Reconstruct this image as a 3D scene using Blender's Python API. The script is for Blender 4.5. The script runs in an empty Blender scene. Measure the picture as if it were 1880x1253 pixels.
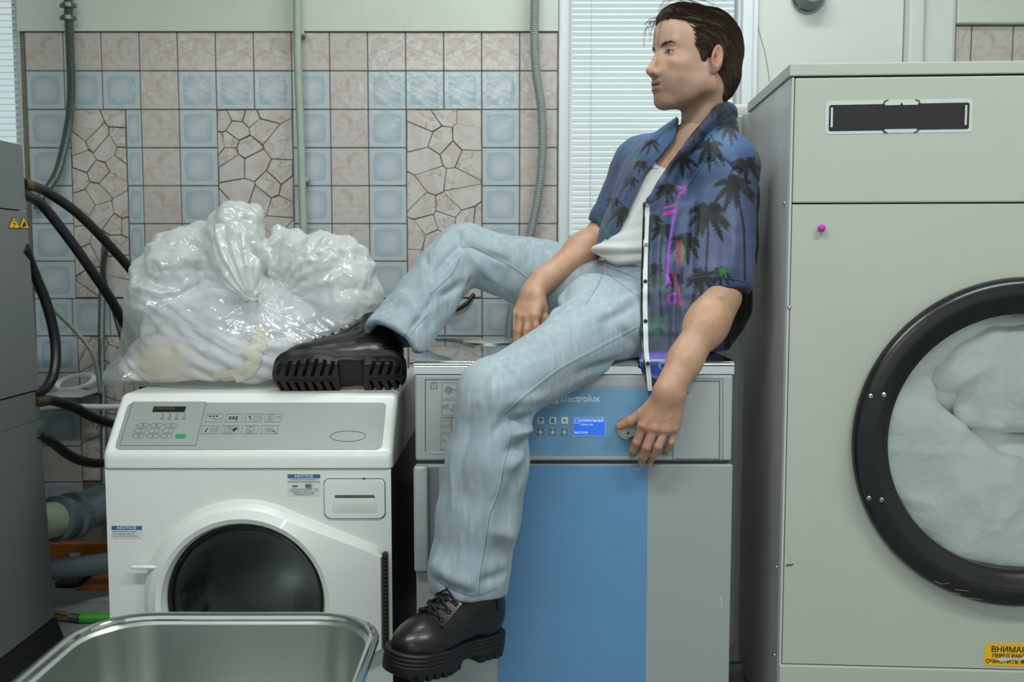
import bpy, bmesh, math, random
import numpy as np
from mathutils import Vector, Matrix
from mathutils.bvhtree import BVHTree
random.seed(7); np.random.seed(7)
scene = bpy.context.scene
COL = scene.collection
PI = math.pi
R = math.radians

# ------------------------------------------------------------------ camera
FPX, CXP, CYP = 1800.0, 940.0, 626.5
PITCH = R(4.55)
CAM = np.array([0.0, 0.0, 1.05])
cd = bpy.data.cameras.new('camera')
cam = bpy.data.objects.new('camera', cd)
COL.objects.link(cam)
cam.location = CAM
cam.rotation_euler = (PI/2 - PITCH, 0, 0)
cd.sensor_width = 36.0
cd.lens = FPX/1880*36
cd.clip_start = 0.05
cd.dof.use_dof = True
cd.dof.focus_distance = 2.05
cd.dof.aperture_fstop = 4.5
scene.camera = cam

# ------------------------------------------------------------------ light
w = bpy.data.worlds.new('world'); scene.world = w; w.use_nodes = True
w.node_tree.nodes['Background'].inputs[0].default_value = (0.83, 0.92, 0.94, 1)
w.node_tree.nodes['Background'].inputs[1].default_value = 0.85
scene.view_settings.view_transform = 'Standard'
scene.view_settings.look = 'None'
scene.view_settings.gamma = 1
scene.view_settings.use_curve_mapping = False
scene.view_settings.exposure = 0.0

def area(name, loc, rot, sx, sy, power, color):
    l = bpy.data.lights.new(name, 'AREA'); l.shape = 'RECTANGLE'
    l.size = sx; l.size_y = sy; l.energy = power; l.color = color
    o = bpy.data.objects.new(name, l); COL.objects.link(o)
    o.location = loc; o.rotation_euler = rot
    return o
LAMPS = [(-0.55, 0.75), (1.25, 0.75), (-0.5, -2.3), (0.35, 2.3), (-2.2, -2.3)]
LPOW = [30, 30, 28, 15, 14]
LCOL = [(0.95, 1.0, 0.97)]*4+[(1.0, 0.86, 0.62)]
for i, (x, y) in enumerate(LAMPS):
    area('ceiling_tube_light', (x, y, 2.63), (0, 0, 0), 1.2, 0.16, LPOW[i], LCOL[i])

# ------------------------------------------------------------------ helpers
def P(px, py, Y):
    dx = (px-CXP)/FPX; dy = -(py-CYP)/FPX
    c, s = math.cos(PITCH), math.sin(PITCH)
    d = np.array([dx, c + dy*s, -s + dy*c])
    return CAM + d*(Y/d[1])
def ray(px, py):
    dx = (px-CXP)/FPX; dy = -(py-CYP)/FPX
    c, s = math.cos(PITCH), math.sin(PITCH)
    return np.array([dx, c + dy*s, -s + dy*c])
def srgb(r, g=None, b=None):
    if g is None: r, g, b = r
    f = lambda v: (v/255/12.92) if v/255 <= 0.04045 else ((v/255+0.055)/1.055)**2.4
    return (f(r), f(g), f(b), 1)

MATS = {}
def mat(name, col, rough=0.5, metal=0.0, noise=None, bump=None, coat=0.0, emit=None, spec=0.5, vcol=False, sheen=0.0, sss=0.0, alpha=None):
    """col: sRGB 0-255.  noise=(scale, amount) mottles colour; bump=(scale, strength)"""
    if name in MATS: return MATS[name]
    m = bpy.data.materials.new(name); m.use_nodes = True
    nt = m.node_tree; b = nt.nodes['Principled BSDF']
    c = srgb(*col)
    b.inputs['Base Color'].default_value = c
    b.inputs['Roughness'].default_value = rough
    b.inputs['Metallic'].default_value = metal
    b.inputs['Specular IOR Level'].default_value = spec
    b.inputs['Coat Weight'].default_value = coat
    b.inputs['Sheen Weight'].default_value = sheen
    if sss:
        b.inputs['Subsurface Weight'].default_value = sss
        b.inputs['Subsurface Radius'].default_value = (0.012, 0.005, 0.003)
        b.inputs['Subsurface Scale'].default_value = 1.0
    src = None
    tc = nt.nodes.new('ShaderNodeTexCoord')
    if vcol:
        a = nt.nodes.new('ShaderNodeVertexColor'); a.layer_name = 'Col'
        src = a.outputs['Color']
    if noise:
        n = nt.nodes.new('ShaderNodeTexNoise'); n.inputs['Scale'].default_value = noise[0]
        n.inputs['Detail'].default_value = 5; n.inputs['Roughness'].default_value = 0.65
        nt.links.new(tc.outputs['Object'], n.inputs['Vector'])
        mr = nt.nodes.new('ShaderNodeMapRange')
        mr.inputs[1].default_value = 0.3; mr.inputs[2].default_value = 0.7
        mr.inputs[3].default_value = 1-noise[1]; mr.inputs[4].default_value = 1+noise[1]*0.5
        nt.links.new(n.outputs['Fac'], mr.inputs[0])
        vm = nt.nodes.new('ShaderNodeVectorMath'); vm.operation = 'SCALE'
        if src: nt.links.new(src, vm.inputs[0])
        else: vm.inputs[0].default_value = c[:3]
        nt.links.new(mr.outputs[0], vm.inputs['Scale'])
        src = vm.outputs[0]
    if src: nt.links.new(src, b.inputs['Base Color'])
    if bump:
        n2 = nt.nodes.new('ShaderNodeTexNoise'); n2.inputs['Scale'].default_value = bump[0]
        n2.inputs['Detail'].default_value = 4
        nt.links.new(tc.outputs['Object'], n2.inputs['Vector'])
        bp = nt.nodes.new('ShaderNodeBump'); bp.inputs['Strength'].default_value = bump[1]
        bp.inputs['Distance'].default_value = 0.002
        nt.links.new(n2.outputs['Fac'], bp.inputs['Height'])
        nt.links.new(bp.outputs[0], b.inputs['Normal'])
    if emit:
        b.inputs['Emission Color'].default_value = srgb(*emit[0])
        b.inputs['Emission Strength'].default_value = emit[1]
    MATS[name] = m
    return m

WLOC = {}
def tag(o, label=None, cat=None, group=None, kind=None):
    if label: o['label'] = label
    if cat: o['category'] = cat
    if group: o['group'] = group
    if kind: o['kind'] = kind
    return o
def thing(name, loc, label, cat, group=None):
    o = bpy.data.objects.new(name, None); COL.objects.link(o)
    o.empty_display_size = 0.05
    o.location = loc; WLOC[o.name] = Vector(loc)
    return tag(o, label, cat, group)
def link_mesh(name, me, m, parent, centre):
    o = bpy.data.objects.new(name, me); COL.objects.link(o)
    c = Vector(centre)
    if parent is not None:
        o.parent = parent
        o.location = c - WLOC[parent.name]
    else: o.location = c
    WLOC[o.name] = c
    if m is not None and not me.materials: me.materials.append(m)
    return o
def mesh_obj(name, verts, faces, m, parent=None, smooth=False, colors=None, uvs=None, angle=None, fmats=None):
    v = np.asarray(verts, dtype=np.float64)
    c = (v.min(0)+v.max(0))/2
    me = bpy.data.meshes.new(name)
    vv = v - c
    if isinstance(faces, np.ndarray):
        k = faces.shape[1]
        me.vertices.add(len(vv)); me.vertices.foreach_set('co', vv.astype(np.float32).ravel())
        me.loops.add(faces.size); me.loops.foreach_set('vertex_index', faces.astype(np.int32).ravel())
        me.polygons.add(len(faces)); me.polygons.foreach_set('loop_start', (np.arange(len(faces))*k).astype(np.int32))
        me.update(calc_edges=True)
    else:
        me.from_pydata([tuple(x) for x in vv], [], faces)
    me.update()
    if smooth:
        me.polygons.foreach_set('use_smooth', [True]*len(me.polygons))
    if colors is not None:
        ca = me.color_attributes.new('Col', 'FLOAT_COLOR', 'POINT')
        cc = np.ones((len(vv), 4), np.float32); cc[:, :3] = colors
        ca.data.foreach_set('color', cc.ravel())
    if fmats is not None:
        for mm in m: me.materials.append(mm)
        me.polygons.foreach_set('material_index', np.asarray(fmats, np.int32))
        m = None
    o = link_mesh(name, me, m, parent, c)
    if smooth and angle:
        try: me.set_sharp_from_angle(angle=R(angle))
        except Exception: pass
    return o
class MB:
    def __init__(s): s.v = []; s.f = []
    def add(s, v, f):
        n = len(s.v); s.v += [tuple(float(q) for q in x) for x in v]; s.f += [tuple(i+n for i in q) for q in f]
        return s
    def bm(s, b):
        b.verts.index_update()
        s.add([x.co[:] for x in b.verts], [[q.index for q in f.verts] for f in b.faces]); b.free(); return s
    def box(s, lo, hi, bev=0, seg=2):
        b = bmesh.new(); bmesh.ops.create_cube(b, size=1)
        lo = np.array(lo, float); hi = np.array(hi, float)
        for x in b.verts: x.co = Vector((lo+hi)/2 + np.array(x.co)*(hi-lo))
        if bev: bmesh.ops.bevel(b, geom=b.edges[:], offset=min(bev, (hi-lo).min()*0.45), segments=seg, affect='EDGES', profile=0.5)
        return s.bm(b)
    def tube(s, pts, r, n=10, caps=True, ref=None):
        pts = np.asarray(pts, float); N = len(pts)
        rr = np.full(N, r) if np.isscalar(r) else np.asarray(r, float)
        T = np.gradient(pts, axis=0); T /= np.linalg.norm(T, axis=1)[:, None]+1e-12
        u = np.cross(T[0], [0.13, 0.31, 0.94]) if ref is None else np.array(ref, float)
        u -= T[0]*u.dot(T[0]); u /= np.linalg.norm(u)
        V = []
        for i in range(N):
            u = u - T[i]*u.dot(T[i]); u /= np.linalg.norm(u); w_ = np.cross(T[i], u)
            for k in range(n):
                a = 2*PI*k/n
                V.append(pts[i] + rr[i]*(u*math.cos(a)+w_*math.sin(a)))
        F = [(i*n+k, i*n+(k+1) % n, (i+1)*n+(k+1) % n, (i+1)*n+k) for i in range(N-1) for k in range(n)]
        if caps: F += [tuple(range(n))[::-1], tuple((N-1)*n+k for k in range(n))]
        return s.add(V, F)
    def lathe(s, prof, c, ax=(0, -1, 0), n=48, up=(0, 0, 1), a0=0, a1=2*PI):
        """prof: list (radius, height along ax)"""
        ax = np.array(ax, float); ax /= np.linalg.norm(ax); up = np.array(up, float)
        u = np.cross(up, ax); u /= np.linalg.norm(u); w_ = np.cross(ax, u)
        full = abs(a1-a0-2*PI) < 1e-6; m = n if full else n+1
        V = []
        for r_, h in prof:
            for k in range(m):
                a = a0+(a1-a0)*k/n
                V.append(np.array(c)+ax*h+r_*(u*math.cos(a)+w_*math.sin(a)))
        F = [(i*m+k, i*m+(k+1) % m, (i+1)*m+(k+1) % m, (i+1)*m+k) for i in range(len(prof)-1) for k in range(n)]
        return s.add(V, F)
    def prism(s, poly, ext):
        poly = [np.array(p, float) for p in poly]; e = np.array(ext, float); n = len(poly)
        return s.add(poly+[p+e for p in poly], [tuple(range(n))[::-1], tuple(range(n, 2*n))]+[(i, (i+1) % n, n+(i+1) % n, n+i) for i in range(n)])
    def xf(s, fn): s.v = [tuple(fn(np.array(x))) for x in s.v]; return s
    def build(s, name, m, parent=None, smooth=False, angle=35, fix=True):
        o = mesh_obj(name, s.v, s.f, m, parent, smooth, angle=angle if smooth else None)
        if fix:
            b = bmesh.new(); b.from_mesh(o.data); bmesh.ops.recalc_face_normals(b, faces=b.faces); b.to_mesh(o.data); b.free()
        return o
def spline(pts, n=12):
    p = np.asarray(pts, float); p = np.vstack([2*p[0]-p[1], p, 2*p[-1]-p[-2]])
    out = []
    for i in range(1, len(p)-2):
        for k in range(n):
            t = k/n
            out.append(0.5*((2*p[i])+(-p[i-1]+p[i+1])*t+(2*p[i-1]-5*p[i]+4*p[i+1]-p[i+2])*t*t+(-p[i-1]+3*p[i]-3*p[i+1]+p[i+2])*t**3))
    out.append(p[-2]); return np.array(out)
def rrect(x0, y0, x1, y1, r, n=5):
    out = []
    for cx, cy, a in ((x1-r, y1-r, 0), (x0+r, y1-r, 90), (x0+r, y0+r, 180), (x1-r, y0+r, 270)):
        for k in range(n+1):
            t = R(a+90*k/n); out.append((cx+r*math.cos(t), cy+r*math.sin(t)))
    return out
class Plane:
    """a real plane in the scene: origin, right, up; outward normal n (towards the room)"""
    def __init__(s, o, u, v):
        s.o = np.array(o, float); s.u = np.array(u, float)/np.linalg.norm(u)
        v = np.array(v, float); v -= s.u*v.dot(s.u); s.v = v/np.linalg.norm(v)
        s.n = np.cross(s.u, s.v)
    def uv(s, px, py):
        d = ray(px, py); t = (s.o-CAM).dot(s.n)/d.dot(s.n); p = CAM+d*t-s.o
        return p.dot(s.u), p.dot(s.v)
    def pt(s, a, b, h=0): return s.o+s.u*a+s.v*b+s.n*h
    def plate(s, name, poly, m, parent, h0=0.0, h1=0.001, px=True, bev=0, smooth=False):
        q = [s.uv(*p) for p in poly] if px else poly
        mb = MB(); mb.prism([s.pt(a, b, h0) for a, b in q], s.n*(h1-h0))
        if bev:
            b = bmesh.new(); vs = [b.verts.new(v) for v in mb.v]
            for f in mb.f: b.faces.new([vs[i] for i in f])
            n = len(q); top = set(range(n, 2*n)); b.verts.index_update()
            eg = [e for e in b.edges if e.verts[0].index in top and e.verts[1].index in top]
            bmesh.ops.bevel(b, geom=eg, offset=bev, segments=2, affect='EDGES', profile=0.5)
            mb = MB(); mb.bm(b)
        return mb.build(name, m, parent, smooth=smooth)
    def lines(s, mb, pts, wd, h=0.0012, px=True, closed=False):
        """flat printed stroke"""
        q = [np.array(s.uv(*p)) if px else np.array(p) for p in pts]
        if closed: q = q+[q[0]]
        for a, b in zip(q[:-1], q[1:]):
            d = b-a; L = np.linalg.norm(d)
            if L < 1e-9: continue
            d = d/L; nn = np.array([-d[1], d[0]])*wd/2; a2 = a-d*wd/2; b2 = b+d*wd/2
            mb.add([s.pt(*(a2-nn), h), s.pt(*(b2-nn), h), s.pt(*(b2+nn), h), s.pt(*(a2+nn), h)], [(0, 1, 2, 3)])
    def fill(s, mb, pts, h=0.0012, px=True):
        q = [s.uv(*p) if px else p for p in pts]
        mb.add([s.pt(a, b, h) for a, b in q], [tuple(range(len(q)))])
    def text(s, name, body, at, size, m, parent, h=0.0012, align='LEFT', px=True, bold=0.0, sx=1.0, rot=0):
        cu = bpy.data.curves.new(name, 'FONT'); cu.body = body; cu.size = size
        cu.align_x = align; cu.align_y = 'CENTER'; cu.extrude = 0.00015; cu.offset = bold; cu.resolution_u = 3
        to = bpy.data.objects.new('tmp_text', cu); COL.objects.link(to)
        dg = bpy.context.evaluated_depsgraph_get()
        me = bpy.data.meshes.new_from_object(to.evaluated_get(dg), depsgraph=dg)
        bpy.data.objects.remove(to); bpy.data.curves.remove(cu)
        a, b = s.uv(*at) if px else at
        c = s.pt(a, b, h)
        n = len(me.vertices)
        if n == 0: return None
        co = np.empty(n*3, np.float32); me.vertices.foreach_get('co', co); co = co.reshape(-1, 3)
        cr, sr = math.cos(rot), math.sin(rot)
        x = co[:, 0]*sx; y = co[:, 1]; x, y = x*cr-y*sr, x*sr+y*cr
        W = x[:, None]*s.u+y[:, None]*s.v+co[:, 2:3]*s.n
        me.vertices.foreach_set('co', W.astype(np.float32).ravel()); me.name = name
        me.materials.clear()
        return link_mesh(name, me, m, parent, c)
def hole_loft(outer, inner, mb, P3o, P3i):
    """quads between two closed contours with equal counts"""
    n = len(outer)
    mb.add([P3o(*p) for p in outer]+[P3i(*p) for p in inner], [(i, (i+1) % n, n+(i+1) % n, n+i) for i in range(n)])
def rect_ray(cx, cy, x0, y0, x1, y1, ang):
    c, s_ = math.cos(ang), math.sin(ang); t = 1e9
    if c > 1e-9: t = min(t, (x1-cx)/c)
    if c < -1e-9: t = min(t, (x0-cx)/c)
    if s_ > 1e-9: t = min(t, (y1-cy)/s_)
    if s_ < -1e-9: t = min(t, (y0-cy)/s_)
    return cx+c*t, cy+s_*t
def copy_part(o, parent, delta=(0, 0, 0)):
    c = o.copy(); COL.objects.link(c); c.parent = parent; c.location = o.location+Vector(delta); return c
# ------------------------------------------------------------------ materials
M_plaster = mat('plaster', (196, 204, 194), 0.85, noise=(6, 0.05), bump=(60, 0.35))
M_grout = mat('grout', (124, 117, 105), 0.95, noise=(30, 0.25))
M_whitewall = mat('white_paint', (205, 210, 206), 0.55, noise=(3, 0.03))
M_floor = mat('floor_tile', (128, 134, 138), 0.6, noise=(12, 0.2))
M_slat = mat('blind_slat', (226, 232, 230), 0.45)
M_pvc = mat('window_pvc', (214, 222, 226), 0.35)
M_white = mat('enamel_white', (222, 226, 222), 0.28, coat=0.3, noise=(5, 0.02))
M_silver = mat('silver_decal', (158, 166, 163), 0.36, metal=0.35, noise=(300, 0.03))
M_black = mat('black_print', (22, 24, 25), 0.5)
M_dprint = mat('dark_print', (70, 76, 78), 0.6)
M_lprint = mat('light_print', (196, 214, 222), 0.5)
M_green = mat('green_key', (24, 140, 82), 0.5)
M_bluel = mat('label_blue', (52, 104, 150), 0.5)
M_labelw = mat('label_paper', (206, 212, 210), 0.5)
M_dark = mat('dark_void', (14, 16, 17), 0.7)
M_dsteel = mat('drum_steel', (128, 134, 134), 0.3, metal=1.0, noise=(8, 0.3))
M_steel = mat('brushed_steel', (150, 156, 156), 0.22, metal=1.0, noise=(20, 0.08))
M_mirror = mat('polished_steel', (214, 218, 214), 0.27, metal=1.0, bump=(9, 0.25))
M_grey = mat('machine_grey', (166, 172, 172), 0.42, metal=0.15, noise=(4, 0.03))
M_blue = mat('panel_blue', (104, 151, 186), 0.4, noise=(5, 0.05))
M_greyside = mat('dark_side', (60, 66, 68), 0.4)
M_beige = mat('beige_enamel', (178, 183, 173), 0.42, noise=(3, 0.03), bump=(150, 0.06))
M_topm = mat('mirror_steel', (196, 202, 202), 0.09, metal=1.0, bump=(5, 0.15))
M_rub = mat('black_rubber', (24, 26, 27), 0.38)
M_ring = mat('black_ring', (16, 17, 18), 0.3, noise=(30, 0.2), coat=0.15)
M_screw = mat('screw_steel', (170, 175, 175), 0.25, metal=1.0)
M_chrome = mat('chrome', (205, 208, 208), 0.1, metal=1.0)
def glass_mat(name, tint=(0.9, 0.95, 0.95), rough=0.02, refl=0.12):
    m = bpy.data.materials.new(name); m.use_nodes = True; nt = m.node_tree; nt.nodes.clear()
    o = nt.nodes.new('ShaderNodeOutputMaterial'); t = nt.nodes.new('ShaderNodeBsdfTransparent'); t.inputs[0].default_value = (*tint, 1)
    g = nt.nodes.new('ShaderNodeBsdfGlossy'); g.inputs['Roughness'].default_value = rough
    f = nt.nodes.new('ShaderNodeFresnel'); f.inputs[0].default_value = 1.5
    a = nt.nodes.new('ShaderNodeMath'); a.operation = 'MULTIPLY_ADD'; a.inputs[1].default_value = 0.7; a.inputs[2].default_value = refl*0.2
    nt.links.new(f.outputs[0], a.inputs[0])
    x = nt.nodes.new('ShaderNodeMixShader'); nt.links.new(a.outputs[0], x.inputs[0]); nt.links.new(t.outputs[0], x.inputs[1]); nt.links.new(g.outputs[0], x.inputs[2])
    nt.links.new(x.outputs[0], o.inputs[0]); return m
M_glass = glass_mat('window_glass')

def N(nt, t, **k):
    n = nt.nodes.new(t)
    for a, b in k.items(): setattr(n, a, b)
    return n
def mth(nt, op, a, b=None, c=None):
    n = nt.nodes.new('ShaderNodeMath'); n.operation = op
    for i, x in enumerate((a, b, c)):
        if x is None: continue
        if isinstance(x, (int, float)): n.inputs[i].default_value = x
        else: nt.links.new(x, n.inputs[i])
    return n.outputs[0]
def ramp(nt, src, stops):
    r = nt.nodes.new('ShaderNodeValToRGB'); cr = r.color_ramp
    while len(cr.elements) < len(stops): cr.elements.new(0.5)
    for e, (p, c) in zip(cr.elements, stops): e.position = p; e.color = srgb(*c) if len(c) == 3 else c
    nt.links.new(src, r.inputs[0]); return r.outputs[0]
def tile_blue():
    m = bpy.data.materials.new('glazed_tile_blue'); m.use_nodes = True; nt = m.node_tree; b = nt.nodes['Principled BSDF']
    uv = N(nt, 'ShaderNodeUVMap'); sp = N(nt, 'ShaderNodeSeparateXYZ'); nt.links.new(uv.outputs[0], sp.inputs[0])
    u = mth(nt, 'ABSOLUTE', mth(nt, 'SUBTRACT', sp.outputs[0], 0.5)); v = mth(nt, 'ABSOLUTE', mth(nt, 'SUBTRACT', sp.outputs[1], 0.5))
    mx = mth(nt, 'MAXIMUM', u, v)
    rad = mth(nt, 'SQRT', mth(nt, 'ADD', mth(nt, 'MULTIPLY', u, u), mth(nt, 'MULTIPLY', v, v)))
    d = mth(nt, 'ADD', mth(nt, 'MULTIPLY', mx, 0.62), mth(nt, 'MULTIPLY', rad, 0.38))
    no = N(nt, 'ShaderNodeTexNoise'); no.inputs['Scale'].default_value = 16; nt.links.new(uv.outputs[0], no.inputs[0])
    jag = mth(nt, 'MULTIPLY', mth(nt, 'SUBTRACT', no.outputs['Fac'], 0.5), 0.05)
    dd = mth(nt, 'MAXIMUM', d, mth(nt, 'MULTIPLY', mx, 0.97))
    dj = mth(nt, 'ADD', dd, jag)
    # dash band near the border
    dash = mth(nt, 'GREATER_THAN', mth(nt, 'SINE', mth(nt, 'MULTIPLY', mth(nt, 'ADD', sp.outputs[0], sp.outputs[1]), 95.0)), 0.0)
    band = mth(nt, 'MULTIPLY', mth(nt, 'GREATER_THAN', mx, 0.395), mth(nt, 'LESS_THAN', mx, 0.43))
    c1 = ramp(nt, dj, [(0.0, (186, 193, 195)), (0.2, (176, 187, 193)), (0.3, (162, 178, 188)), (0.385, (153, 171, 183)), (0.40, (172, 184, 190)), (0.5, (176, 186, 190))])
    mix = N(nt, 'ShaderNodeMix', data_type='RGBA'); nt.links.new(mth(nt, 'MULTIPLY', mth(nt, 'MULTIPLY', band, dash), 0.55), mix.inputs[0])
    nt.links.new(c1, mix.inputs[6]); mix.inputs[7].default_value = srgb(200, 208, 208)
    nt.links.new(mix.outputs[2], b.inputs['Base Color'])
    b.inputs['Roughness'].default_value = 0.13
    n2 = N(nt, 'ShaderNodeTexNoise'); n2.inputs['Scale'].default_value = 3.0; nt.links.new(uv.outputs[0], n2.inputs[0])
    bp = N(nt, 'ShaderNodeBump'); bp.inputs['Strength'].default_value = 0.35; bp.inputs['Distance'].default_value = 0.004
    nt.links.new(n2.outputs['Fac'], bp.inputs['Height']); nt.links.new(bp.outputs[0], b.inputs['Normal'])
    return m
def tile_pink():
    m = bpy.data.materials.new('glazed_tile_pink'); m.use_nodes = True; nt = m.node_tree; b = nt.nodes['Principled BSDF']
    uv = N(nt, 'ShaderNodeUVMap'); sp = N(nt, 'ShaderNodeSeparateXYZ'); nt.links.new(uv.outputs[0], sp.inputs[0])
    U, V = sp.outputs[0], sp.outputs[1]
    def disc(cx, cy, r_, soft=0.03):
        a = mth(nt, 'SUBTRACT', U, cx); c = mth(nt, 'SUBTRACT', V, cy)
        dd = mth(nt, 'SQRT', mth(nt, 'ADD', mth(nt, 'MULTIPLY', a, a), mth(nt, 'MULTIPLY', c, c)))
        n = N(nt, 'ShaderNodeMapRange'); n.inputs[1].default_value = r_-soft; n.inputs[2].default_value = r_+soft
        n.inputs[3].default_value = 1; n.inputs[4].default_value = 0; nt.links.new(dd, n.inputs[0]); return n.outputs[0]
    def cres(c1, r1, c2, r2): return mth(nt, 'MULTIPLY', disc(*c1, r1), mth(nt, 'SUBTRACT', 1.0, disc(*c2, r2)))
    f = mth(nt, 'MAXIMUM', cres((0.27, 0.27), 0.27, (0.36, 0.16), 0.29), cres((0.66, 0.66), 0.24, (0.76, 0.56), 0.26))
    no = N(nt, 'ShaderNodeTexNoise'); no.inputs['Scale'].default_value = 5; no.inputs['Detail'].default_value = 3; nt.links.new(uv.outputs[0], no.inputs[0])
    base = ramp(nt, no.outputs['Fac'], [(0.35, (176, 168, 164)), (0.5, (190, 184, 180)), (0.65, (184, 176, 172))])
    mix = N(nt, 'ShaderNodeMix', data_type='RGBA'); nt.links.new(mth(nt, 'MULTIPLY', f, mth(nt, 'MULTIPLY_ADD', no.outputs['Fac'], 0.7, 0.0)), mix.inputs[0])
    nt.links.new(base, mix.inputs[6]); mix.inputs[7].default_value = srgb(186, 142, 132)
    nt.links.new(mix.outputs[2], b.inputs['Base Color']); b.inputs['Roughness'].default_value = 0.13
    n2 = N(nt, 'ShaderNodeTexNoise'); n2.inputs['Scale'].default_value = 3.0; nt.links.new(uv.outputs[0], n2.inputs[0])
    bp = N(nt, 'ShaderNodeBump'); bp.inputs['Strength'].default_value = 0.35; bp.inputs['Distance'].default_value = 0.004
    nt.links.new(n2.outputs['Fac'], bp.inputs['Height']); nt.links.new(bp.outputs[0], b.inputs['Normal'])
    return m
def tile_shard():
    m = bpy.data.materials.new('broken_tile_glaze'); m.use_nodes = True; nt = m.node_tree; b = nt.nodes['Principled BSDF']
    g = N(nt, 'ShaderNodeNewGeometry'); oi = N(nt, 'ShaderNodeObjectInfo')
    no = N(nt, 'ShaderNodeTexNoise'); no.inputs['Scale'].default_value = 22; no.inputs['Detail'].default_value = 2; nt.links.new(g.outputs['Position'], no.inputs[0])
    k = mth(nt, 'ABSOLUTE', mth(nt, 'SUBTRACT', no.outputs['Fac'], 0.5))
    ln = mth(nt, 'LESS_THAN', k, 0.016)
    n3 = N(nt, 'ShaderNodeTexNoise'); n3.inputs['Scale'].default_value = 7; nt.links.new(g.outputs['Position'], n3.inputs[0])
    ln = mth(nt, 'MULTIPLY', ln, mth(nt, 'GREATER_THAN', mth(nt, 'ADD', mth(nt, 'MULTIPLY', oi.outputs['Random'], 0.35), n3.outputs['Fac']), 0.62))
    base = ramp(nt, no.outputs['Fac'], [(0.3, (184, 172, 166)), (0.6, (196, 191, 188)), (0.8, (188, 178, 173))])
    mix = N(nt, 'ShaderNodeMix', data_type='RGBA'); nt.links.new(mth(nt, 'MULTIPLY', ln, 0.45), mix.inputs[0])
    nt.links.new(base, mix.inputs[6]); mix.inputs[7].default_value = srgb(160, 118, 104)
    nt.links.new(mix.outputs[2], b.inputs['Base Color']); b.inputs['Roughness'].default_value = 0.22
    return m
M_tb, M_tp, M_ts = tile_blue(), tile_pink(), tile_shard()

# ------------------------------------------------------------------ room
WY = 3.0                                        # back wall plane
def XW(px, y=WY): return (px-CXP)/FPX*y*1.003
Xl, Xr = XW(62), XW(66.5)+14*68.45/FPX*WY+0.001
zt = P(500, 58, WY)[2]                          # top of the tiling
wall = MB()
wall.box((XW(-20)-1.4, WY+0.006, -0.0), (Xl-0.62, WY+0.16, 2.7))
wall.box((Xl-0.62, WY+0.006, 0), (Xl-0.01, WY+0.16, P(60, 640, WY)[2]))
wall.box((Xl-0.01, WY+0.006, 0), (Xr, WY+0.16, zt))
wall.box((Xl-0.01, WY-0.004, zt), (Xr, WY+0.16, 2.7), 0.003)
wall.box((Xr, WY+0.006, 0), (XW(1345), WY+0.16, P(1100, 450, WY)[2]))
wback = wall.build('wall_back', M_grout, None); tag(wback, kind='structure')
# plaster band is its own surface
pl = MB(); pl.box((Xl-0.01, WY-0.007, zt), (Xr, WY-0.004, 2.7))
plo = pl.build('plaster_band', M_plaster, wback)
def wavy(o): pass
fl = MB(); fl.box((-2.9, -2.6, -0.08), (2.6, WY+0.15, 0)); tag(fl.build('floor', M_floor), kind='structure')
cl = MB(); cl.box((-2.9, -2.6, 2.7), (2.6, WY+0.15, 2.78)); tag(cl.build('ceiling', M_plaster), kind='structure')
wl = MB(); wl.box((-2.98, -2.6, 0), (-2.9, WY+0.15, 2.7)); tag(wl.build('wall_left', M_plaster), kind='structure')
wr = MB(); wr.box((2.6, -2.6, 0), (2.68, WY+0.15, 2.7)); tag(wr.build('wall_right', M_plaster), kind='structure')

tgrid = 68.45/FPX*WY
gap = 0.0026
def tile_mesh(name, w_, h_, m, flip=False):
    b = MB(); b.box((-w_/2, -0.0075, -h_/2), (w_/2, 0, h_/2), 0.0016, 1)
    me = bpy.data.meshes.new(name); me.from_pydata(b.v, [], b.f); me.materials.append(m)
    bm = bmesh.new(); bm.from_mesh(me); bmesh.ops.recalc_face_normals(bm, faces=bm.faces)
    uvl = bm.loops.layers.uv.new('UVMap')
    for f in bm.faces:
        for l in f.loops:
            u = l.vert.co.x/w_+0.5; l[uvl].uv = (1-u if flip else u, l.vert.co.z/h_+0.5)
    bm.to_mesh(me); bm.free(); return me
tw = tgrid-gap
TM = {}
def get_tile(kind, w_, flip=False):
    k = (kind, round(w_, 4), flip)
    if k not in TM: TM[k] = tile_mesh('tile', w_, tw, M_tb if kind == 'B' else M_tp, flip)
    return TM[k]
def place_tile(kind, x0, x1, z1, flip=False):
    me = get_tile(kind, x1-x0-gap, flip)
    c = Vector(((x0+x1)/2, WY+0.006+random.uniform(-0.0006, 0.0006), z1-tgrid/2))
    o = bpy.data.objects.new('tile', me); COL.objects.link(o); o.parent = wback
    o.location = c-WLOC[wback.name]; o.rotation_euler = (random.uniform(-0.004, 0.004), random.uniform(-0.003, 0.003), random.uniform(-0.004, 0.004))
def clip(poly, a, b):
    """keep the side of polygon nearer to a than to b"""
    mid = ((a[0]+b[0])/2, (a[1]+b[1])/2); d = (b[0]-a[0], b[1]-a[1]); out = []
    f = lambda p: (p[0]-mid[0])*d[0]+(p[1]-mid[1])*d[1]
    for i in range(len(poly)):
        p, q = poly[i], poly[(i+1) % len(poly)]; fp, fq = f(p), f(q)
        if fp <= 0: out.append(p)
        if fp*fq < 0: t = fp/(fp-fq); out.append((p[0]+(q[0]-p[0])*t, p[1]+(q[1]-p[1])*t))
    return out
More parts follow.
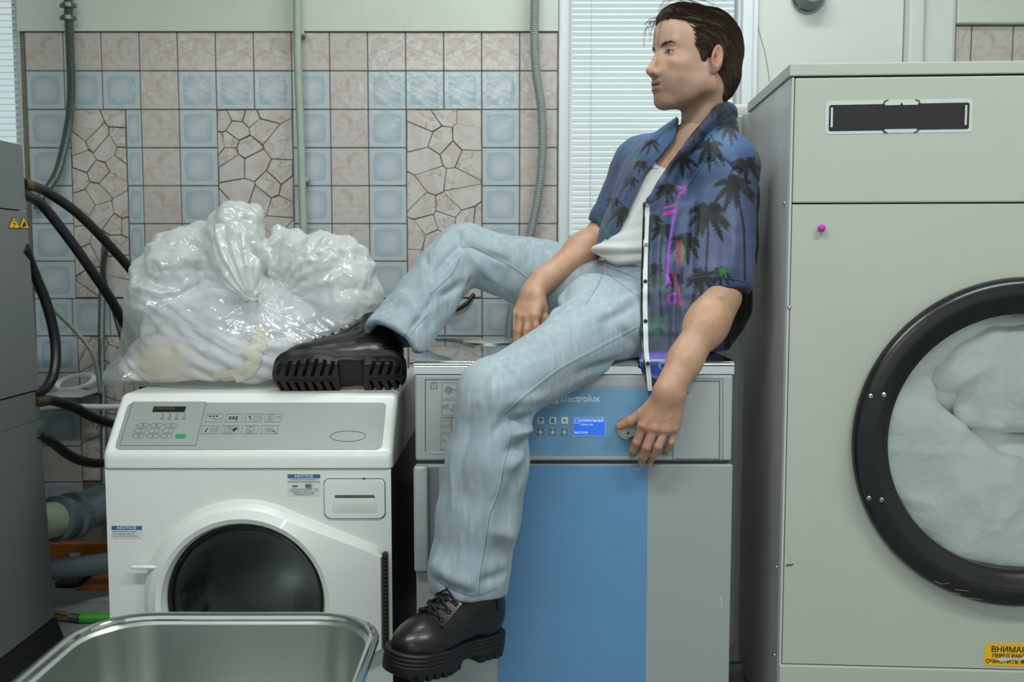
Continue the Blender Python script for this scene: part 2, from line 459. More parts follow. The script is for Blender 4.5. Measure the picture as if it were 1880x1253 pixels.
def shards(x0, x1, z0, z1, n, rs):
    """crazy paving of broken glazed tile in the rectangle"""
    pts = []
    tries = 0
    mind = math.sqrt((x1-x0)*(z1-z0)/n)*0.55
    while len(pts) < n and tries < 4000:
        tries += 1; p = (rs.uniform(x0, x1), rs.uniform(z0, z1))
        if all((p[0]-q[0])**2+(p[1]-q[1])**2 > mind**2 for q in pts): pts.append(p)
    for p in pts:
        poly = [(x0, z0), (x1, z0), (x1, z1), (x0, z1)]
        for q in pts:
            if q is not p: poly = clip(poly, p, q)
        if len(poly) < 3: continue
        cx = sum(a for a, b in poly)/len(poly); cz = sum(b for a, b in poly)/len(poly)
        rad = max(math.hypot(a-cx, b-cz) for a, b in poly)
        s_ = 1-min(0.35, rs.uniform(0.0012, 0.0026)/rad*1.5)
        q2 = [(cx+(a-cx)*s_+rs.uniform(-.001, .001), cz+(b-cz)*s_+rs.uniform(-.001, .001)) for a, b in poly]
        mb = MB(); h = 0.0068+rs.uniform(-0.001, 0.001)
        mb.prism([(a, WY+0.006, b) for a, b in q2], (0, -h, 0))
        mb.build('tile_shard', M_ts, wback)
rs = random.Random(11)
X0 = XW(66.5)
cols = [X0+tgrid*i for i in range(15)]
x_m0, x_m1, x_b1 = XW(139+3.5), XW(240+3.5), cols[3]
lay1 = 'BBBPBBBBPBBBBP'
for r_ in range(13):
    zt_r = zt-0.002-tgrid*r_
    if zt_r < 0.1: break
    if r_ == 0:
        for c_ in range(14): place_tile('P', cols[c_], cols[c_+1], zt_r, flip=(c_ % 2 == 1))
    elif r_ == 1:
        for c_ in range(14): place_tile(lay1[c_], cols[c_], cols[c_+1], zt_r, flip=(c_ == 13))
    elif r_ == 7:
        for c_ in range(14): place_tile('P' if c_ in (3, 8, 13) else 'B', cols[c_], cols[c_+1], zt_r)
    else:
        place_tile('B' if r_ < 9 else ('P' if r_ % 2 else 'B'), cols[0], x_m0, zt_r)
        place_tile('B', x_m1, x_b1, zt_r)
        for c_ in (3, 8, 13): place_tile('P', cols[c_], cols[c_+1], zt_r, flip=(r_ % 2 == 0))
        for c_ in (4, 7, 9, 12): place_tile('B', cols[c_], cols[c_+1], zt_r)
for (a, b) in ((x_m0, x_m1), (cols[5], cols[7]), (cols[10], cols[12])):
    nn = 30 if b-a > 0.18 else 26
    shards(a+gap/2, b-gap/2, zt-tgrid*7+gap, zt-tgrid*2-gap, nn+2, rs)
    shards(a+gap/2, b-gap/2, zt-tgrid*12+gap, zt-tgrid*8-gap, 20 if a < -1 else 14, rs)

# ------------------------------------------------------------------ windows with blinds
def blind(name, x0, x1, z0, z1, y, pitch, label, tilt, nstart=0):
    t = thing(name, ((x0+x1)/2, y, z1), label, 'blinds')
    h = MB(); h.box((x0, y-0.012, z1-0.02), (x1, y+0.012, z1+0.012), 0.002); h.build('head_rail', M_slat, t)
    b = MB()
    n = 4; V = []; wd = 0.019
    for k in range(n+1):
        u = (k/n-0.5)*wd; V.append((u, 0.0016*(1-(2*k/n-1)**2)))
    vs = []; ct, st = math.cos(tilt), math.sin(tilt)
    for xx in (x0, x1):
        for dz in (0, 0.0006):
            for (u, v) in V: vs.append((xx, u*ct-(v+dz)*st, u*st+(v+dz)*ct))
    m = n+1; fs = []
    for k in range(n):
        fs += [(k, k+1, 2*m+k+1, 2*m+k), (m+k, 3*m+k, 3*m+k+1, m+k+1)]
    fs += [(0, 2*m, 3*m, m), (n, m+n, 3*m+n, 2*m+n)]
    cx = (x0+x1)/2
    me = bpy.data.meshes.new('slat'); me.from_pydata([(a-cx, b_, c) for a, b_, c in vs], [], fs); me.materials.append(M_slat)
    z = z1-0.03; 
    while z > z0+0.01:
        o = bpy.data.objects.new('slat', me); COL.objects.link(o); o.parent = t; o.location = (0, random.uniform(-0.0006, 0.0006), z-z1); z -= pitch
        o.rotation_euler = (random.uniform(-0.03, 0.03), 0, 0)
    for f in (0.12, 0.88) if x1-x0 < 0.7 else (0.12, 0.5, 0.88):
        c = MB(); xx = x0+(x1-x0)*f; c.tube([(xx, y-0.012, z1), (xx, y-0.012, z0)], 0.0009, 5); c.tube([(xx, y+0.012, z1), (xx, y+0.012, z0)], 0.0009, 5)
        c.build('ladder_cord', M_slat, t)
    bb = MB(); bb.box((x0, y-0.011, z0-0.01), (x1, y+0.011, z0+0.004), 0.002); bb.build('bottom_rail', M_slat, t)
    return t
def window(name, x0, x1, z0, z1, y, fw=0.035):
    t = MB()
    t.box((x0, y, z0), (x0+fw, y+0.06, z1), 0.004); t.box((x1-fw, y, z0), (x1, y+0.06, z1), 0.004)
    t.box((x0+fw, y, z1-fw), (x1-fw, y+0.06, z1), 0.004); t.box((x0+fw, y, z0), (x1-fw, y+0.06, z0+fw), 0.004)
    o = t.build(name, M_pvc); tag(o, kind='structure')
    g = MB(); g.box((x0+fw, y+0.035, z0+fw), (x1-fw, y+0.04, z1-fw)); g.build('glass_pane', M_glass, o)
    return o
zs2 = P(1100, 452, WY)[2]
window('window_2', Xr+0.002, XW(1368), zs2, 2.66, WY+0.02)
blind('window_blind', XW(1048), XW(1336), zs2+0.03, 2.6, WY+0.0, 10.15/FPX*WY, 'white venetian blind behind the seated man\'s head and chest', R(28))
zs1 = P(60, 645, WY)[2]
window('window_1', XW(-60)-0.45, Xl-0.012, zs1, 2.66, WY+0.02, 0.028)
blind('window_blind', XW(-60)-0.42, XW(52), zs1+0.03, 2.6, WY-0.0, 11.4/FPX*WY, 'white venetian blind at the far left, brightest with daylight', R(12))
s = MB(); s.box((XW(-60)-0.5, WY-0.1, zs1-0.03), (Xl, WY+0.02, zs1), 0.004); tag(s.build('trim_1', M_pvc), kind='structure')
# window reveal between tiles and the right window, mullion and white wall panel to its right
t2 = MB(); t2.box((XW(1352), WY-0.01, 0), (XW(1371), WY+0.1, 2.7), 0.004); t2.box((XW(1371), WY-0.003, 0), (XW(1380), WY+0.1, 2.7), 0.001)
tag(t2.build('trim_2', M_pvc), kind='structure')
wp = MB(); wp.box((XW(1380), WY+0.01, 0), (XW(1643), WY+0.1, 2.7), 0.001); o = wp.build('wall_back_panel', M_whitewall); tag(o, kind='structure')
# hairline crack on the white panel
ck = MB(); ck.tube(spline([P(1384, -20, WY+0.009), P(1388, 30, WY+0.009), P(1397, 70, WY+0.009), P(1405, 100, WY+0.009), P(1413, 150, WY+0.009)], 4), 0.0008, 4); ck.build('crack', M_dprint, o)
t3 = MB(); t3.box((XW(1645), WY-0.03, 0), (XW(1672), WY+0.1, 2.7), 0.006); t3.box((XW(1672), WY-0.015, 0), (XW(1733), WY+0.1, 2.7), 0.012)
tag(t3.build('trim_3', M_whitewall), kind='structure')
wt = MB(); wt.box((XW(1733), WY+0.006, 0), (XW(2100), WY+0.16, P(1800, 46, WY)[2])); wto = wt.build('wall_back_right', M_grout); tag(wto, kind='structure')
zb = P(1800, 46, WY)[2]
pb = MB(); pb.box((XW(1733), WY-0.018, zb), (XW(2100), WY+0.1, 2.7), 0.006, 3); pb.build('plaster_band', M_plaster, wto)
xs = [XW(1734), XW(1763.5), XW(1838), XW(1912), XW(1986)]
for i in range(4):
    for rr in range(3):
        me = tile_mesh('tile', xs[i+1]-xs[i]-gap*1.4, tgrid*1.08-gap, M_tp, i % 2 == 1)
        o = bpy.data.objects.new('tile', me); COL.objects.link(o); o.parent = wto
        o.location = Vector(((xs[i]+xs[i+1])/2, WY+0.006, zb-0.003-tgrid*1.08*(rr+0.5)))-WLOC[wto.name]
# round grey fitting at the top edge of the white panel
t = thing('wall_lamp', P(1484, -5, WY), 'round grey fitting on the white wall above the tall dryer', 'fitting')
b = MB(); b.lathe([(0, 0.05), (0.03, 0.048), (0.042, 0.036), (0.046, 0.02), (0.046, 0), (0, 0)], P(1484, -8, WY+0.005), n=28); b.build('housing', mat('dull_grey', (120, 126, 122), 0.5), t, smooth=True)
b = MB(); b.lathe([(0.049, 0), (0.052, 0.004), (0.049, 0.01), (0.046, 0.012)], P(1484, -8, WY+0.005), n=28); b.build('rim', M_steel, t, smooth=True)
# ceiling lamp fixtures (give off the room light)
M_tube = mat('lit_diffuser', (240, 245, 240), 0.4, emit=((240, 255, 245), 3.0))
for i, (x, y) in enumerate(LAMPS):
    t = thing('ceiling_lamp', (x, y, 2.7), ('ceiling tube light over the washer side of the room', 'ceiling tube light over the tall beige dryer side', 'ceiling tube light behind the camera, centre', 'ceiling tube light right by the back windows', 'warm ceiling tube light behind the camera, far left')[i], 'lamp', 'fluorescent ceiling fittings')
    b = MB(); b.box((x-0.64, y-0.1, 2.66), (x+0.64, y+0.1, 2.7), 0.01); b.build('housing', M_whitewall, t)
    b = MB(); b.tube([(x-0.6, y-0.04, 2.648), (x+0.6, y-0.04, 2.648)], 0.013, 10); b.tube([(x-0.6, y+0.04, 2.648), (x+0.6, y+0.04, 2.648)], 0.013, 10); b.build('tube', M_tube, t)

# ------------------------------------------------------------------ pipes, conduits and hoses
def tube_thing(name, pts, r, m, label, cat, n=12, corr=None, k=10, group=None):
    sp = spline(pts, k)
    if corr:
        L = np.r_[0, np.cumsum(np.linalg.norm(np.diff(sp, axis=0), axis=1))]
        s_ = np.arange(0, L[-1], corr/4.0); q = np.stack([np.interp(s_, L, sp[:, i]) for i in range(3)], 1)
        rr = r*(1+0.07*np.cos(s_/corr*2*PI)); b = MB(); b.tube(q, rr, n)
    else:
        b = MB(); b.tube(sp, r, n)
    t = thing(name, pts[0], label, cat, group)
    b.build('tube', m, t, smooth=True, fix=False)
    return t
M_conduit = mat('conduit_metal', (112, 122, 120), 0.35, metal=0.75)
M_conduit2 = mat('conduit_grey', (140, 146, 146), 0.5, metal=0.1)
M_ppipe = mat('painted_pipe', (160, 172, 160), 0.5, noise=(14, 0.1))
M_pgrey = mat('drain_plastic', (104, 116, 122), 0.35)
yy = WY-0.045
tc_ = tube_thing('flexible_conduit', [(P(124, -40, yy)[0], yy, 2.69), P(124, -40, yy), P(126, 20, yy), P(129, 100, yy), P(131, 160, yy), P(128, 215, yy), P(118, 270, yy), P(104, 320, yy), P(84, 352, yy), P(60, 380, yy)], 0.0125,
                 M_conduit, 'ribbed metal conduit curving down the left of the tiled wall', 'conduit', corr=0.006)
for py in (10, 33):
    b = MB(); c = P(125, py, yy); b.lathe([(0.0125, -0.006), (0.0175, -0.006), (0.0175, 0.006), (0.0125, 0.006)], c, ax=(0, 0, 1), up=(0, 1, 0), n=16)
    b.box(c+[-0.026, 0.0, -0.006], c+[0.026, 0.006, 0.006], 0.002); b.build('clamp', M_conduit, tc_)
pp = thing('wall_pipe', P(548, 0, yy), 'thin pale painted pipe running up the tiled wall behind the bag', 'pipe')
b = MB(); b.tube([(P(545, -30, yy)[0], yy, 2.69), P(545, -30, yy), P(546, 100, yy), P(552, 250, yy), P(557, 430, yy), P(560, 700, yy)], 0.0115, 12); b.build('tube', M_ppipe, pp, smooth=True)
b = MB(); 
for py in (60, 330): b.box(P(546 if py < 100 else 554, py, yy)-[0.013, 0.0, 0.006], P(546 if py < 100 else 554, py, yy)+[0.018, 0.04, 0.006], 0.002)
b.build('bracket', M_ppipe, pp)
tube_thing('grey_conduit', [(P(982, -40, yy)[0], yy, 2.69), P(982, -40, yy), P(981, 60, yy), P(984, 130, yy), P(993, 190, yy), P(996, 250, yy), P(994, 310, yy), P(986, 370, yy), P(974, 430, yy), P(962, 480, yy), P(946, 540, yy), P(936, 590, yy), P(932, 660, yy)], 0.0125,
           M_conduit2, 'grey ribbed conduit bowing down the wall left of the right window', 'conduit', corr=0.006)
b = MB(); c = P(981, 130, yy); b.lathe([(0.014, -0.003), (0.0155, 0), (0.014, 0.003)], c, ax=(0, 0, 1), up=(0, 1, 0), n=16)
# black supply hoses off the left machine
def hose(pts, r, label, name='supply_hose'):
    return tube_thing(name, pts, r, M_rub, label, 'hose', n=14)
LMX = -1.17
hA = hose([P(40, 338, 2.32), P(80, 350, 2.42), P(140, 390, 2.5), P(200, 450, 2.58), P(258, 520, 2.66), P(330, 640, 2.735), P(350, 760, 2.745), P(352, 1000, 2.745)], 0.0125, 'upper black hose arching from the left machine to the bag')
hB = hose([P(40, 356, 2.3), P(75, 375, 2.38), P(120, 430, 2.44), P(170, 500, 2.5), P(215, 570, 2.58), P(250, 645, 2.68), P(264, 720, 2.735), P(270, 1000, 2.745)], 0.0125, 'second black hose from the left machine, just below the upper one')
hC = hose([P(45, 455, 2.28), P(62, 500, 2.34), P(86, 560, 2.38), P(101, 625, 2.4), P(100, 680, 2.38), P(84, 712, 2.34), P(58, 724, 2.28)], 0.0125, 'short black hose looping close beside the left machine')
hD = hose([P(60, 738, 2.28), P(95, 736, 2.38), P(135, 748, 2.46), P(170, 766, 2.52), P(205, 778, 2.62), P(240, 782, 2.72)], 0.0125, 'black hose at mid height, running behind the white washer top')
hE = hose([P(66, 796, 2.28), P(95, 812, 2.38), P(130, 838, 2.46), P(165, 850, 2.52), P(200, 850, 2.62), P(240, 846, 2.74)], 0.0125, 'lowest black hose between left machine and white washer')
for h, p0, p1 in ((hA, P(42, 338, 2.325), P(54, 341, 2.35)), (hD, P(62, 738, 2.285), P(82, 736, 2.34))):
    b = MB(); b.tube([p0, p1], 0.0145, 14); b.build('brass_fitting', mat('brass', (128, 112, 70), 0.4, metal=0.9), h)
hose([P(196, 455, 2.93), P(190, 500, 2.92), P(205, 560, 2.92), P(222, 620, 2.9), P(236, 690, 2.86)], 0.0055, 'thin black cable dangling against the tiles behind the hoses', 'cable')
hose([P(870, 540, 2.996), P(858, 556, 2.985), P(836, 570, 2.985), P(800, 576, 2.996)], 0.006, 'short black cable on the wall under the raised knee', 'cable')
tube_thing('wall_conduit', [P(193, 450, yy), P(188, 520, yy), P(186, 620, yy), P(188, 700, yy), P(190, 800, yy), P(192, 960, yy)], 0.010, M_conduit, 'upright narrow grey conduit on the wall behind the black hoses', 'conduit', corr=0.006)
tube_thing('thin_hose', [P(56, 520, 2.7), P(95, 565, 2.78), P(140, 610, 2.84), P(172, 655, 2.88), P(184, 720, 2.92)], 0.0062, M_ppipe, 'thin pale green hose sagging behind the black hoses', 'hose')
tube_thing('white_pipe', [P(60, 752, 2.86), P(120, 746, 2.88), P(180, 748, 2.88), P(260, 746, 2.88)], 0.009, M_pvc, 'thin white pipe along the wall behind the washer', 'pipe')
# small white shelf with coiled white cable
t = thing('wall_shelf', P(130, 725, 2.9), 'small white wall ledge left of the bag holding a white coil', 'shelf')
b = MB(); b.box(P(70, 730, 2.84), P(190, 716, WY), 0.003); b.build('board', M_pvc, t)
b = MB(); b.box(P(80, 745, 2.93), P(84, 730, WY), 0.001); b.build('bracket', M_pvc, t)
sp = []
for k in range(70):
    a = k/69*2*PI*3.2; sp.append(P(138, 702, 2.87)+np.array([0.055*math.cos(a)*(1+0.08*math.sin(a*0.7)), 0.02*math.sin(a), 0.020*math.sin(a+0.4)+0.003*math.sin(2.3*a)]))
b = MB(); b.tube(sp, 0.004, 7); t = thing('coiled_cable', P(138, 715, 2.87), 'white cable coil on the ledge left of the bag', 'cable'); b.build('coil', M_pvc, t, smooth=True)
# big grey drain elbow
t = thing('drain_pipe', P(150, 960, 2.6), 'thick grey drain elbow between left machine and washer', 'pipe')
b = MB(); q = spline([P(96, 955, 2.52), P(130, 948, 2.58), P(165, 935, 2.62), P(205, 925, 2.66), P(240, 960, 2.7)], 8); b.tube(q, 0.053, 22); b.build('elbow', M_pgrey, t, smooth=True)
b = MB(); b.tube([P(100, 954, 2.515), P(112, 952, 2.54)], 0.060, 22); b.tube([P(128, 948, 2.57), P(138, 946, 2.59)], 0.063, 22); b.build('collar', M_pgrey, t)
b = MB(); b.tube([P(60, 962, 2.44), P(108, 953, 2.535)], 0.047, 22); b.build('white_pipe_end', mat('cream_plastic', (186, 196, 172), 0.45), t, smooth=True)
tube_thing('drain_pipe', [P(60, 1050, 2.5), P(120, 1044, 2.56), P(170, 1038, 2.62), P(230, 1030, 2.7)], 0.028, M_pgrey, 'slim grey waste pipe lying across the orange beam', 'pipe', n=18)
# orange wooden boxes/beam
M_or = mat('orange_board', (176, 104, 48), 0.5, noise=(14, 0.15))
t = thing('orange_board', P(150, 1020, 2.8), 'orange wooden board behind the grey pipes', 'board')
b = MB(); b.box(P(60, 1044, 2.80), P(260, 994, 2.83), 0.002); b.build('plank', M_or, t)
b = MB(); b.box(P(128, 1026, 2.797), P(148, 1016, 2.80), 0.001); b.build('sticker', M_labelw, t)
t = thing('orange_box', P(165, 1100, 2.78), 'low orange wooden box on the floor by the washer', 'box')
lo = P(135, 1106, 2.74); hi = P(240, 1062, 2.9)
b = MB(); b.box((lo[0], 2.74, 0.10), (hi[0], 2.752, hi[2])); b.box((lo[0], 2.752, 0.10), (lo[0]+0.012, 2.9, hi[2])); b.box((lo[0], 2.752, 0.10), (hi[0], 2.9, 0.112)); b.build('panel', M_or, t)
t = thing('black_crate', P(110, 1100, 2.8), 'dark box on the floor left of the orange box', 'box')
b = MB(); b.box((P(60, 0, 2.78)[0], 2.78, 0.0), (lo[0]-0.004, 2.92, P(100, 1070, 2.78)[2]), 0.004); b.build('body', M_dark, t)
b = MB(); b.box((P(60, 0, 2.775)[0], 2.772, P(100, 1076, 2.78)[2]), (lo[0]-0.004, 2.93, P(100, 1068, 2.78)[2]), 0.003); b.build('lid', M_greyside, t)
# pipes low on the floor and green-handled brush
tube_thing('floor_pipe', [P(70, 1112, 2.66)+np.array([0, 0, 0]), P(160, 1108, 2.66), P(200, 1104, 2.66), P(280, 1110, 2.66)], 0.012, M_conduit2, 'grey pipe low above the floor behind the brush', 'pipe')
zf = 0.11
pl_ = MB(); pl_.box((-1.9, 2.2, 0), (-0.90, WY, zf), 0.006); tag(pl_.build('trim_4', mat('concrete_plinth', (150, 156, 160), 0.7, noise=(20, 0.12)), None), kind='structure')
def onz(px, py, z):
    d = ray(px, py); return CAM+d*((z-CAM[2])/d[2])
t = thing('hand_brush', onz(160, 1140, zf+0.012), 'brush with bright green handle lying on the grey plinth', 'brush')
a0, a1, a2 = onz(250, 1133, zf+0.014), onz(147, 1136, zf+0.014), onz(98, 1130, zf+0.014)
b = MB(); b.tube([a0, a1], 0.0125, 10); b.build('handle', mat('green_plastic', (64, 170, 50), 0.4), t, smooth=True)
b = MB(); b.tube([a1, a1*0.65+a2*0.35], 0.011, 8); b.build('ferrule', M_steel, t)
b = MB()
for k in range(46):
    o_ = np.array([0, random.uniform(-.010, .010), random.uniform(-.008, .010)]); b.tube([a1*0.7+a2*0.3+o_*0.8, a2+o_*1.4+[random.uniform(-.01, .01), 0, 0]], 0.0013, 4)
b.build('bristles', mat('straw', (150, 132, 84), 0.8), t)['kind'] = 'stuff'
# ------------------------------------------------------------------ white front-loading washer
WF = 2.05                                     # front plane
wx0, wx1 = P(194, 900, WF)[0], P(718, 900, WF)[0]
wzs = P(450, 861, WF)[2]                      # seam under the control head
wtop = P(450, 723, 2.155)[2]
washer = thing('washing_machine', ((wx0+wx1)/2, 2.36, 0), 'white front-loading washer with keypad under the plastic laundry bag', 'washing machine')
FW = Plane((0, WF, 0), (1, 0, 0), (0, 0, 1))  # normal -y
assert FW.n[1] < 0
# head: prism with slanted face
zlip = P(450, 832, WF)[2]
b = bmesh.new()
prof = [(WF-0.004, wzs+0.002), (WF-0.004, zlip), (2.155, wtop), (2.70, wtop), (2.70, wzs+0.002)]
va = [b.verts.new((wx0-0.004, y, z)) for y, z in prof]; vb = [b.verts.new((wx1+0.004, y, z)) for y, z in prof]
b.faces.new(va); b.faces.new(vb[::-1])
for i in range(5): b.faces.new((va[i], vb[i], vb[(i+1) % 5], va[(i+1) % 5]))
bmesh.ops.recalc_face_normals(b, faces=b.faces)
bmesh.ops.bevel(b, geom=[e for e in b.edges if not all(abs(v.co.z-wzs-0.002) < 1e-4 for v in e.verts)], offset=0.014, segments=4, affect='EDGES', profile=0.5)
mb = MB(); mb.bm(b); mb.build('control_head', M_white, washer, smooth=True, angle=40)
SL = Plane((wx0, WF-0.004, zlip), (1, 0, 0), (0, 2.155-WF+0.004, wtop-zlip))
# silver decal and printing
uv = [SL.uv(*p) for p in ((236, 738), (712, 742), (698, 830), (212, 822))]
u0, u1 = (uv[0][0]+uv[3][0])/2, (uv[1][0]+uv[2][0])/2; v0, v1 = (uv[2][1]+uv[3][1])/2, (uv[0][1]+uv[1][1])/2
dec = SL.plate('control_decal', rrect(u0, v0, u1, v1, 0.012), M_silver, washer, -0.001, 0.0010, px=False)
H = 0.0016
mb = MB()
SL.lines(mb, rrect(*[SL.uv(220, 819)[0]+0.0, SL.uv(220, 819)[1]], *SL.uv(379, 739), 0.003, 2), 0.0010, H, px=False, closed=True)
kx = [257, 283, 309]; ky = [782, 791, 801]
def keyrect(cx, cy, w_=0.0225, h_=0.0105): 
    a, b_ = SL.uv(cx, cy); return rrect(a-w_/2, b_-h_/2, a+w_/2, b_+h_/2, 0.0022, 2)
sk = lambda cx, cy: (cx, cy)
rows = [(782, (263, 288, 314)), (792, (258, 284, 310)), (801.5, (255, 281, 306))]
dots = MB()
for yy_, xx_ in rows:
    for x_ in xx_:
        SL.lines(mb, keyrect(x_, yy_), 0.0006, H, px=False, closed=True)
        SL.fill(dots, [(x_-13, yy_), (x_-11.2, yy_), (x_-11.2, yy_-1.6), (x_-13, yy_-1.6)], H)
for i, x_ in enumerate((300, 313, 326, 339.5)):
    SL.fill(dots, [(x_-1.2, 763), (x_+1.2, 763), (x_+1.2, 761), (x_-1.2, 761)], H)
    SL.fill(dots, [(x_-5.5, 771), (x_+2, 771), (x_+2, 770), (x_-5.5, 770)], H)
    SL.lines(mb, [(x_-4, 768), (x_+1, 768), (x_+1.5, 765.5), (x_-3, 765.5)], 0.0005, H, closed=True)
# pictogram frames
fr = []
for j, yy_ in enumerate((768.5, 790)):
    for i in range(4):
        x_ = (393.5, 430, 466, 502)[i] - (7 if j else 0)
        a, b_ = SL.uv(x_, yy_); w2, h2 = 0.0178, 0.0105
        fr.append((a, b_)); SL.lines(mb, [(a-w2, b_-h2), (a+w2, b_-h2), (a+w2, b_+h2), (a-w2, b_+h2)], 0.0006, H, px=False, closed=True)
bk = MB()
def rel(i, pts): return [(fr[i][0]+x, fr[i][1]+y) for x, y in pts]
for k in range(3):
    SL.fill(bk, rel(0, [(-.012+k*.0075, .003), (-.0075+k*.0075, .003), (-.0075+k*.0075, .006), (-.012+k*.0075, .006)]), H, px=False)
    for r_ in range(3): SL.fill(bk, rel(1, [(-.011+k*.0068, -.004+r_*.003), (-.0058+k*.0068, -.004+r_*.003), (-.0058+k*.0068, -.002+r_*.003), (-.011+k*.0068, -.002+r_*.003)]), H, px=False)
SL.lines(mb, rel(0, [(-.006, -.003), (0.001, -.001), (.006, -.004), (.015, -.002)]), 0.0006, H, px=False)
SL.lines(mb, rel(1, [(.003, -.003), (.006, -.008), (.010, -.008)]), 0.0006, H, px=False)
arrow = [(-.010, .007), (-.0065, .004), (-.008, .002), (-.004, -.008), (-.0085, -.003), (-.0065, -.001), (-.0115, .003)]
SL.fill(bk, rel(2, arrow), H, px=False); SL.fill(bk, rel(4, [(x, -y) for x, y in arrow]), H, px=False)
for i in (2, 4): SL.lines(mb, rel(i, [(0, -.006), (.013, -.006), (.015, .005), (0.001, .005)]), 0.0006, H, px=False, closed=True); SL.lines(mb, rel(i, [(0.001, 0), (.014, 0)]), 0.0006, H, px=False)
for k in range(4): SL.lines(mb, rel(3, [(-.011, -.008+k*.004), (-.005, -.008+k*.004), (-.005, -.004+k*.004), (-.011, -.004+k*.004)]), 0.0005, H, px=False, closed=True)
SL.lines(mb, rel(3, [(-.002, -.0105), (-.002, .0105)]), 0.0006, H, px=False); SL.lines(mb, rel(3, [(.003, -.003), (.007, .003), (.012, .004), (.015, -.001)]), 0.0007, H, px=False)
for i, cx in ((5, -.004), (6, .001)):
    SL.lines(mb, rel(i, [(cx+.0062*math.cos(t), .0062*math.sin(t)) for t in np.linspace(0, 2*PI, 18)]), 0.0006, H, px=False)
    SL.lines(mb, rel(i, [(cx-.0085, -.0085), (cx+.0085, -.0085), (cx+.0085, .0085), (cx-.0085, .0085)]), 0.0005, H, px=False, closed=True)
SL.lines(bk, rel(5, [(-.004, 0), (-.001, .003)]), 0.0009, H, px=False); SL.lines(bk, rel(6, [(-.002, -.001), (.003, -.003)]), 0.001, H, px=False)
SL.fill(bk, rel(5, [(.005, .001), (.009, .006), (.015, .005), (.0155, .001), (.012, -.001), (.010, -.005), (.006, -.004)]), H, px=False)
for k in range(4): SL.lines(mb, rel(7, [(-.013+k*.002, .004-k*.003), (.006+k*.002, .004-k*.003)]), 0.0005, H, px=False)
SL.fill(bk, rel(7, [(.007, -.003), (.011, -.002), (.011, -.004), (.008, -.0045)]), H, px=False); SL.lines(mb, rel(7, [(.010, -.004), (.018, -.010)]), 0.0012, H, px=False)
a, b_ = SL.uv(639, 802)
SL.lines(mb, [(a+0.0375*math.cos(t), b_+0.0135*math.sin(t)) for t in np.linspace(0, 2*PI, 48)], 0.0011, H, px=False)
mb.build('printed_lines', M_dprint, washer, fix=False)['kind'] = 'stuff'; bk.build('printed_pictogram', M_black, washer, fix=False)['kind'] = 'stuff'; dots.build('indicator_dots', M_dprint, washer, fix=False)['kind'] = 'stuff'
for (x_, y_), s_ in zip([(263, 782), (288, 782), (314, 782), (258, 792), (284, 792), (310, 792), (255, 801.5), (281, 801.5), (306, 801.5)], 'A B C | | | = = ='.split()):
    SL.text('printed_letter', s_, (x_, y_), 0.0075, M_dprint, washer, H, 'CENTER')
SL.plate('start_key', [SL.pt and p for p in keyrect(332, 802)], M_green, washer, 0, 0.002, px=False)
q = [SL.uv(280, 757.5), SL.uv(336, 757.5)]; 
SL.plate('display', [(q[0][0]+.0, q[0][1]), (q[1][0]+.004, q[0][1]), (q[1][0]+.004, q[0][1]+.0145), (q[0][0]+.0, q[0][1]+.0145)], mat('display_dark', (30, 28, 22), 0.2), washer, 0, 0.002, px=False)
SL.text('display_digits', '88888888', (284, 751.5), 0.0105, mat('display_digits', (78, 70, 50), 0.4), washer, 0.0023, sx=1.05)
# front panel with round hole + bezel
cx, cz = FW.uv(452, 1102); rin = 0.172; wz0 = 0.03
nA = 96; angs = [2*PI*k/nA for k in range(nA)]
corner = []
outer = [rect_ray(cx, cz, wx0, wz0, wx1, wzs, a) for a in angs]
# snap to exact corners
for X_, Z_ in ((wx0, wz0), (wx1, wz0), (wx0, wzs), (wx1, wzs)):
    i = min(range(nA), key=lambda k: (outer[k][0]-X_)**2+(outer[k][1]-Z_)**2); outer[i] = (X_, Z_)
circ = lambda r: [(cx+r*math.cos(a), cz+r*math.sin(a)) for a in angs]
mb = MB(); hole_loft(outer, circ(rin+0.01), mb, lambda a, b: (a, WF, b), lambda a, b: (a, WF, b))
hole_loft(circ(rin+0.01), circ(rin+0.01), mb, lambda a, b: (a, WF, b), lambda a, b: (a, WF+0.05, b))
mb.build('front_panel', M_white, washer)
mb = MB(); t_ = 0.003
mb.box((wx0, WF+0.001, wz0), (wx0+t_, 2.68, wzs)); mb.build('side_panel', M_white, washer)
mb = MB(); mb.box((wx1-t_, WF+0.001, wz0), (wx1, 2.68, wzs)); mb.build('side_panel', M_greyside, washer)
mb = MB(); mb.box((wx0+t_, 2.676, wz0), (wx1-t_, 2.68, wzs)); mb.box((wx0+t_, WF+0.002, wz0), (wx1-t_, 2.676, wz0+0.003)); mb.build('back_panel', M_greyside, washer)
for sx in (wx0+0.06, wx1-0.06):
    for sy in (2.11, 2.62):
        mb = MB(); mb.lathe([(0, 0), (0.02, 0), (0.022, 0.006), (0.012, 0.012), (0.012, 0.031), (0, 0.031)], (sx, sy, 0), ax=(0, 0, 1), up=(0, 1, 0), n=16); mb.build('foot', M_rub, washer)
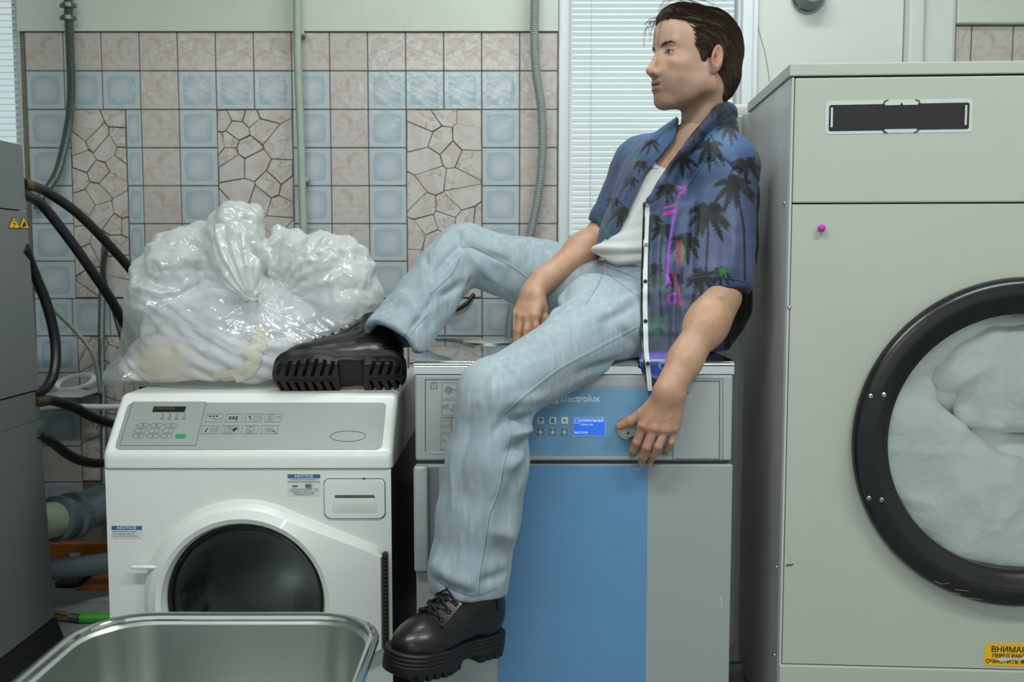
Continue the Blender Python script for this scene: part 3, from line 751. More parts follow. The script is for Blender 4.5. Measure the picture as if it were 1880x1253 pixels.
# sculpted door surround
def bez(r_, g):                              # contour: round, running out straight to the hinge on the right
    out = []
    hx = FW.uv(703, 1010); hx0 = hx[0]; hz = hx[1]
    for a in angs:
        x_, z_ = cx+r_*math.cos(a), cz+r_*math.sin(a)
        if math.cos(a) > 0.0:
            top = cz+r_*1.0
            # straight tangent line from circle to hinge corner
            px_, pz_ = rect_ray(cx, cz, cx-9, cz-(hz-cz)-g, hx0+g*0.3, hz+g, a)
            # line between tangent pt at 52deg and hinge top
            a0 = R(62)
            T0 = np.array([cx+r_*math.cos(a0), cz+r_*math.sin(a0)]); T1 = np.array([hx0+g*0.3, hz+g])
            for sgn in (1, -1):
                A = T0.copy(); B = T1.copy()
                if sgn < 0: A[1] = 2*cz-A[1]; B[1] = 2*cz-B[1]
                d = B-A; nrm = np.array([-d[1], d[0]])
                den = nrm.dot([math.cos(a), math.sin(a)])
                if abs(den) > 1e-9:
                    t = nrm.dot(A-np.array([cx, cz]))/den
                    q_ = np.array([cx, cz])+t*np.array([math.cos(a), math.sin(a)])
                    s__ = (q_-A).dot(d)/d.dot(d)
                    if t > 0 and 0 <= s__ <= 1 and math.hypot(*(q_-[cx, cz])) > math.hypot(x_-cx, z_-cz)*0.999: x_, z_ = q_
            if abs(z_-cz) <= (hz-cz)+g and math.hypot(x_-cx, z_-cz) <= r_+1e-4 and abs(math.sin(a))*(hx0-cx)/max(math.cos(a), 1e-6) < (hz-cz)+g:
                x_ = hx0+g*0.3; z_ = cz+math.tan(a)*(x_-cx)
        out.append((x_, z_))
    return out
mb = MB()
ro = FW.uv(452, 917)[1]-cz
lay = [(bez(ro, 0.004), 0.0), (bez(ro-0.006, 0), 0.012), (bez(ro-0.018, -0.008), 0.0225), (circ(rin+0.012), 0.030), (circ(rin+0.002), 0.026), (circ(rin-0.004), 0.010), (circ(rin-0.006), -0.02)]
for (A, ha), (B, hb) in zip(lay[:-1], lay[1:]):
    hole_loft(A, B, mb, lambda a, b, h=ha: (a, WF-h, b), lambda a, b, h=hb: (a, WF-h, b))
door = mb.build('door', M_white, washer, smooth=True, angle=50)
mb = MB(); h0, h1 = FW.uv(705, 1012), FW.uv(711, 1253)
mb.box((h0[0]-0.002, WF-0.016, cz-(h0[1]-cz)), (h0[0]+0.009, WF, h0[1]), 0.003); 
for k in range(24):
    z_ = cz-(h0[1]-cz)+0.008+k*((h0[1]-cz)*2-0.016)/23; mb.lathe([(0.0045, -.0035), (0.0055, -.002), (0.0055, .002), (0.0045, .0035)], (h0[0]+0.004, WF-0.016, z_), ax=(0, 0, 1), up=(0, 1, 0), n=8)
mb.build('hinge', mat('old_hinge', (74, 68, 52), 0.5, metal=0.7, noise=(200, 0.5)), door)
n0, n1 = FW.uv(248, 1037), FW.uv(316, 1030)
mb = MB(); mb.box((n0[0], WF-0.0245, n0[1]-0.003), (n1[0]+0.002, WF-0.012, n0[1]+0.0035), 0.002); mb.build('grip_lip', M_white, door)
# glass bowl, dark gasket ring and steel drum behind it
mb = MB(); mb.lathe([(rin-0.003, 0.002), (rin-0.008, 0.004), (rin-0.012, 0.002), (rin-0.014, -0.02)], (cx, WF, cz), n=72); mb.build('gasket', M_rub, door, smooth=True)
mb = MB(); mb.lathe([(rin-0.013, -0.006)]+[((rin-0.016)*math.cos(t), 0.0-0.035*math.sin(t)) for t in np.linspace(0.12, PI/2-0.02, 12)], (cx, WF, cz), n=64); mb.build('door_glass', glass_mat('dark_glass', (0.8, 0.83, 0.83), 0.03), door, smooth=True)
mb = MB(); mb.lathe([(rin+0.02, -0.03), (0.215, -0.08), (0.225, -0.12), (0.225, -0.42), (0.20, -0.45), (0.12, -0.44), (0.04, -0.42), (0, -0.42)], (cx, WF, cz), n=72)
drum = mb.build('drum', mat('washer_drum', (176, 182, 182), 0.32, metal=0.7, noise=(8, 0.15)), washer, smooth=True, angle=40)
for k in range(3):
    a = R(205+120*k); u_ = np.array([math.cos(a), 0, math.sin(a)]); w_ = np.array([-math.sin(a), 0, math.cos(a)])
    mb = MB(); V = []
    for t in np.linspace(0, 1, 9):
        for s_ in np.linspace(-1, 1, 9):
            hh = 0.055*(1-s_*s_)**0.7*math.sin(PI*min(1, 0.12+t*0.9))**0.4; V.append(np.array([cx, WF+0.10+0.3*t, cz])+u_*(0.225-hh)+w_*s_*0.045)
    mb.add(V, [(i*9+j, i*9+j+1, (i+1)*9+j+1, (i+1)*9+j) for i in range(8) for j in range(8)]); mb.build('lifter', mat('washer_drum', (0, 0, 0)), washer, smooth=True)
# detergent drawer
a0, b0 = FW.uv(597, 951); a1, b1 = FW.uv(706, 880)
dr = FW.plate('drawer', rrect(a0, b0, a1, b1, 0.010), M_white, washer, -0.004, 0.004, px=False, bev=0.0025)
mb = MB(); FW.lines(mb, rrect(a0-0.001, b0-0.001, a1+0.001, b1+0.001, 0.011), 0.0014, 0.0006, px=False, closed=True); mb.build('drawer_gap', M_dprint, washer, fix=False)
g0, g1 = FW.uv(612, 943), FW.uv(692, 912)
FW.plate('grip_slot_shade', [(g0[0]+.003, g1[1]+0.001), (g0[0]+.006, g1[1]+.004), (g1[0]-.006, g1[1]+.004), (g1[0]-.003, g1[1]-0.002), (g0[0]+.006, g1[1]-0.003)], mat('slot_shade', (92, 90, 84), 0.7), dr, 0.0040, 0.0044, px=False)  # flat dark plate: shade under the grip edge put in as colour
mb = MB(); V = []
for i in range(8):
    for j in range(11):
        v_ = i/7; u_ = j/10; x_ = (g0[0]-.002)*(1-u_)+(g1[0]+.002)*u_+(0.5-u_)*2*0.007*v_; V.append(FW.pt(x_, (g0[1]-.001)*(1-v_)+(g1[1]-.002)*v_, 0.0036+0.0045*math.sin(PI*v_*0.62)*math.sin(PI*(0.06+0.88*u_))**0.3))
mb.add(V, [(i*11+j, i*11+j+1, (i+1)*11+j+1, (i+1)*11+j) for i in range(7) for j in range(10)]); mb.build('grip', M_white, dr, smooth=True)
mb = MB(); FW.fill(mb, [(667, 877), (671, 877), (671, 880), (666, 880)], 0.0045); mb.build('chip_mark', M_black, dr, fix=False)
# notice labels
lab = FW.plate('notice_label', [(528, 911), (588, 911), (588, 871), (528, 871)], M_labelw, washer, 0, 0.0006)
FW.plate('label_header', [(528, 878.5), (588, 878.5), (588, 871), (528, 871)], M_bluel, lab, 0.0006, 0.0009)
FW.text('label_title', 'NOTICE', (558, 874.8), 0.0088, M_labelw, lab, 0.0011, 'CENTER', bold=0.0002, sx=1.2)
for i, s_ in enumerate(['HIGH EFFICIENCY he DETERGENT IS', 'RECOMMENDED FOR BEST PERFORMANCE']): FW.text('label_line', s_, (558, 881.2+i*4), 0.0036, M_dprint, lab, 0.0008, 'CENTER')
for i, s_ in enumerate(['IF USING NON he DETERGENT, AVOID', 'OVERLOADING BY USING ONLY 1/3 THE', 'DETERGENT MANUFACTURERS', 'RECOMMENDED AMOUNT']): FW.text('label_line', s_, (558, 898.5+i*3.4), 0.0034, M_dprint, lab, 0.0008, 'CENTER')
mb = MB(); FW.fill(mb, [(537, 895), (546, 895), (547, 891.5), (536.5, 891.5)], 0.0009); FW.fill(mb, [(562, 896), (571, 896), (571.5, 890), (561.5, 890)], 0.0009); mb.build('label_picture', M_bluel, lab, fix=False)
mb = MB(); c_ = FW.uv(567, 893); FW.lines(mb, [(c_[0]+.0078*math.cos(t), c_[1]+.0056*math.sin(t)) for t in np.linspace(0, 2*PI, 20)], 0.0007, 0.0010, px=False); FW.lines(mb, [(561, 889), (573, 897)], 0.0007, 0.001); mb.build('label_ban_ring', mat('print_red', (190, 60, 44), 0.5), lab, fix=False)
lab = FW.plate('notice_label', [(205, 989), (261, 989), (261, 966), (205, 966)], M_labelw, washer, 0, 0.0006)
FW.plate('label_header', [(205, 973.5), (261, 973.5), (261, 966), (205, 966)], M_bluel, lab, 0.0006, 0.0009)
FW.text('label_title', 'NOTICE', (233, 969.8), 0.0085, M_labelw, lab, 0.0011, 'CENTER', bold=0.0002, sx=1.3)
for i, s_ in enumerate(['DOOR LOCK LIGHT must go out', 'before attempting to open door.', 'To open: push door in then pull out.']): FW.text('label_line', s_, (207, 976.5+i*4), 0.0036, M_dprint, lab, 0.0008)

# ------------------------------------------------------------------ grey and blue dryer he sits on
DF = 2.0
dx0, dx1 = P(763, 850, DF)[0], P(1343, 850, DF)[0]
FD = Plane((0, DF, 0), (1, 0, 0), (0, 0, 1))
dzt = P(1000, 688, DF)[2]; dzs = P(1000, 849, DF)[2]; dyb = 2.62
dryer = thing('tumble_dryer', ((dx0+dx1)/2, 2.31, 0), 'grey tumble dryer with blue front panels that the man sits on', 'tumble dryer')
mb = MB(); mb.box((dx0, DF, dzs+0.003), (dx1, DF+0.04, dzt), 0.004); mb.build('control_panel', M_grey, dryer)
mb = MB(); mb.box((dx0+0.004, DF+0.012, 0.03), (dx1-0.004, dyb, dzt-0.004)); mb.build('cabinet', M_greyside, dryer)
top_r = 0.0145
pr = [(DF-0.001, dzt+0.001)]+[(DF+0.013-0.014*math.cos(t), dzt+0.012+0.0165*math.sin(t)) for t in np.linspace(0, PI/2, 8)]+[(dyb, dzt+0.0285), (dyb, dzt+0.001)]
mb = MB(); n_ = len(pr); mb.prism([(dx0-0.002, y, z) for y, z in pr], (dx1-dx0+0.004, 0, 0)); 
topo = mb.build('top_sheet', M_topm, dryer, smooth=True, angle=50)
DTOP = dzt+0.0285
# blue instrument field
FD.plate('blue_field', [(866, 835), (1237, 836), (1237, 712), (866, 710)], M_blue, dryer, 0, 0.0012)
mb = MB(); FD.lines(mb, [(866, 706), (1237, 708.5)], 0.0012, 0.0013); FD.lines(mb, [(866, 713.5), (1237, 716)], 0.0014, 0.0016); FD.lines(mb, [(866, 709.5), (1237, 712)], 0.0008, 0.0016); mb.build('trim_line', M_grey, dryer, fix=False)
mb = MB(); FD.lines(mb, [(782, 697), (864, 697)], 0.0012); FD.lines(mb, [(781, 830), (781, 697)], 0.0014); mb2 = MB(); FD.lines(mb2, [(781, 831), (864, 831.5)], 0.0014); mb2.build('panel_edge', M_white, dryer, fix=False)
for rect in ((1235.5, 848, 1236.5, 697),): FD.lines(mb, [(1235.5, 848), (1235.5, 697)], 0.0010)
FD.lines(mb, [(1240, 843), (1321, 843), (1321, 700), (1240, 700)], 0.0014); FD.lines(mb, [(1240, 848), (1327, 848), (1327, 696), (1240, 696)], 0.0008)
mb.build('panel_groove', M_dprint, dryer, fix=False)['kind'] = 'stuff'
# pictograms on the left field
mb = MB()
for i in range(4):
    x0_, y0_ = (811.5, 810.5, 809.5, 808.5)[i], 703+i*31.7
    FD.lines(mb, [(x0_, y0_), (x0_+28, y0_), (x0_+28, y0_+28), (x0_, y0_+28)], 0.0007, closed=True)
FD.lines(mb, [(791, 703), (802, 703), (802, 713), (791, 713)], 0.0012, closed=True); FD.lines(mb, [(796.5, 703), (796.5, 711)], 0.001)
for k in range(8): FD.lines(mb, [(817+k*1.7, 708+abs(k-3)*1.6), (817+k*1.7, 725-abs(k-4)*1.5)], 0.0008)
FD.lines(mb, [(824, 711), (839, 718)], 0.0012); FD.lines(mb, [(826, 716), (834, 721)], 0.0009)
for k in range(4): FD.lines(mb, [(812, 744+k*2), (819, 744+k*2)], 0.0007)
FD.lines(mb, [(821, 742), (823, 742), (823, 751), (821, 751)], 0.0006, closed=True)
for (x_, y_) in ((830, 742), ): FD.lines(mb, [(x_, 742), (837, 752)], 0.0008); FD.lines(mb, [(832, 757), (828, 755), (827, 751), (831, 751), (836, 757)], 0.0008)
for (x_, y_) in ((815, 771), (824, 771), (815, 784), (824, 784)): FD.lines(mb, [(x_-2.5, y_-3), (x_+2.5, y_-3), (x_+2.5, y_+3), (x_-2.5, y_+3)], 0.0006, closed=True)
FD.lines(mb, [(829, 767), (837, 767), (837, 793), (829, 793)], 0.0012, closed=True)
for k in range(3): FD.lines(mb, [(811, 807+k*2), (817, 807+k*2)], 0.0007)
FD.lines(mb, [(824, 802), (832, 802)], 0.0008); FD.lines(mb, [(828, 818), (826, 814), (830, 813), (832, 820)], 0.001)
mb.build('printed_pictogram', mat('grey_print', (112, 118, 122), 0.6), dryer, fix=False)['kind'] = 'stuff'
FD.text('brand_lettering', 'Electrolux', (1029, 732.5), 0.0195, M_lprint, dryer, 0.0016, bold=0.00045, sx=1.0)
mb = MB(); FD.fill(mb, [(1011, 741.5), (1025.5, 741.5), (1025.5, 726.5), (1011, 726.5)], 0.0014); mb.build('brand_emblem', M_lprint, dryer, fix=False)
mb = MB(); FD.lines(mb, [(1018.3, 741), (1018.3, 727)], 0.0016, 0.0017); FD.lines(mb, [(1011, 734), (1018, 741)], 0.0012, 0.0017); mb.build('emblem_cut', M_blue, dryer, fix=False)
FD.text('model_lettering', 'T5190', (1049, 822.5), 0.0130, mat('faint_print', (136, 168, 190), 0.5), dryer, 0.0016, 'CENTER', sx=1.15)
mb = MB(); FD.lines(mb, [(1016, 827), (1078, 827), (1078, 817), (1016, 817)], 0.0005, 0.0014, closed=True); mb.build('model_frame', mat('faint_print', (0, 0, 0)), dryer, fix=False)
M_keyd = mat('key_dark', (84, 112, 134), 0.5)
for j in range(2):
    for i in range(3):
        kx_, ky_ = 992.5+22*i, 772+21*j
        c_ = FD.uv(kx_, ky_)
        k_ = FD.plate('key', rrect(c_[0]-.0072, c_[1]-.0072, c_[0]+.0072, c_[1]+.0072, .002, 3), M_lprint if j == 0 else M_keyd, dryer, 0.0012, 0.0024, px=False)
        mb = MB(); H2 = 0.0027
        ink = MB()
        if j == 1: FD.lines(ink, rrect(c_[0]-.0066, c_[1]-.0066, c_[0]+.0066, c_[1]+.0066, .002, 3), 0.0008, H2, px=False, closed=True)
        sh = {(0, 0): [(-.005, .001), (-.003, .004), (.003, .004), (.005, .001), (.002, 0), (.0008, -.001), (.0008, -.005), (-.0008, -.005), (-.0008, -.001), (-.002, 0)],
              (1, 0): [(-.004, -.005), (-.0035, .003), (-.002, .0045), (.002, .0045), (.0035, .003), (.004, -.005)],
              (2, 0): [(-.004, -.005), (-.001, -.001), (-.003, .001), (0, .003), (.0035, .001), (.001, 0), (.003, -.004), (.0015, -.0045), (0, -.0015)]}.get((i, j))
        if sh is None: sh = [(.0034*math.cos(t), -.001+.0034*math.sin(t)) for t in np.linspace(0, 2*PI, 12)[:-1]]+[]; sh[2:4] = [(0.0012, .0028), (0, .0052)]
        FD.fill(ink, [(c_[0]+x, c_[1]+y) for x, y in sh], H2, px=False); ink.build('key_symbol', M_keyd if j == 0 else M_lprint, k_, fix=False)
fr_ = FD.plate('display', [(1051, 801.5), (1112, 802), (1113, 765.5), (1050.5, 765)], mat('display_frame', (150, 170, 186), 0.4), dryer, 0.0012, 0.0022)
FD.plate('display_glow', [(1053, 799), (1110.5, 799.5), (1110.5, 768), (1053, 767.5)], mat('screen_blue', (40, 92, 205), 0.3, emit=((46, 120, 240), 0.42)), fr_, 0.0022, 0.0026)
M_scr = mat('screen_text', (200, 225, 255), 0.5, emit=((190, 220, 255), 0.55))
FD.text('screen_text', 'НОРМАЛЬНЫЙ', (1064.5, 772.5), 0.0084, M_scr, fr_, 0.0029, sx=0.78)
FD.text('screen_text', 'Грязн. стир.', (1065, 779.5), 0.0048, M_scr, fr_, 0.0029)
FD.text('screen_text', 'БЫСТРАЯ', (1054.5, 794.5), 0.0056, M_scr, fr_, 0.0029)
mb = MB(); FD.lines(mb, [(1055, 769), (1063, 769), (1063, 777), (1055, 777)], 0.0006, 0.0029, closed=True); FD.lines(mb, [(1056.5, 773), (1061.5, 773)], 0.0005, 0.0029); mb.build('screen_icon', M_scr, fr_, fix=False)
c_ = FD.uv(1152, 785)
mb = MB(); K = 0.0245; mb.lathe([(K, 0.001), (K, 0.012), (K-0.0015, 0.014), (K-0.005, 0.0145), (K-0.0065, 0.012)], (c_[0], DF, c_[1]), n=48); kn = mb.build('knob', M_chrome, dryer, smooth=True, angle=40)
mb = MB(); mb.lathe([(K-0.006, 0.012), (K-0.008, 0.0135), (0, 0.0145)], (c_[0], DF, c_[1]), n=40); mb.build('knob_face', M_labelw, kn, smooth=True)
mb = MB(); mb.box((c_[0]-0.003, DF-0.0152, c_[1]-0.012), (c_[0]+0.002, DF-0.0148, c_[1]-0.007)); mb.build('knob_mark', M_dprint, kn)
# door panel below with blue stripe, handle strip
dd = MB(); dd.box((dx0-0.001, DF-0.006, P(900, 1700, DF)[2]+0.42), (dx1+0.002, DF+0.011, dzs-0.0045), 0.003); 
dl = P(800, 1500, DF)
xs1, xs2 = P(915, 1000, DF)[0], P(1187, 1000, DF)[0]
zdb = 0.06
M_greyd = mat('door_grey', (152, 157, 158), 0.45, noise=(3, 0.03))
mb = MB(); mb.box((dx0, DF-0.005, zdb), (dx1+0.002, DF+0.011, dzs-0.0045), 0.003); dpan = mb.build('door', M_greyd, dryer)
mb = MB(); mb.box((xs1, DF-0.0062, zdb+0.01), (xs2, DF-0.004, dzs-0.006)); mb.build('blue_stripe', mat('stripe_blue', (92, 140, 182), 0.38, noise=(2, 0.04)), dpan)
ha, hb = FD.uv(763, 1046), FD.uv(785, 852)
mb = MB(); mb.box((ha[0]-0.001, DF-0.022, ha[1]), (hb[0]+0.002, DF-0.004, hb[1]-0.001), 0.006, 3); mb.build('handle', M_grey, dpan, smooth=True, angle=40)
mb = MB(); FD.fill(mb, [(785, 1042), (806, 1042), (806, 858), (785, 858)], 0.0056); mb.build('handle_recess', mat('recess_grey', (110, 116, 120), 0.5), dpan, fix=False)
for sx in (dx0+0.05, dx1-0.05):
    for sy in (2.06, 2.56):
        mb = MB(); mb.lathe([(0, 0), (0.02, 0), (0.022, 0.006), (0.012, 0.012), (0.012, 0.031), (0, 0.031)], (sx, sy, 0), ax=(0, 0, 1), up=(0, 1, 0), n=16); mb.build('foot', M_rub, dryer)
mb = MB(); FD.lines(mb, [(1322, 1093), (1325, 1118)], 0.001, 0.0053); FD.lines(mb, [(1162, 859), (1168, 862), (1176, 858)], 0.0012, 0.0066); mb.build('scratch', M_labelw, dpan, fix=False)
# round lid and hole visible on the top sheet behind the knee
mb = MB(); c_ = P(905, 628, 2.5); mb.lathe([(0.075, 0.0), (0.075, 0.004), (0.066, 0.007), (0.0, 0.008)], (c_[0], 2.46, DTOP), ax=(0, 0, 1), up=(0, 1, 0), n=40); mb.build('round_cover', M_mirror, dryer, smooth=True, angle=30)

# ------------------------------------------------------------------ tall beige dryer on the right (turned a few degrees)
YAW = -R(3.66)
tO = np.array([P(1441, 600, 2.0)[0]-0.0, 2.0, 0.0])
U = np.array([math.cos(YAW), math.sin(YAW), 0]); Wd = np.array([-math.sin(YAW), math.cos(YAW), 0]); Z = np.array([0, 0, 1.0])
FT = Plane(tO, U, Z)
def T3(a, d, z): return tO+U*a+Wd*d+Z*z
def tbox(mb, lo, hi, bev=0):
    m2 = MB(); m2.box(lo, hi, bev); m2.xf(lambda v: T3(v[0], v[1], v[2])); mb.add(m2.v, m2.f); return mb
TW, TD = 0.96, 0.46
ztop = FT.uv(1500, 141)[1]; zcap = FT.uv(1443, 119)[1]; zs_ = FT.uv(1600, 374)[1]; zlow = FT.uv(1600, 1221)[1]
tdr = thing('tumble_dryer', tuple(T3(TW/2, TD/2, 0)), 'tall beige dryer with big round black-ringed door at the right', 'tumble dryer')
mb = MB(); tbox(mb, (-0.004, -0.012, ztop), (TW+0.004, TD+0.01, zcap), 0.002); mb.build('top_cap', M_beige, tdr)
M_side = mat('side_pale', (190, 190, 190), 0.35, noise=(2, 0.02))
mb = MB(); tbox(mb, (0, 0.001, 0.03), (0.004, TD, ztop-0.001)); sp_ = mb.build('side_panel', M_side, tdr)
mb = MB(); tbox(mb, (TW-0.004, 0.001, 0.03), (TW, TD, ztop-0.001)); mb.build('side_panel', M_side, tdr)
mb = MB(); tbox(mb, (0.004, TD-0.004, 0.03), (TW-0.004, TD, ztop-0.001)); mb.build('back_panel', M_side, tdr)
mb = MB(); tbox(mb, (0.001, -0.009, 0.03), (0.0065, 0.001, ztop-0.002), 0.002); mb.build('corner_strip', M_side, tdr)
mb = MB(); tbox(mb, (0.008, -0.008, zs_+0.0015), (TW, 0.0, ztop-0.003), 0.003); mb.build('upper_panel', M_beige, tdr)
tcx, tcz = FT.uv(1868, 812); RG = 0.272
angs = [2*PI*k/nA for k in range(nA)]
outer = [rect_ray(tcx, tcz, 0.008, zlow+0.0015, TW, zs_-0.0015, a) for a in angs]
for X_, Z_ in ((0.008, zlow+0.0015), (TW, zlow+0.0015), (0.008, zs_-0.0015), (TW, zs_-0.0015)):
    i = min(range(nA), key=lambda k: (outer[k][0]-X_)**2+(outer[k][1]-Z_)**2); outer[i] = (X_, Z_)
tc = lambda r: [(tcx+r*math.cos(a), tcz+r*math.sin(a)) for a in angs]
mb = MB(); hole_loft(outer, tc(RG), mb, lambda a, b: T3(a, -0.008, b), lambda a, b: T3(a, -0.008, b)); hole_loft(outer, outer, mb, lambda a, b: T3(a, -0.008, b), lambda a, b: T3(a, 0.0, b)); hole_loft(tc(RG), tc(RG), mb, lambda a, b: T3(a, -0.008, b), lambda a, b: T3(a, 0.03, b))
mb.build('front_panel', M_beige, tdr)
mb = MB(); tbox(mb, (0.002, -0.012, 0.03), (TW, 0.0, zlow-0.001), 0.003); mb.build('lower_panel', M_beige, tdr)
for a in (0.06, TW-0.06):
    for d in (0.05, TD-0.05):
        mb = MB(); mb.lathe([(0, 0), (0.02, 0), (0.022, 0.006), (0.012, 0.012), (0.012, 0.031), (0, 0.031)], T3(a, d, 0), ax=(0, 0, 1), up=(0, 1, 0), n=16); mb.build('foot', M_rub, tdr)
# door: black ring, glass, riveted hinge plate
fc = T3(tcx, -0.008, tcz); axn = -Wd
RO = (FT.uv(1868, 508)[1]-tcz)
mb = MB(); mb.lathe([(RO-0.010, 0.0), (RO-0.002, 0.004), (RO, 0.012), (RO-0.004, 0.022), (RO-0.014, 0.028), (0.300, 0.030), (0.292, 0.027), (0.286, 0.020), (0.278, 0.018), (0.272, 0.010), (0.262, 0.006), (0.262, -0.03)], fc, ax=axn, n=120)
td = mb.build('door', M_ring, tdr, smooth=True, angle=45)
mb = MB(); mb.lathe([(0.263, 0.003), (0.1, 0.0035), (0, 0.0035)], fc, ax=axn, n=90); mb.build('door_glass', M_glass, td, smooth=True)
for (x_, y_) in ((1588, 723), (1612, 721), (1585, 907), (1608, 910)):
    a, b_ = FT.uv(x_, y_); c_ = FT.pt(a, b_, 0.0375)
    mb = MB(); mb.lathe([(0.0055, -0.002), (0.0052, 0.0015), (0.003, 0.003), (0.001, 0.003), (0, 0.0015)], c_, ax=axn, n=14); mb.build('rivet', M_screw, td, smooth=True, angle=30)
mb = MB(); aa = [(RO-0.006, R(0))]; 
mb.lathe([(0.293, 0.0285), (0.293, 0.0315), (RO-0.008, 0.0315), (RO-0.006, 0.0275)], fc, ax=axn, n=14, a0=R(180-20), a1=R(180+22)); mb.build('hinge_plate', M_ring, td)
mb = MB()
for pts in (((1704, 1057), (1716, 1062), (1730, 1060)), ((1700, 1068), (1720, 1076), (1750, 1080)), ((1740, 1072), (1765, 1074)), ((1620, 1000), (1632, 1012)), ((1735, 1084), (1790, 1090))):
    FT.lines(mb, pts, 0.0012, 0.0384)
mb.build('scratches', mat('scratch', (120, 112, 100), 0.6), td, fix=False)
# drum
mb = MB(); mb.lathe([(0.285, -0.02), (0.34, -0.05), (0.34, -0.40), (0, -0.40)], fc, ax=axn, n=72); mb.build('drum', M_dsteel, tdr, smooth=True, angle=40)
# label, screws, chips
M_stw = mat('sticker_white', (196, 202, 200), 0.5); M_stb = mat('sticker_black', (22, 20, 21), 0.6)
l_ = [FT.uv(*p) for p in ((1516, 248), (1782, 243), (1783, 182), (1514, 187))]
su0, su1 = l_[3][0], l_[2][0]; sv0, sv1 = l_[0][1], l_[3][1]; sl = (l_[2][1]-l_[3][1])/(su1-su0)
def sk_(poly): return [(x, y+(x-su0)*sl) for x, y in poly]
st = FT.plate('label_sticker', sk_(rrect(su0, sv0, su1, sv1, 0.007)), M_stw, tdr, 0.008, 0.0088, px=False)
FT.plate('sticker_face', sk_(rrect(su0+0.007, sv0+0.006, su1-0.006, sv1-0.008, 0.004)), M_stb, st, 0.0088, 0.0092, px=False)
mb = MB(); FT.fill(mb, sk_([(su0+0.0105, sv0+0.014), (su0+0.0145, sv0+0.014), (su0+0.0145, sv1-0.013), (su0+0.0105, sv1-0.013)]), 0.0095, px=False)
FT.fill(mb, sk_([(su1-0.0145, sv0+0.014), (su1-0.0105, sv0+0.014), (su1-0.0105, sv1-0.013), (su1-0.0145, sv1-0.013)]), 0.0095, px=False)
um = (su0+su1)/2+0.005
FT.fill(mb, sk_([(um-0.032, sv1-0.0105), (um+0.032, sv1-0.0105), (um+0.031, sv1-0.003), (um+0.026, sv1-0.0005), (um-0.026, sv1-0.0005), (um-0.031, sv1-0.003)]), 0.0095, px=False)
FT.fill(mb, sk_([(um-0.026, sv0+0.0008), (um+0.026, sv0+0.0008), (um+0.032, sv0+0.008), (um-0.032, sv0+0.008)]), 0.0095, px=False)
mb.build('sticker_window', M_stw, st, fix=False)
mb = MB(); FT.fill(mb, sk_([(um-0.003, sv1-0.0108), (um+0.003, sv1-0.0108), (um, sv1-0.005)]), 0.0098, px=False)
for s_ in (-1, 1): FT.lines(mb, sk_([(um+s_*0.036, sv1-0.009), (um+s_*0.033, sv1-0.003), (um+s_*0.027, sv1-0.001)]), 0.0022, 0.0098, px=False); FT.lines(mb, sk_([(um+s_*0.036, sv0+0.007), (um+s_*0.032, sv0+0.003), (um+s_*0.027, sv0+0.001)]), 0.0022, 0.0098, px=False)
mb.build('sticker_mark', M_stb, st, fix=False)
for (x_, y_) in ((1427.5, 372), (1440.5, 564), (1431, 1050), (1411, 1214)):
    a, b_ = FT.uv(max(x_, 1440), y_); 
    cpos = T3(0.0, 0.03, b_) if x_ < 1440 else FT.pt(0.02, b_, 0.008)
    if x_ >= 1440: cpos = FT.pt(0.006, b_, 0.009)
    ax_ = -U if x_ < 1440 else axn
    mb = MB(); mb.lathe([(0.0042, 0), (0.0038, 0.002), (0.0015, 0.003), (0, 0.0022)], cpos, ax=ax_, n=12); mb.build('screw', M_screw, tdr, smooth=True)
mb = MB()
for k in range(7):
    a, b_ = FT.uv(1444, 1036+random.uniform(-2, 2)); FT.fill(mb, [(a-0.004+k*.0022, b_), (a-0.002+k*.0022, b_-.003), (a-.001+k*.0022, b_+.002)], 0.0086, px=False)
mb.build('paint_chips', M_stb, tdr, fix=False)
ys = FT.plate('warning_label', [(1803, 1219), (1900, 1223), (1900, 1179), (1805, 1179)], mat('label_yellow', (232, 180, 24), 0.5), tdr, 0.008, 0.0088)
for i, (s_, z_) in enumerate((('ВНИМАНИЕ', 0.0165), ('ПЕРЕД РАБОТОЙ', 0.0105), ('ОЧИСТИТЬ ФИЛЬТР', 0.0118))):
    FT.text('label_line', s_, ((1816, 1818, 1806)[i], (1190, 1201.5, 1211.5)[i]), z_, M_stb, ys, 0.0092, bold=0.0002)
FT.plate('label_tear', [(1822, 1208), (1840, 1204), (1862, 1206), (1880, 1203), (1880, 1209), (1852, 1209), (1838, 1212)], M_stw, ys, 0.0089, 0.0094)
# pink magnet
t = thing('magnet', tuple(FT.pt(*FT.uv(1505, 420), 0.009)), 'small glossy pink bead magnet on the tall beige dryer', 'magnet')
mb = MB(); c_ = FT.pt(*FT.uv(1505, 420), 0.008); mb.lathe([(0.0065, 0), (0.0065, 0.003), (0.0045, 0.004)]+[(0.0078*math.cos(t2_), 0.0098+0.0065*math.sin(t2_)) for t2_ in np.linspace(-1.0, PI/2, 9)], c_, ax=axn, n=20); mb.build('bead', mat('pink_plastic', (196, 36, 170), 0.15, coat=0.5), t, smooth=True)
# ------------------------------------------------------------------ white cabinet behind the man's back
cab = thing('white_cabinet', (P(1360, 600, 2.5)[0], 2.7, 0), 'narrow white metal cabinet standing behind the man\'s shoulder', 'cabinet')
cx0, cx1, cz1 = P(1305, 400, 2.5)[0], P(1386, 400, 2.5)[0], P(1370, 190, 2.5)[2]
mb = MB(); mb.box((cx0, 2.5, 0.0), (cx1, 2.95, cz1), 0.012, 3); mb.build('body', M_side, cab, smooth=True, angle=40)
mb = MB(); mb.box((cx0+0.03, 2.492, 0.05), (cx1-0.035, 2.501, cz1-0.03), 0.004); mb.build('front_panel', M_whitewall, cab)

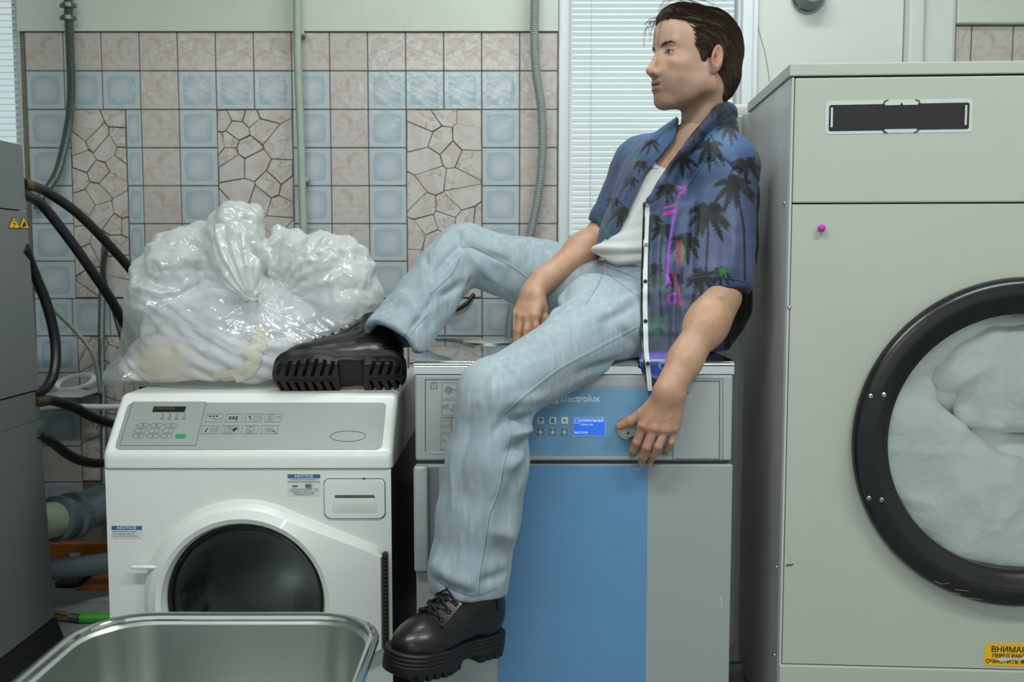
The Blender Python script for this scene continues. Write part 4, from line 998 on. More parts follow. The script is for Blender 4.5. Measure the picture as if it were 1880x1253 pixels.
# ------------------------------------------------------------------ stainless machine at the left edge
Ys = 2.30
lx = P(40, 268, Ys)[0]
lt = P(40, 267, Ys)[2]; lm = P(60, 716, Ys)[2]; lb = P(100, 1133, Ys)[2]
lm2 = P(70, 770, Ys)[2]
lxb = P(103, 1133, Ys)[0]
stn = thing('stainless_machine', (lx-0.35, 1.8, 0), 'tall stainless steel machine with warning triangles at the left edge', 'machine')
M_ss = mat('stainless_sheet', (126, 131, 131), 0.33, metal=0.45, noise=(2, 0.06), bump=(500, 0.04))
lseam = P(45, 388, Ys)[2]
def sx_(z): # side plane leans out slightly towards the bottom
    return lx+(lxb-lx)*(lt-z)/(lt-lb)
def slab(name, z0, z1, out0, out1, parent=stn, y0=1.2, y1=Ys, m=M_ss):
    mb = MB(); V = []
    for (z, o_) in ((z0, out0), (z1, out1)):
        V += [(lx-0.7, y0, z), (sx_(z)+o_, y0, z), (sx_(z)+o_, y1, z), (lx-0.7, y1, z)]
    mb.add(V, [(0, 1, 2, 3), (4, 5, 6, 7), (0, 1, 5, 4), (1, 2, 6, 5), (2, 3, 7, 6), (3, 0, 4, 7)]); return mb.build(name, m, parent)
slab('upper_panel', lseam+0.0015, lt, 0, 0); slab('middle_panel', lm+0.002, lseam-0.0015, 0, 0)
slab('bevel_panel', lm2, lm-0.002, -0.004, 0.0); slab('lower_panel', lb, lm2-0.001, -0.004, -0.004)
slab('core', lb+0.02, lt-0.01, -0.012, -0.012, m=M_dark, y1=Ys-0.01)
slab('base', 0.10, lb-0.002, 0.03, 0.0, m=M_rub)
mb = MB(); mb.box((lx-0.72, 1.25, 0), (lxb+0.09, Ys+0.03, 0.07), 0.004); mb.box((lx-0.72, 1.25, 0.07), (lxb+0.05, Ys+0.0, 0.10), 0.004); mb.build('plinth_rail', M_rub, stn)
mb = MB(); mb.lathe([(0.016, 0), (0.016, 0.010), (0.012, 0.012), (0.012, 0.02), (0, 0.02)], (lxb+0.055, Ys-0.05, 0.07), ax=(0, 0, 1), up=(0, 1, 0), n=12); mb.build('bolt', M_rub, stn)
PS = Plane((lx, Ys, 1.0), (0, 1, 0), (0, 0, 1))
assert PS.n[0] > 0
for i, x_ in enumerate((20, 38)):
    c0 = PS.uv(x_, 409); s_ = 0.030 if i == 0 else 0.027
    off = (sx_(1.0+c0[1])-lx)+0.0012
    tri = [(c0[0]-s_*0.9, c0[1]-0.0125), (c0[0]+s_*0.9, c0[1]-0.0125), (c0[0], c0[1]+0.0135)]
    w_ = PS.plate('warning_triangle', tri, mat('label_yellow', (0, 0, 0)), stn, off, off+0.0006, px=False)
    mb = MB(); PS.lines(mb, tri, 0.0014, off+0.0009, px=False, closed=True)
    if i == 0: PS.lines(mb, [(c0[0]+.004, c0[1]+.006), (c0[0]-.006, c0[1]-.002), (c0[0]+.005, c0[1]-.002), (c0[0]-.003, c0[1]-.010)], 0.0018, off+0.0009, px=False)
    else: PS.fill(mb, [(c0[0]-.012, c0[1]-.010), (c0[0]+.010, c0[1]-.008), (c0[0]+.002, c0[1]+.004), (c0[0]-.004, c0[1]-.002)], off+0.0009, px=False)
    mb.build('warning_symbol', M_stb, w_, fix=False)

# ------------------------------------------------------------------ polished steel tub in the foreground
YB = 1.56
rl, rr_ = P(176, 1135, YB)[0], P(702, 1150, YB)[0]; rz = P(430, 1136, YB)[2]
tub = thing('steel_tub', ((rl+rr_)/2, 1.3, 0), 'polished stainless steel tub with rolled rim in front of the washer', 'tub')
def contour(inset, z, y0=1.02, rad=0.105):
    return [(x, y, z) for x, y in rrect(rl+inset, y0+inset, rr_-inset, YB-inset, max(0.012, rad-inset*0.5), 7)]
mb = MB(); L = [contour(0.004, rz), contour(0.012, rz-0.006), contour(0.03, rz-0.30), contour(0.045, rz-0.33), contour(0.10, rz-0.345)]
L2 = [contour(0.006, rz-0.003), contour(0.0095, rz-0.30), contour(0.04, rz-0.34), contour(0.10, rz-0.355)]
nn = len(L[0])
for A, B in zip(L[:-1], L[1:]): mb.add(A+B, [(i, (i+1) % nn, nn+(i+1) % nn, nn+i) for i in range(nn)])
mb.add(L[-1], [tuple(range(nn))])
mb.build('basin', M_mirror, tub, smooth=True, angle=60)
c_ = contour(0.0, rz+0.002); mb = MB(); pts = np.array(c_+[c_[0]])
T = pts; n8 = 10; V = []; F = []
m_ = len(c_)
for i in range(m_):
    t_v = np.array(c_[(i+1) % m_])-np.array(c_[i-1]); t_v /= np.linalg.norm(t_v); nx_ = np.cross(t_v, [0, 0, 1])
    for k in range(n8):
        a = 2*PI*k/n8; V.append(np.array(c_[i])+nx_*0.0085*math.cos(a)+np.array([0, 0, 1])*0.008*math.sin(a))
F = [(i*n8+k, i*n8+(k+1) % n8, ((i+1) % m_)*n8+(k+1) % n8, ((i+1) % m_)*n8+k) for i in range(m_) for k in range(n8)]
mb.add(V, F); mb.build('rim', M_chrome, tub, smooth=True)
for sx in (rl+0.05, rr_-0.05):
    for sy in (1.08, YB-0.06):
        mb = MB(); mb.tube([(sx, sy, rz-0.30), (sx, sy, 0.07)], 0.012, 12); l_ = mb.build('leg', M_steel, tub, smooth=True, angle=40)
        mb = MB(); mb.lathe([(0, -0.012), (0.03, -0.012), (0.034, -0.008), (0.034, 0.008), (0.03, 0.012), (0, 0.012)], (sx, sy, 0.034), ax=(1, 0, 0), n=24); mb.build('wheel', M_rub, l_, smooth=True, angle=40)
# ------------------------------------------------------------------ implicit-surface modelling (numpy)
def nrm(v): v = np.asarray(v, float); return v/np.linalg.norm(v)
class Field:
    def __init__(s, lo, hi, h):
        s.h = h; s.lo = np.array(lo, float); s.n = np.ceil((np.array(hi, float)-s.lo)/h).astype(int)+1
        s.d = np.full(tuple(s.n), 1.0, np.float32)
        s.ax = [(s.lo[i]+np.arange(s.n[i])*h).astype(np.float32) for i in range(3)]
    def win(s, lo, hi):
        a = np.clip(np.floor((np.array(lo)-s.lo)/s.h).astype(int), 0, s.n); b = np.clip(np.ceil((np.array(hi)-s.lo)/s.h).astype(int)+1, 0, s.n)
        if np.any(b <= a): return None
        sl = tuple(slice(a[i], b[i]) for i in range(3))
        return sl, s.ax[0][sl[0]][:, None, None], s.ax[1][sl[1]][None, :, None], s.ax[2][sl[2]][None, None, :]
    def op(s, mode, k, lo, hi, fn):
        m = 1.9*k+3*s.h
        w_ = s.win(np.array(lo)-m, np.array(hi)+m)
        if w_ is None: return s
        sl, X, Y, Zz = w_
        d = fn(X, Y, Zz).astype(np.float32); o = s.d[sl]
        if mode == 'sub': o = -o
        if mode == 'and':
            d = -d; o = -o
        if k > 0:
            h_ = np.clip(0.5+0.5*(o-d)/k, 0, 1); r_ = o*(1-h_)+d*h_-k*h_*(1-h_)
        else: r_ = np.minimum(o, d)
        if mode in ('sub', 'and'): r_ = -r_
        if mode == 'sub':
            # limited window: keep untouched values elsewhere
            pass
        s.d[sl] = r_
        return s
    def ell(s, c, r, k=0.0, mode='add', R_=None):
        """ellipsoid; R_ rows = local axes"""
        c = np.array(c, np.float32); r = np.array(r, np.float32); R_ = np.eye(3) if R_ is None else np.array(R_, float); R_ = R_.astype(np.float32)
        ext = np.sqrt(((R_*r[:, None])**2).sum(0)); rm = float(r.min())
        def fn(X, Y, Zz):
            x, y, z = X-c[0], Y-c[1], Zz-c[2]
            u = (x*R_[0, 0]+y*R_[0, 1]+z*R_[0, 2])/r[0]; v = (x*R_[1, 0]+y*R_[1, 1]+z*R_[1, 2])/r[1]; w_ = (x*R_[2, 0]+y*R_[2, 1]+z*R_[2, 2])/r[2]
            k0 = np.sqrt(u*u+v*v+w_*w_); k1 = np.sqrt((u/r[0])**2+(v/r[1])**2+(w_/r[2])**2)+1e-9
            return k0*(k0-1)/k1
        return s.op(mode, k, c-ext, c+ext, fn)
    def cone(s, a, b, ra, rb, k=0.0, mode='add', flat=None):
        """tapered capsule. flat=(axis vector, factor): cross-section scaled by factor along axis"""
        a = np.array(a, float); b = np.array(b, float); ba = b-a; L2 = ba.dot(ba)+1e-12
        if flat is not None: fx = nrm(flat[0]).astype(np.float32); ff = float(flat[1])
        rm = max(ra, rb)*(max(1, flat[1]) if flat is not None else 1)
        a32 = a.astype(np.float32); ba32 = ba.astype(np.float32)
        def fn(X, Y, Zz):
            x, y, z = X-a32[0], Y-a32[1], Zz-a32[2]
            t = np.clip((x*ba32[0]+y*ba32[1]+z*ba32[2])/np.float32(L2), 0, 1)
            x = x-t*ba32[0]; y = y-t*ba32[1]; z = z-t*ba32[2]
            r_ = ra+(rb-ra)*t
            if flat is not None:
                q = x*fx[0]+y*fx[1]+z*fx[2]; g = q*(1/ff-1); x = x+g*fx[0]; y = y+g*fx[1]; z = z+g*fx[2]
                return (np.sqrt(x*x+y*y+z*z)-r_)*min(1, ff)
            return np.sqrt(x*x+y*y+z*z)-r_
        return s.op(mode, k, np.minimum(a, b)-rm, np.maximum(a, b)+rm, fn)
    def chain(s, pts, rs_, k=0.0, mode='add', flat=None, n=0):
        if n:
            P_ = spline(np.c_[np.array(pts, float), np.array(rs_, float)], n); pts = P_[:, :3]; rs_ = P_[:, 3]
        for i in range(len(pts)-1): s.cone(pts[i], pts[i+1], rs_[i], rs_[i+1], k if i == 0 or not n else min(k, 0.6*min(rs_)), mode, flat)
        return s
    def box(s, c, r, rad=0.0, k=0.0, mode='add', R_=None):
        c = np.array(c, np.float32); r = np.array(r, np.float32)-rad; R_ = (np.eye(3) if R_ is None else np.array(R_, float)).astype(np.float32)
        ext = np.abs(R_.T) @ (r+rad)
        def fn(X, Y, Zz):
            x, y, z = X-c[0], Y-c[1], Zz-c[2]
            q = [np.abs(x*R_[i, 0]+y*R_[i, 1]+z*R_[i, 2])-r[i] for i in range(3)]
            return np.sqrt(np.maximum(q[0], 0)**2+np.maximum(q[1], 0)**2+np.maximum(q[2], 0)**2)+np.minimum(np.maximum(np.maximum(q[0], q[1]), q[2]), 0)-rad
        return s.op(mode, k, c-ext, c+ext, fn)
    def half(s, p, n_, k=0.0):
        """keep the side opposite to normal n_"""
        n_ = nrm(n_); p = np.array(p, float)
        X, Y, Zz = s.ax[0][:, None, None], s.ax[1][None, :, None], s.ax[2][None, None, :]
        d = ((X-p[0])*n_[0]+(Y-p[1])*n_[1]+(Zz-p[2])*n_[2]).astype(np.float32)
        if k > 0:
            h_ = np.clip(0.5+0.5*(d-s.d)/k, 0, 1); s.d = s.d*(1-h_)+d*h_+k*h_*(1-h_)
        else: s.d = np.maximum(s.d, d)
        return s
    def mesh(s):
        d = s.d; d[0] = d[-1] = 1; d[:, 0] = d[:, -1] = 1; d[:, :, 0] = d[:, :, -1] = 1
        ins = d < 0
        n = d.shape
        c = [(i, j, k) for i in (0, 1) for j in (0, 1) for k in (0, 1)]
        cnt = np.zeros((n[0]-1, n[1]-1, n[2]-1), np.uint8)
        for (i, j, k) in c: cnt += ins[i:n[0]-1+i, j:n[1]-1+j, k:n[2]-1+k]
        act = (cnt > 0) & (cnt < 8)
        idx = np.argwhere(act)
        vid = np.full(act.shape, -1, np.int32); vid[tuple(idx.T)] = np.arange(len(idx))
        val = {q: d[idx[:, 0]+q[0], idx[:, 1]+q[1], idx[:, 2]+q[2]] for q in c}
        acc = np.zeros((len(idx), 3)); num = np.zeros(len(idx))
        for a in c:
            for ax in range(3):
                if a[ax] == 0:
                    b = list(a); b[ax] = 1; b = tuple(b); va, vb = val[a], val[b]; m = (va < 0) != (vb < 0)
                    t = np.where(m, va/(va-vb+1e-20), 0); pos = np.tile(np.array(a, float), (len(idx), 1)); pos[:, ax] = t
                    acc += pos*m[:, None]; num += m
        V = s.lo+(idx+acc/num[:, None])*s.h
        F = []
        for ax in range(3):
            u, v = (ax+1) % 3, (ax+2) % 3
            sa = [slice(None)]*3; sb = [slice(None)]*3; sa[ax] = slice(0, n[ax]-1); sb[ax] = slice(1, n[ax])
            cr = ins[tuple(sa)] != ins[tuple(sb)]
            e = np.argwhere(cr); e = e[(e[:, u] > 0) & (e[:, v] > 0) & (e[:, u] < n[u]-1) & (e[:, v] < n[v]-1)]
            q = []
            for du, dv in ((0, 0), (-1, 0), (-1, -1), (0, -1)):
                w_ = e.copy(); w_[:, u] += du; w_[:, v] += dv; q.append(vid[tuple(w_.T)])
            q = np.stack(q, 1); inside_first = ins[tuple(e.T)]
            q[~inside_first] = q[~inside_first][:, ::-1]
            F.append(q)
        F = np.vstack(F); F = F[(F >= 0).all(1)]
        return V, F
def vnormals(V, F):
    a = V[F[:, 2]]-V[F[:, 0]]; b = V[F[:, 3]]-V[F[:, 1]]; fn = np.cross(a, b); N_ = np.zeros_like(V)
    for i in range(F.shape[1]): np.add.at(N_, F[:, i], fn)
    return N_/(np.linalg.norm(N_, axis=1)[:, None]+1e-12)
def relax(V, F, it=1, lam=0.5):
    e = np.vstack([F[:, [i, (i+1) % 4]] for i in range(4)]); cnt = np.bincount(e.ravel(), minlength=len(V))[:, None].astype(float)
    for _ in range(it):
        S = np.zeros_like(V)
        for ax in range(3): S[:, ax] = np.bincount(e[:, 0], V[e[:, 1], ax], len(V))+np.bincount(e[:, 1], V[e[:, 0], ax], len(V))
        V = V+lam*(S/np.maximum(cnt, 1)-V)
    return V
_rt = np.random.RandomState(3).rand(64, 64, 64).astype(np.float32)
def vnoise(p, sc):
    """tri-linear value noise, -1..1"""
    q = np.asarray(p)*sc+1000.0; i = np.floor(q).astype(int); f = q-i; f = f*f*(3-2*f); r_ = 0
    for dx in (0, 1):
        for dy in (0, 1):
            for dz in (0, 1):
                w_ = (f[:, 0] if dx else 1-f[:, 0])*(f[:, 1] if dy else 1-f[:, 1])*(f[:, 2] if dz else 1-f[:, 2])
                r_ = r_+w_*_rt[(i[:, 0]+dx) % 64, (i[:, 1]+dy) % 64, (i[:, 2]+dz) % 64]
    return r_*2-1
def sstep(a, b, x): t = np.clip((x-a)/(b-a), 0, 1); return t*t*(3-2*t)
def segdist(p, a, b):
    a = np.array(a, float); b = np.array(b, float); ab = b-a; t = np.clip((p-a).dot(ab)/(ab.dot(ab)+1e-12), 0, 1); return np.linalg.norm(p-(a+t[:, None]*ab), axis=1), t
def fold(V, Nn, a, b, wd, amp, bend=None):
    """raise (amp>0) or press in (amp<0) a ridge that runs a-b"""
    pts = [a, b] if bend is None else spline([a, bend, b], 5)
    D = np.full(len(V), 9.0); Tt = np.zeros(len(V)); n = len(pts)-1
    for i in range(n):
        d, t = segdist(V, pts[i], pts[i+1]); m = d < D; D[m] = d[m]; Tt[m] = (i+t[m])/n
    w_ = np.exp(-(D/wd)**2)*np.sin(np.clip(Tt*0.9+0.05, 0, 1)*PI)**0.6
    return V+Nn*(amp*w_)[:, None]
def proj(V):
    """pixel coordinates of points (used to place prints and stitching on cloth as seen when the pattern was measured)"""
    d = V-CAM; c, s_ = math.cos(PITCH), math.sin(PITCH); f = d[:, 1]*c-d[:, 2]*s_; u = d[:, 1]*s_+d[:, 2]*c
    return np.stack([CXP+FPX*d[:, 0]/f, CYP-FPX*u/f], 1)
class Surf:
    def __init__(s, V, F): s.b = BVHTree.FromPolygons([tuple(v) for v in V], [tuple(int(i) for i in f) for f in F])
    def hit(s, px, py, off=0.0):
        d = nrm(ray(px, py)); r_ = s.b.ray_cast(Vector(CAM), Vector(d))
        if r_[0] is None: return None
        return np.array(r_[0])-d*off
# ------------------------------------------------------------------ the seated man
man = thing('person', (0.33, 2.27, DTOP), 'dark-haired man in palm-print shirt, white vest and pale jeans seated on the grey dryer', 'person')
M_skin = mat('skin', (190, 150, 126), 0.48, vcol=True, noise=(60, 0.035), bump=(420, 0.12), sss=0.12)
M_hair = mat('hair', (62, 46, 34), 0.55, noise=(60, 0.4), spec=0.35)
M_denim = mat('pale_denim', (160, 178, 190), 0.85, vcol=True, noise=(260, 0.06), bump=(900, 0.35), sheen=0.1)
M_vest = mat('white_rib_cotton', (214, 214, 216), 0.8, bump=(500, 0.2), sheen=0.15)
M_shirt = mat('printed_viscose', (60, 74, 104), 0.6, vcol=True, bump=(700, 0.15), sheen=0.12)
M_boot = mat('black_leather', (13, 14, 15), 0.34, noise=(60, 0.2), bump=(220, 0.15), coat=0.1)
M_sole = mat('black_sole', (10, 11, 11), 0.5)
def lin(*c): return np.array(srgb(*c)[:3])

# joints -----------------------------------------------------------
ph = R(38)
bf = np.array([-math.cos(ph), -math.sin(ph), 0]); bl = np.array([math.sin(ph), -math.cos(ph), 0])   # body forward, body left (near side)
pelvis = P(1205, 580, 2.27); chest = P(1262, 350, 2.29); neckb = P(1294, 242, 2.25)
sh_n = P(1336, 300, 2.15); sh_f = P(1176, 302, 2.44)
el_n = P(1320, 545, 2.07); wr_n = P(1229, 715, 1.945)
el_f = P(1112, 432, 2.43); wr_f = P(992, 520, 2.31)
hip_n = P(1196, 585, 2.15); kn_n = P(905, 728, 1.90); an_n = P(862, 1085, 1.87)
hip_f = P(1140, 555, 2.40); kn_f = P(850, 463, 2.43); an_f = P(728, 640, 2.24)

# ------------------------------------------------------------------ head
hyaw, hpitch = R(20), R(4)
HS = 0.985
hf = np.array([-math.cos(hyaw), -math.sin(hyaw), 0]); hl = np.array([math.sin(hyaw), -math.cos(hyaw), 0]); hu = np.array([0, 0, 1.0])
hf2 = hf*math.cos(hpitch)+hu*math.sin(hpitch); hu2 = hu*math.cos(hpitch)-hf*math.sin(hpitch)
HR = np.stack([hf2, hl, hu2])                   # local -> world: v @ HR
HO = P(1279, 117, 2.22)
def HW(v): return HO+(np.asarray(v, float)*HS)@HR
def build_head():
    f = Field((-0.135, -0.1, -0.235), (0.145, 0.1, 0.15), 0.00165)
    f.ell((-0.004, 0, 0.043), (0.089, 0.072, 0.080))
    f.ell((0.042, 0, 0.040), (0.052, 0.058, 0.058), 0.03)
    f.ell((0.035, 0, -0.03), (0.058, 0.056, 0.075), 0.03)
    f.ell((0.066, 0, 0.054), (0.037, 0.046, 0.042), 0.03)             # forehead
    for s_ in (-1, 1):
        f.cone((0.000, s_*0.056, -0.055), (0.066, s_*0.018, -0.093), 0.015, 0.013, 0.028)   # jaw
        f.cone((0.004, s_*0.058, -0.02), (-0.002, s_*0.056, -0.058), 0.013, 0.013, 0.02)
        f.cone((0.091, s_*0.012, 0.029), (0.079, s_*0.040, 0.031), 0.0075, 0.0075, 0.014)    # brow
        f.ell((0.069, s_*0.039, -0.017), (0.019, 0.018, 0.015), 0.022)                       # cheekbone
        f.ell((0.066, s_*0.026, -0.050), (0.024, 0.018, 0.026), 0.022)                       # cheek
    f.ell((0.080, 0, -0.095), (0.0165, 0.021, 0.0150), 0.018)         # chin
    f.ell((0.0765, 0, -0.062), (0.024, 0.027, 0.025), 0.018)          # muzzle
    for s_ in (-1, 1):
        f.ell((0.095, s_*0.031, 0.008), (0.0155, 0.0175, 0.0125), 0.010, 'sub')
    f.cone((0.0925, 0, 0.020), (0.1150, 0, -0.028), 0.0066, 0.0070, 0.010)   # nose bridge
    f.ell((0.1155, 0, -0.0335), (0.0085, 0.0085, 0.0075), 0.009)
    for s_ in (-1, 1):
        f.ell((0.102, s_*0.0120, -0.0365), (0.0100, 0.0058, 0.0068), 0.006)
        f.ell((0.107, s_*0.0072, -0.0425), (0.0060, 0.0032, 0.0032), 0.002, 'sub')
    for s_ in (-1, 1): f.cone((0.083, s_*0.0175, 0.000), (0.090, s_*0.0165, -0.030), 0.0105, 0.0115, 0.014)
    for s_ in (-1, 1): f.ell((0.0925, s_*0.0115, -0.012), (0.0125, 0.0085, 0.024), 0.010)
    # eyelids over an eyeball, slit open
    for s_ in (-1, 1):
        f.ell((0.0765, s_*0.0305, 0.008), (0.0150, 0.0150, 0.0142), 0.004)
        f.ell((0.0905, s_*0.0325, 0.0072), (0.0066, 0.0130, 0.0046), 0.0012, 'sub')
        f.cone((0.0895, s_*0.019, 0.0155), (0.083, s_*0.044, 0.0135), 0.0022, 0.0020, 0.003)   # upper lid fold
    # lips
    f.ell((0.0965, 0, -0.0545), (0.0090, 0.0225, 0.0054), 0.004)
    f.ell((0.0942, 0, -0.0690), (0.0090, 0.0205, 0.0064), 0.004)
    f.ell((0.1020, 0, -0.0610), (0.0105, 0.0205, 0.0017), 0.0012, 'sub')
    f.ell((0.107, 0, -0.0455), (0.004, 0.0030, 0.0055), 0.003, 'sub')
    f.ell((0.1035, 0, -0.0805), (0.006, 0.016, 0.0050), 0.008, 'sub')
    # ears
    for s_ in (-1, 1):
        c_ = np.array([-0.006, s_*0.0765, -0.002])
        Re = np.array([nrm([0.94, s_*0.30, 0.15]), nrm([-0.32, s_*0.95, 0.0]), nrm([-0.15, 0, 0.98])])
        f.ell(c_, (0.0175, 0.0085, 0.0310), 0.005, R_=Re)
        f.ell(c_+[0.003, s_*0.0075, 0.003], (0.0115, 0.0065, 0.0215), 0.003, 'sub', R_=Re)
        f.ell(c_+[0.006, s_*0.0055, -0.004], (0.0075, 0.0065, 0.0105), 0.002, 'sub', R_=Re)
        f.cone(c_+[0.009, s_*0.000, 0.012], c_+[-0.002, s_*0.0035, -0.012], 0.0030, 0.0030, 0.003)
        f.ell(c_+[0.004, s_*0.003, -0.001], (0.0055, 0.008, 0.0085), 0.002, 'sub', R_=Re)
        f.ell(c_+[0.013, s_*-0.001, -0.004], (0.0035, 0.004, 0.0055), 0.003)
        f.ell(c_+[0.008, s_*-0.002, -0.027], (0.0065, 0.0055, 0.008), 0.004)
    # neck
    nb = (neckb-HO)@HR.T/HS
    f.cone((-0.024, 0, -0.05), nb*1.02, 0.049, 0.055, 0.022)
    f.cone((-0.026, 0.040, -0.06), nb+np.array([0.022, 0.012, -0.02]), 0.012, 0.008, 0.03)  # neck muscle
    V, F = f.mesh(); V = relax(V, F, 1, 0.4); V2_ = relax(V, F, 70, 0.5); mk_ = sstep(0.034, 0.045, V[:, 2])[:, None]; V = V*(1-mk_)+V2_*mk_
    # ---- colours (skin's own colour)
    n = len(V); base = np.tile(lin(192, 156, 134), (n, 1))
    def blend(c_, w_): nonlocal base; w_ = np.clip(w_, 0, 1)[:, None]; base = base*(1-w_)+lin(*c_)*w_
    g = lambda c_, r_: np.exp(-(((V-np.array(c_))/np.array(r_))**2).sum(1))
    blend((190, 148, 126), 0.5+0.5*vnoise(V, 22)*1.0)
    blend((203, 170, 148), g((0.08, 0, 0.06), (0.05, 0.05, 0.03))*0.8)
    for s_ in (-1, 1):
        blend((190, 136, 120), g((0.08, s_*0.042, -0.022), (0.02, 0.018, 0.018))*0.45)
        blend((170, 120, 106), g((0.088, s_*0.030, 0.004), (0.012, 0.020, 0.010))*0.6)
        blend((206, 182, 164), g((0.085, s_*0.040, -0.006), (0.012, 0.012, 0.006))*0.7)
        blend((190, 120, 104), g((-0.006, s_*0.082, -0.002), (0.022, 0.012, 0.034))*0.65)
    blend((188, 124, 106), g((0.120, 0, -0.034), (0.014, 0.018, 0.011))*0.55)
    st = sstep(-0.034, -0.058, V[:, 2])*sstep(-0.012, 0.01, V[:, 0])*sstep(-0.145, -0.100, V[:, 2])
    st = np.maximum(st, sstep(0.012, -0.004, np.abs(V[:, 0]-0.006))*sstep(0.01, -0.02, V[:, 2])*sstep(-0.13, -0.1, V[:, 2])*sstep(0.045, 0.06, np.abs(V[:, 1])))
    blend((112, 92, 78), st*(0.50+0.14*vnoise(V, 400)+0.10*vnoise(V, 60)))
    lip = np.maximum(g((0.107, 0, -0.0550), (0.013, 0.0215, 0.0054)), g((0.105, 0, -0.0685), (0.013, 0.0195, 0.0062)))
    blend((176, 112, 100), sstep(0.30, 0.62, lip)*0.85)
    blend((92, 52, 44), sstep(0.35, 0.75, g((0.108, 0, -0.0610), (0.016, 0.0185, 0.0020)))*0.8)
    global HEADB
    HEADB = BVHTree.FromPolygons([tuple(v) for v in V], [tuple(int(i) for i in q) for q in F])
    return HO+(V*HS)@HR, F, base
hv, hfc, hc = build_head()
def onhead(p, off):
    r_ = HEADB.find_nearest(Vector(p)); return np.array(r_[0])+np.array(r_[1])*off

# ------------------------------------------------------------------ hands (palm + five separate fingers, one surface)
def hand(f, wr, mcp, fingers, thumb, back, pr=0.0135, fr=0.0098):
    """mcp: 4 knuckle points; fingers: per finger [pip, dip, tip]; thumb: [cmc, mcp, ip, tip]; back: outward normal of hand's back"""
    wr = np.array(wr); mcp = [np.array(m) for m in mcp]; back = nrm(back)
    c_ = sum(mcp)/4
    ax = nrm(mcp[3]-mcp[0])
    for i, m in enumerate(mcp):
        root = wr+(m-c_)*0.50
        f.cone(root, m-back*0.003, pr*1.05, pr*0.88, 0.016)
    f.ell((wr*0.45+c_*0.55)-back*0.005, (0.036, 0.034, 0.0145), 0.012, R_=np.stack([nrm(c_-wr), ax-nrm(c_-wr)*ax.dot(nrm(c_-wr)), back]))
    for i, (m, ch) in enumerate(zip(mcp, fingers)):
        r0 = fr*(1.0, 1.04, 0.98, 0.86)[i]
        pts = [m]+[np.array(q) for q in ch]
        f.ell(m+back*0.0035, (0.0092, 0.0092, 0.0078), 0.007)
        f.cone(pts[0], pts[1], r0*1.02, r0*0.96, 0.0025)
        f.cone(pts[1], pts[2], r0*0.98, r0*0.90, 0.0025)
        f.cone(pts[2], pts[3], r0*0.90, r0*0.76, 0.0025)
        f.ell(pts[1]+back*0.0012, (r0*0.95,)*3, 0.001)
        f.ell(pts[2]+back*0.0004, (r0*0.87,)*3, 0.003)
    t = [np.array(q) for q in thumb]
    f.cone(t[0], t[1], 0.0175, 0.0125, 0.012); f.cone(t[1], t[2], 0.0120, 0.0108, 0.005); f.cone(t[2], t[3], 0.0110, 0.0085, 0.003)
    f.ell(t[2], (0.0116,)*3, 0.003)
def skin_arm_color(V, red=()):
    n = len(V); base = np.tile(lin(186, 148, 124), (n, 1))
    def blend(c_, w_): nonlocal base; w_ = np.clip(w_, 0, 1)[:, None]; base = base*(1-w_)+lin(*c_)*w_
    blend((172, 128, 102), 0.45+0.5*vnoise(V, 26)); blend((150, 108, 84), np.clip(vnoise(V*np.array([1, 1, 1]), 190), 0, 1)*0.35)
    for c_, r_ in red:
        blend((188, 116, 96), np.exp(-(np.linalg.norm(V-np.array(c_), axis=1)/r_)**2)*0.55)
    return base
# near arm and hand
lo = np.minimum(np.minimum(el_n, wr_n), sh_n)-0.13; hi = np.maximum(np.maximum(el_n, wr_n), sh_n)+0.07
f = Field((0.17, 1.90, 0.63), (0.54, 2.20, 1.24), 0.0021)
def A(px, py, Y): return P(px, py, Y)
arm_top = sh_n*0.55+el_n*0.45
dirv = nrm(wr_n-el_n); side = nrm(np.cross(dirv, [0, 1, 0]))
f.cone(arm_top, el_n, 0.046, 0.041, 0.0)
f.cone(el_n+dirv*0.0, el_n+(wr_n-el_n)*0.33, 0.0400, 0.0430, 0.03); f.cone(el_n+(wr_n-el_n)*0.30, el_n+(wr_n-el_n)*0.72, 0.0415, 0.0320, 0.02, flat=((0, 1, 0), 0.90)); f.cone(el_n+(wr_n-el_n)*0.70, wr_n, 0.0325, 0.0262, 0.02, flat=((0, 1, 0), 0.80))
f.ell(el_n+(wr_n-el_n)*0.25+side*0.012, (0.036, 0.034, 0.060), 0.02, R_=np.stack([side, np.cross(dirv, side), dirv]))
f.cone(wr_n-dirv*0.02, wr_n+dirv*0.012, 0.0265, 0.027, 0.012, flat=((0, 1, 0), 0.72))
mn = [A(1181, 783, 1.943), A(1201, 787, 1.937), A(1221, 789, 1.940), A(1237, 786, 1.950)]
fn_ = [[A(1169, 812, 1.948), A(1163, 827, 1.962), A(1161, 836, 1.976)],
       [A(1187, 821, 1.938), A(1181, 838, 1.952), A(1178, 850, 1.970)],
       [A(1208, 820, 1.938), A(1199, 836, 1.952), A(1194, 848, 1.970)],
       [A(1232, 812, 1.948), A(1226, 824, 1.960), A(1220, 833, 1.974)]]
tn_ = [A(1207, 742, 1.957), A(1180, 760, 1.962), A(1157, 774, 1.968), A(1137, 783, 1.972)]
hand(f, A(1230, 728, 1.948), mn, fn_, tn_, (0.0, -1, 0.12), pr=0.0145, fr=0.0094)
for a_, b_ in (((1201, 787), (1222, 745)), ((1221, 789), (1231, 748)), ((1181, 783), (1212, 744))):
    f.cone(A(*a_, 1.932), A(*b_, 1.936), 0.0028, 0.0022, 0.006)                     # tendons
f.chain([A(1243, 748, 1.934), A(1232, 765, 1.931), A(1222, 770, 1.930), A(1210, 772, 1.930), A(1196, 770, 1.934)], [0.0016]*5, 0.004)
nav, naf = f.mesh(); nav = relax(nav, naf, 1, 0.4)
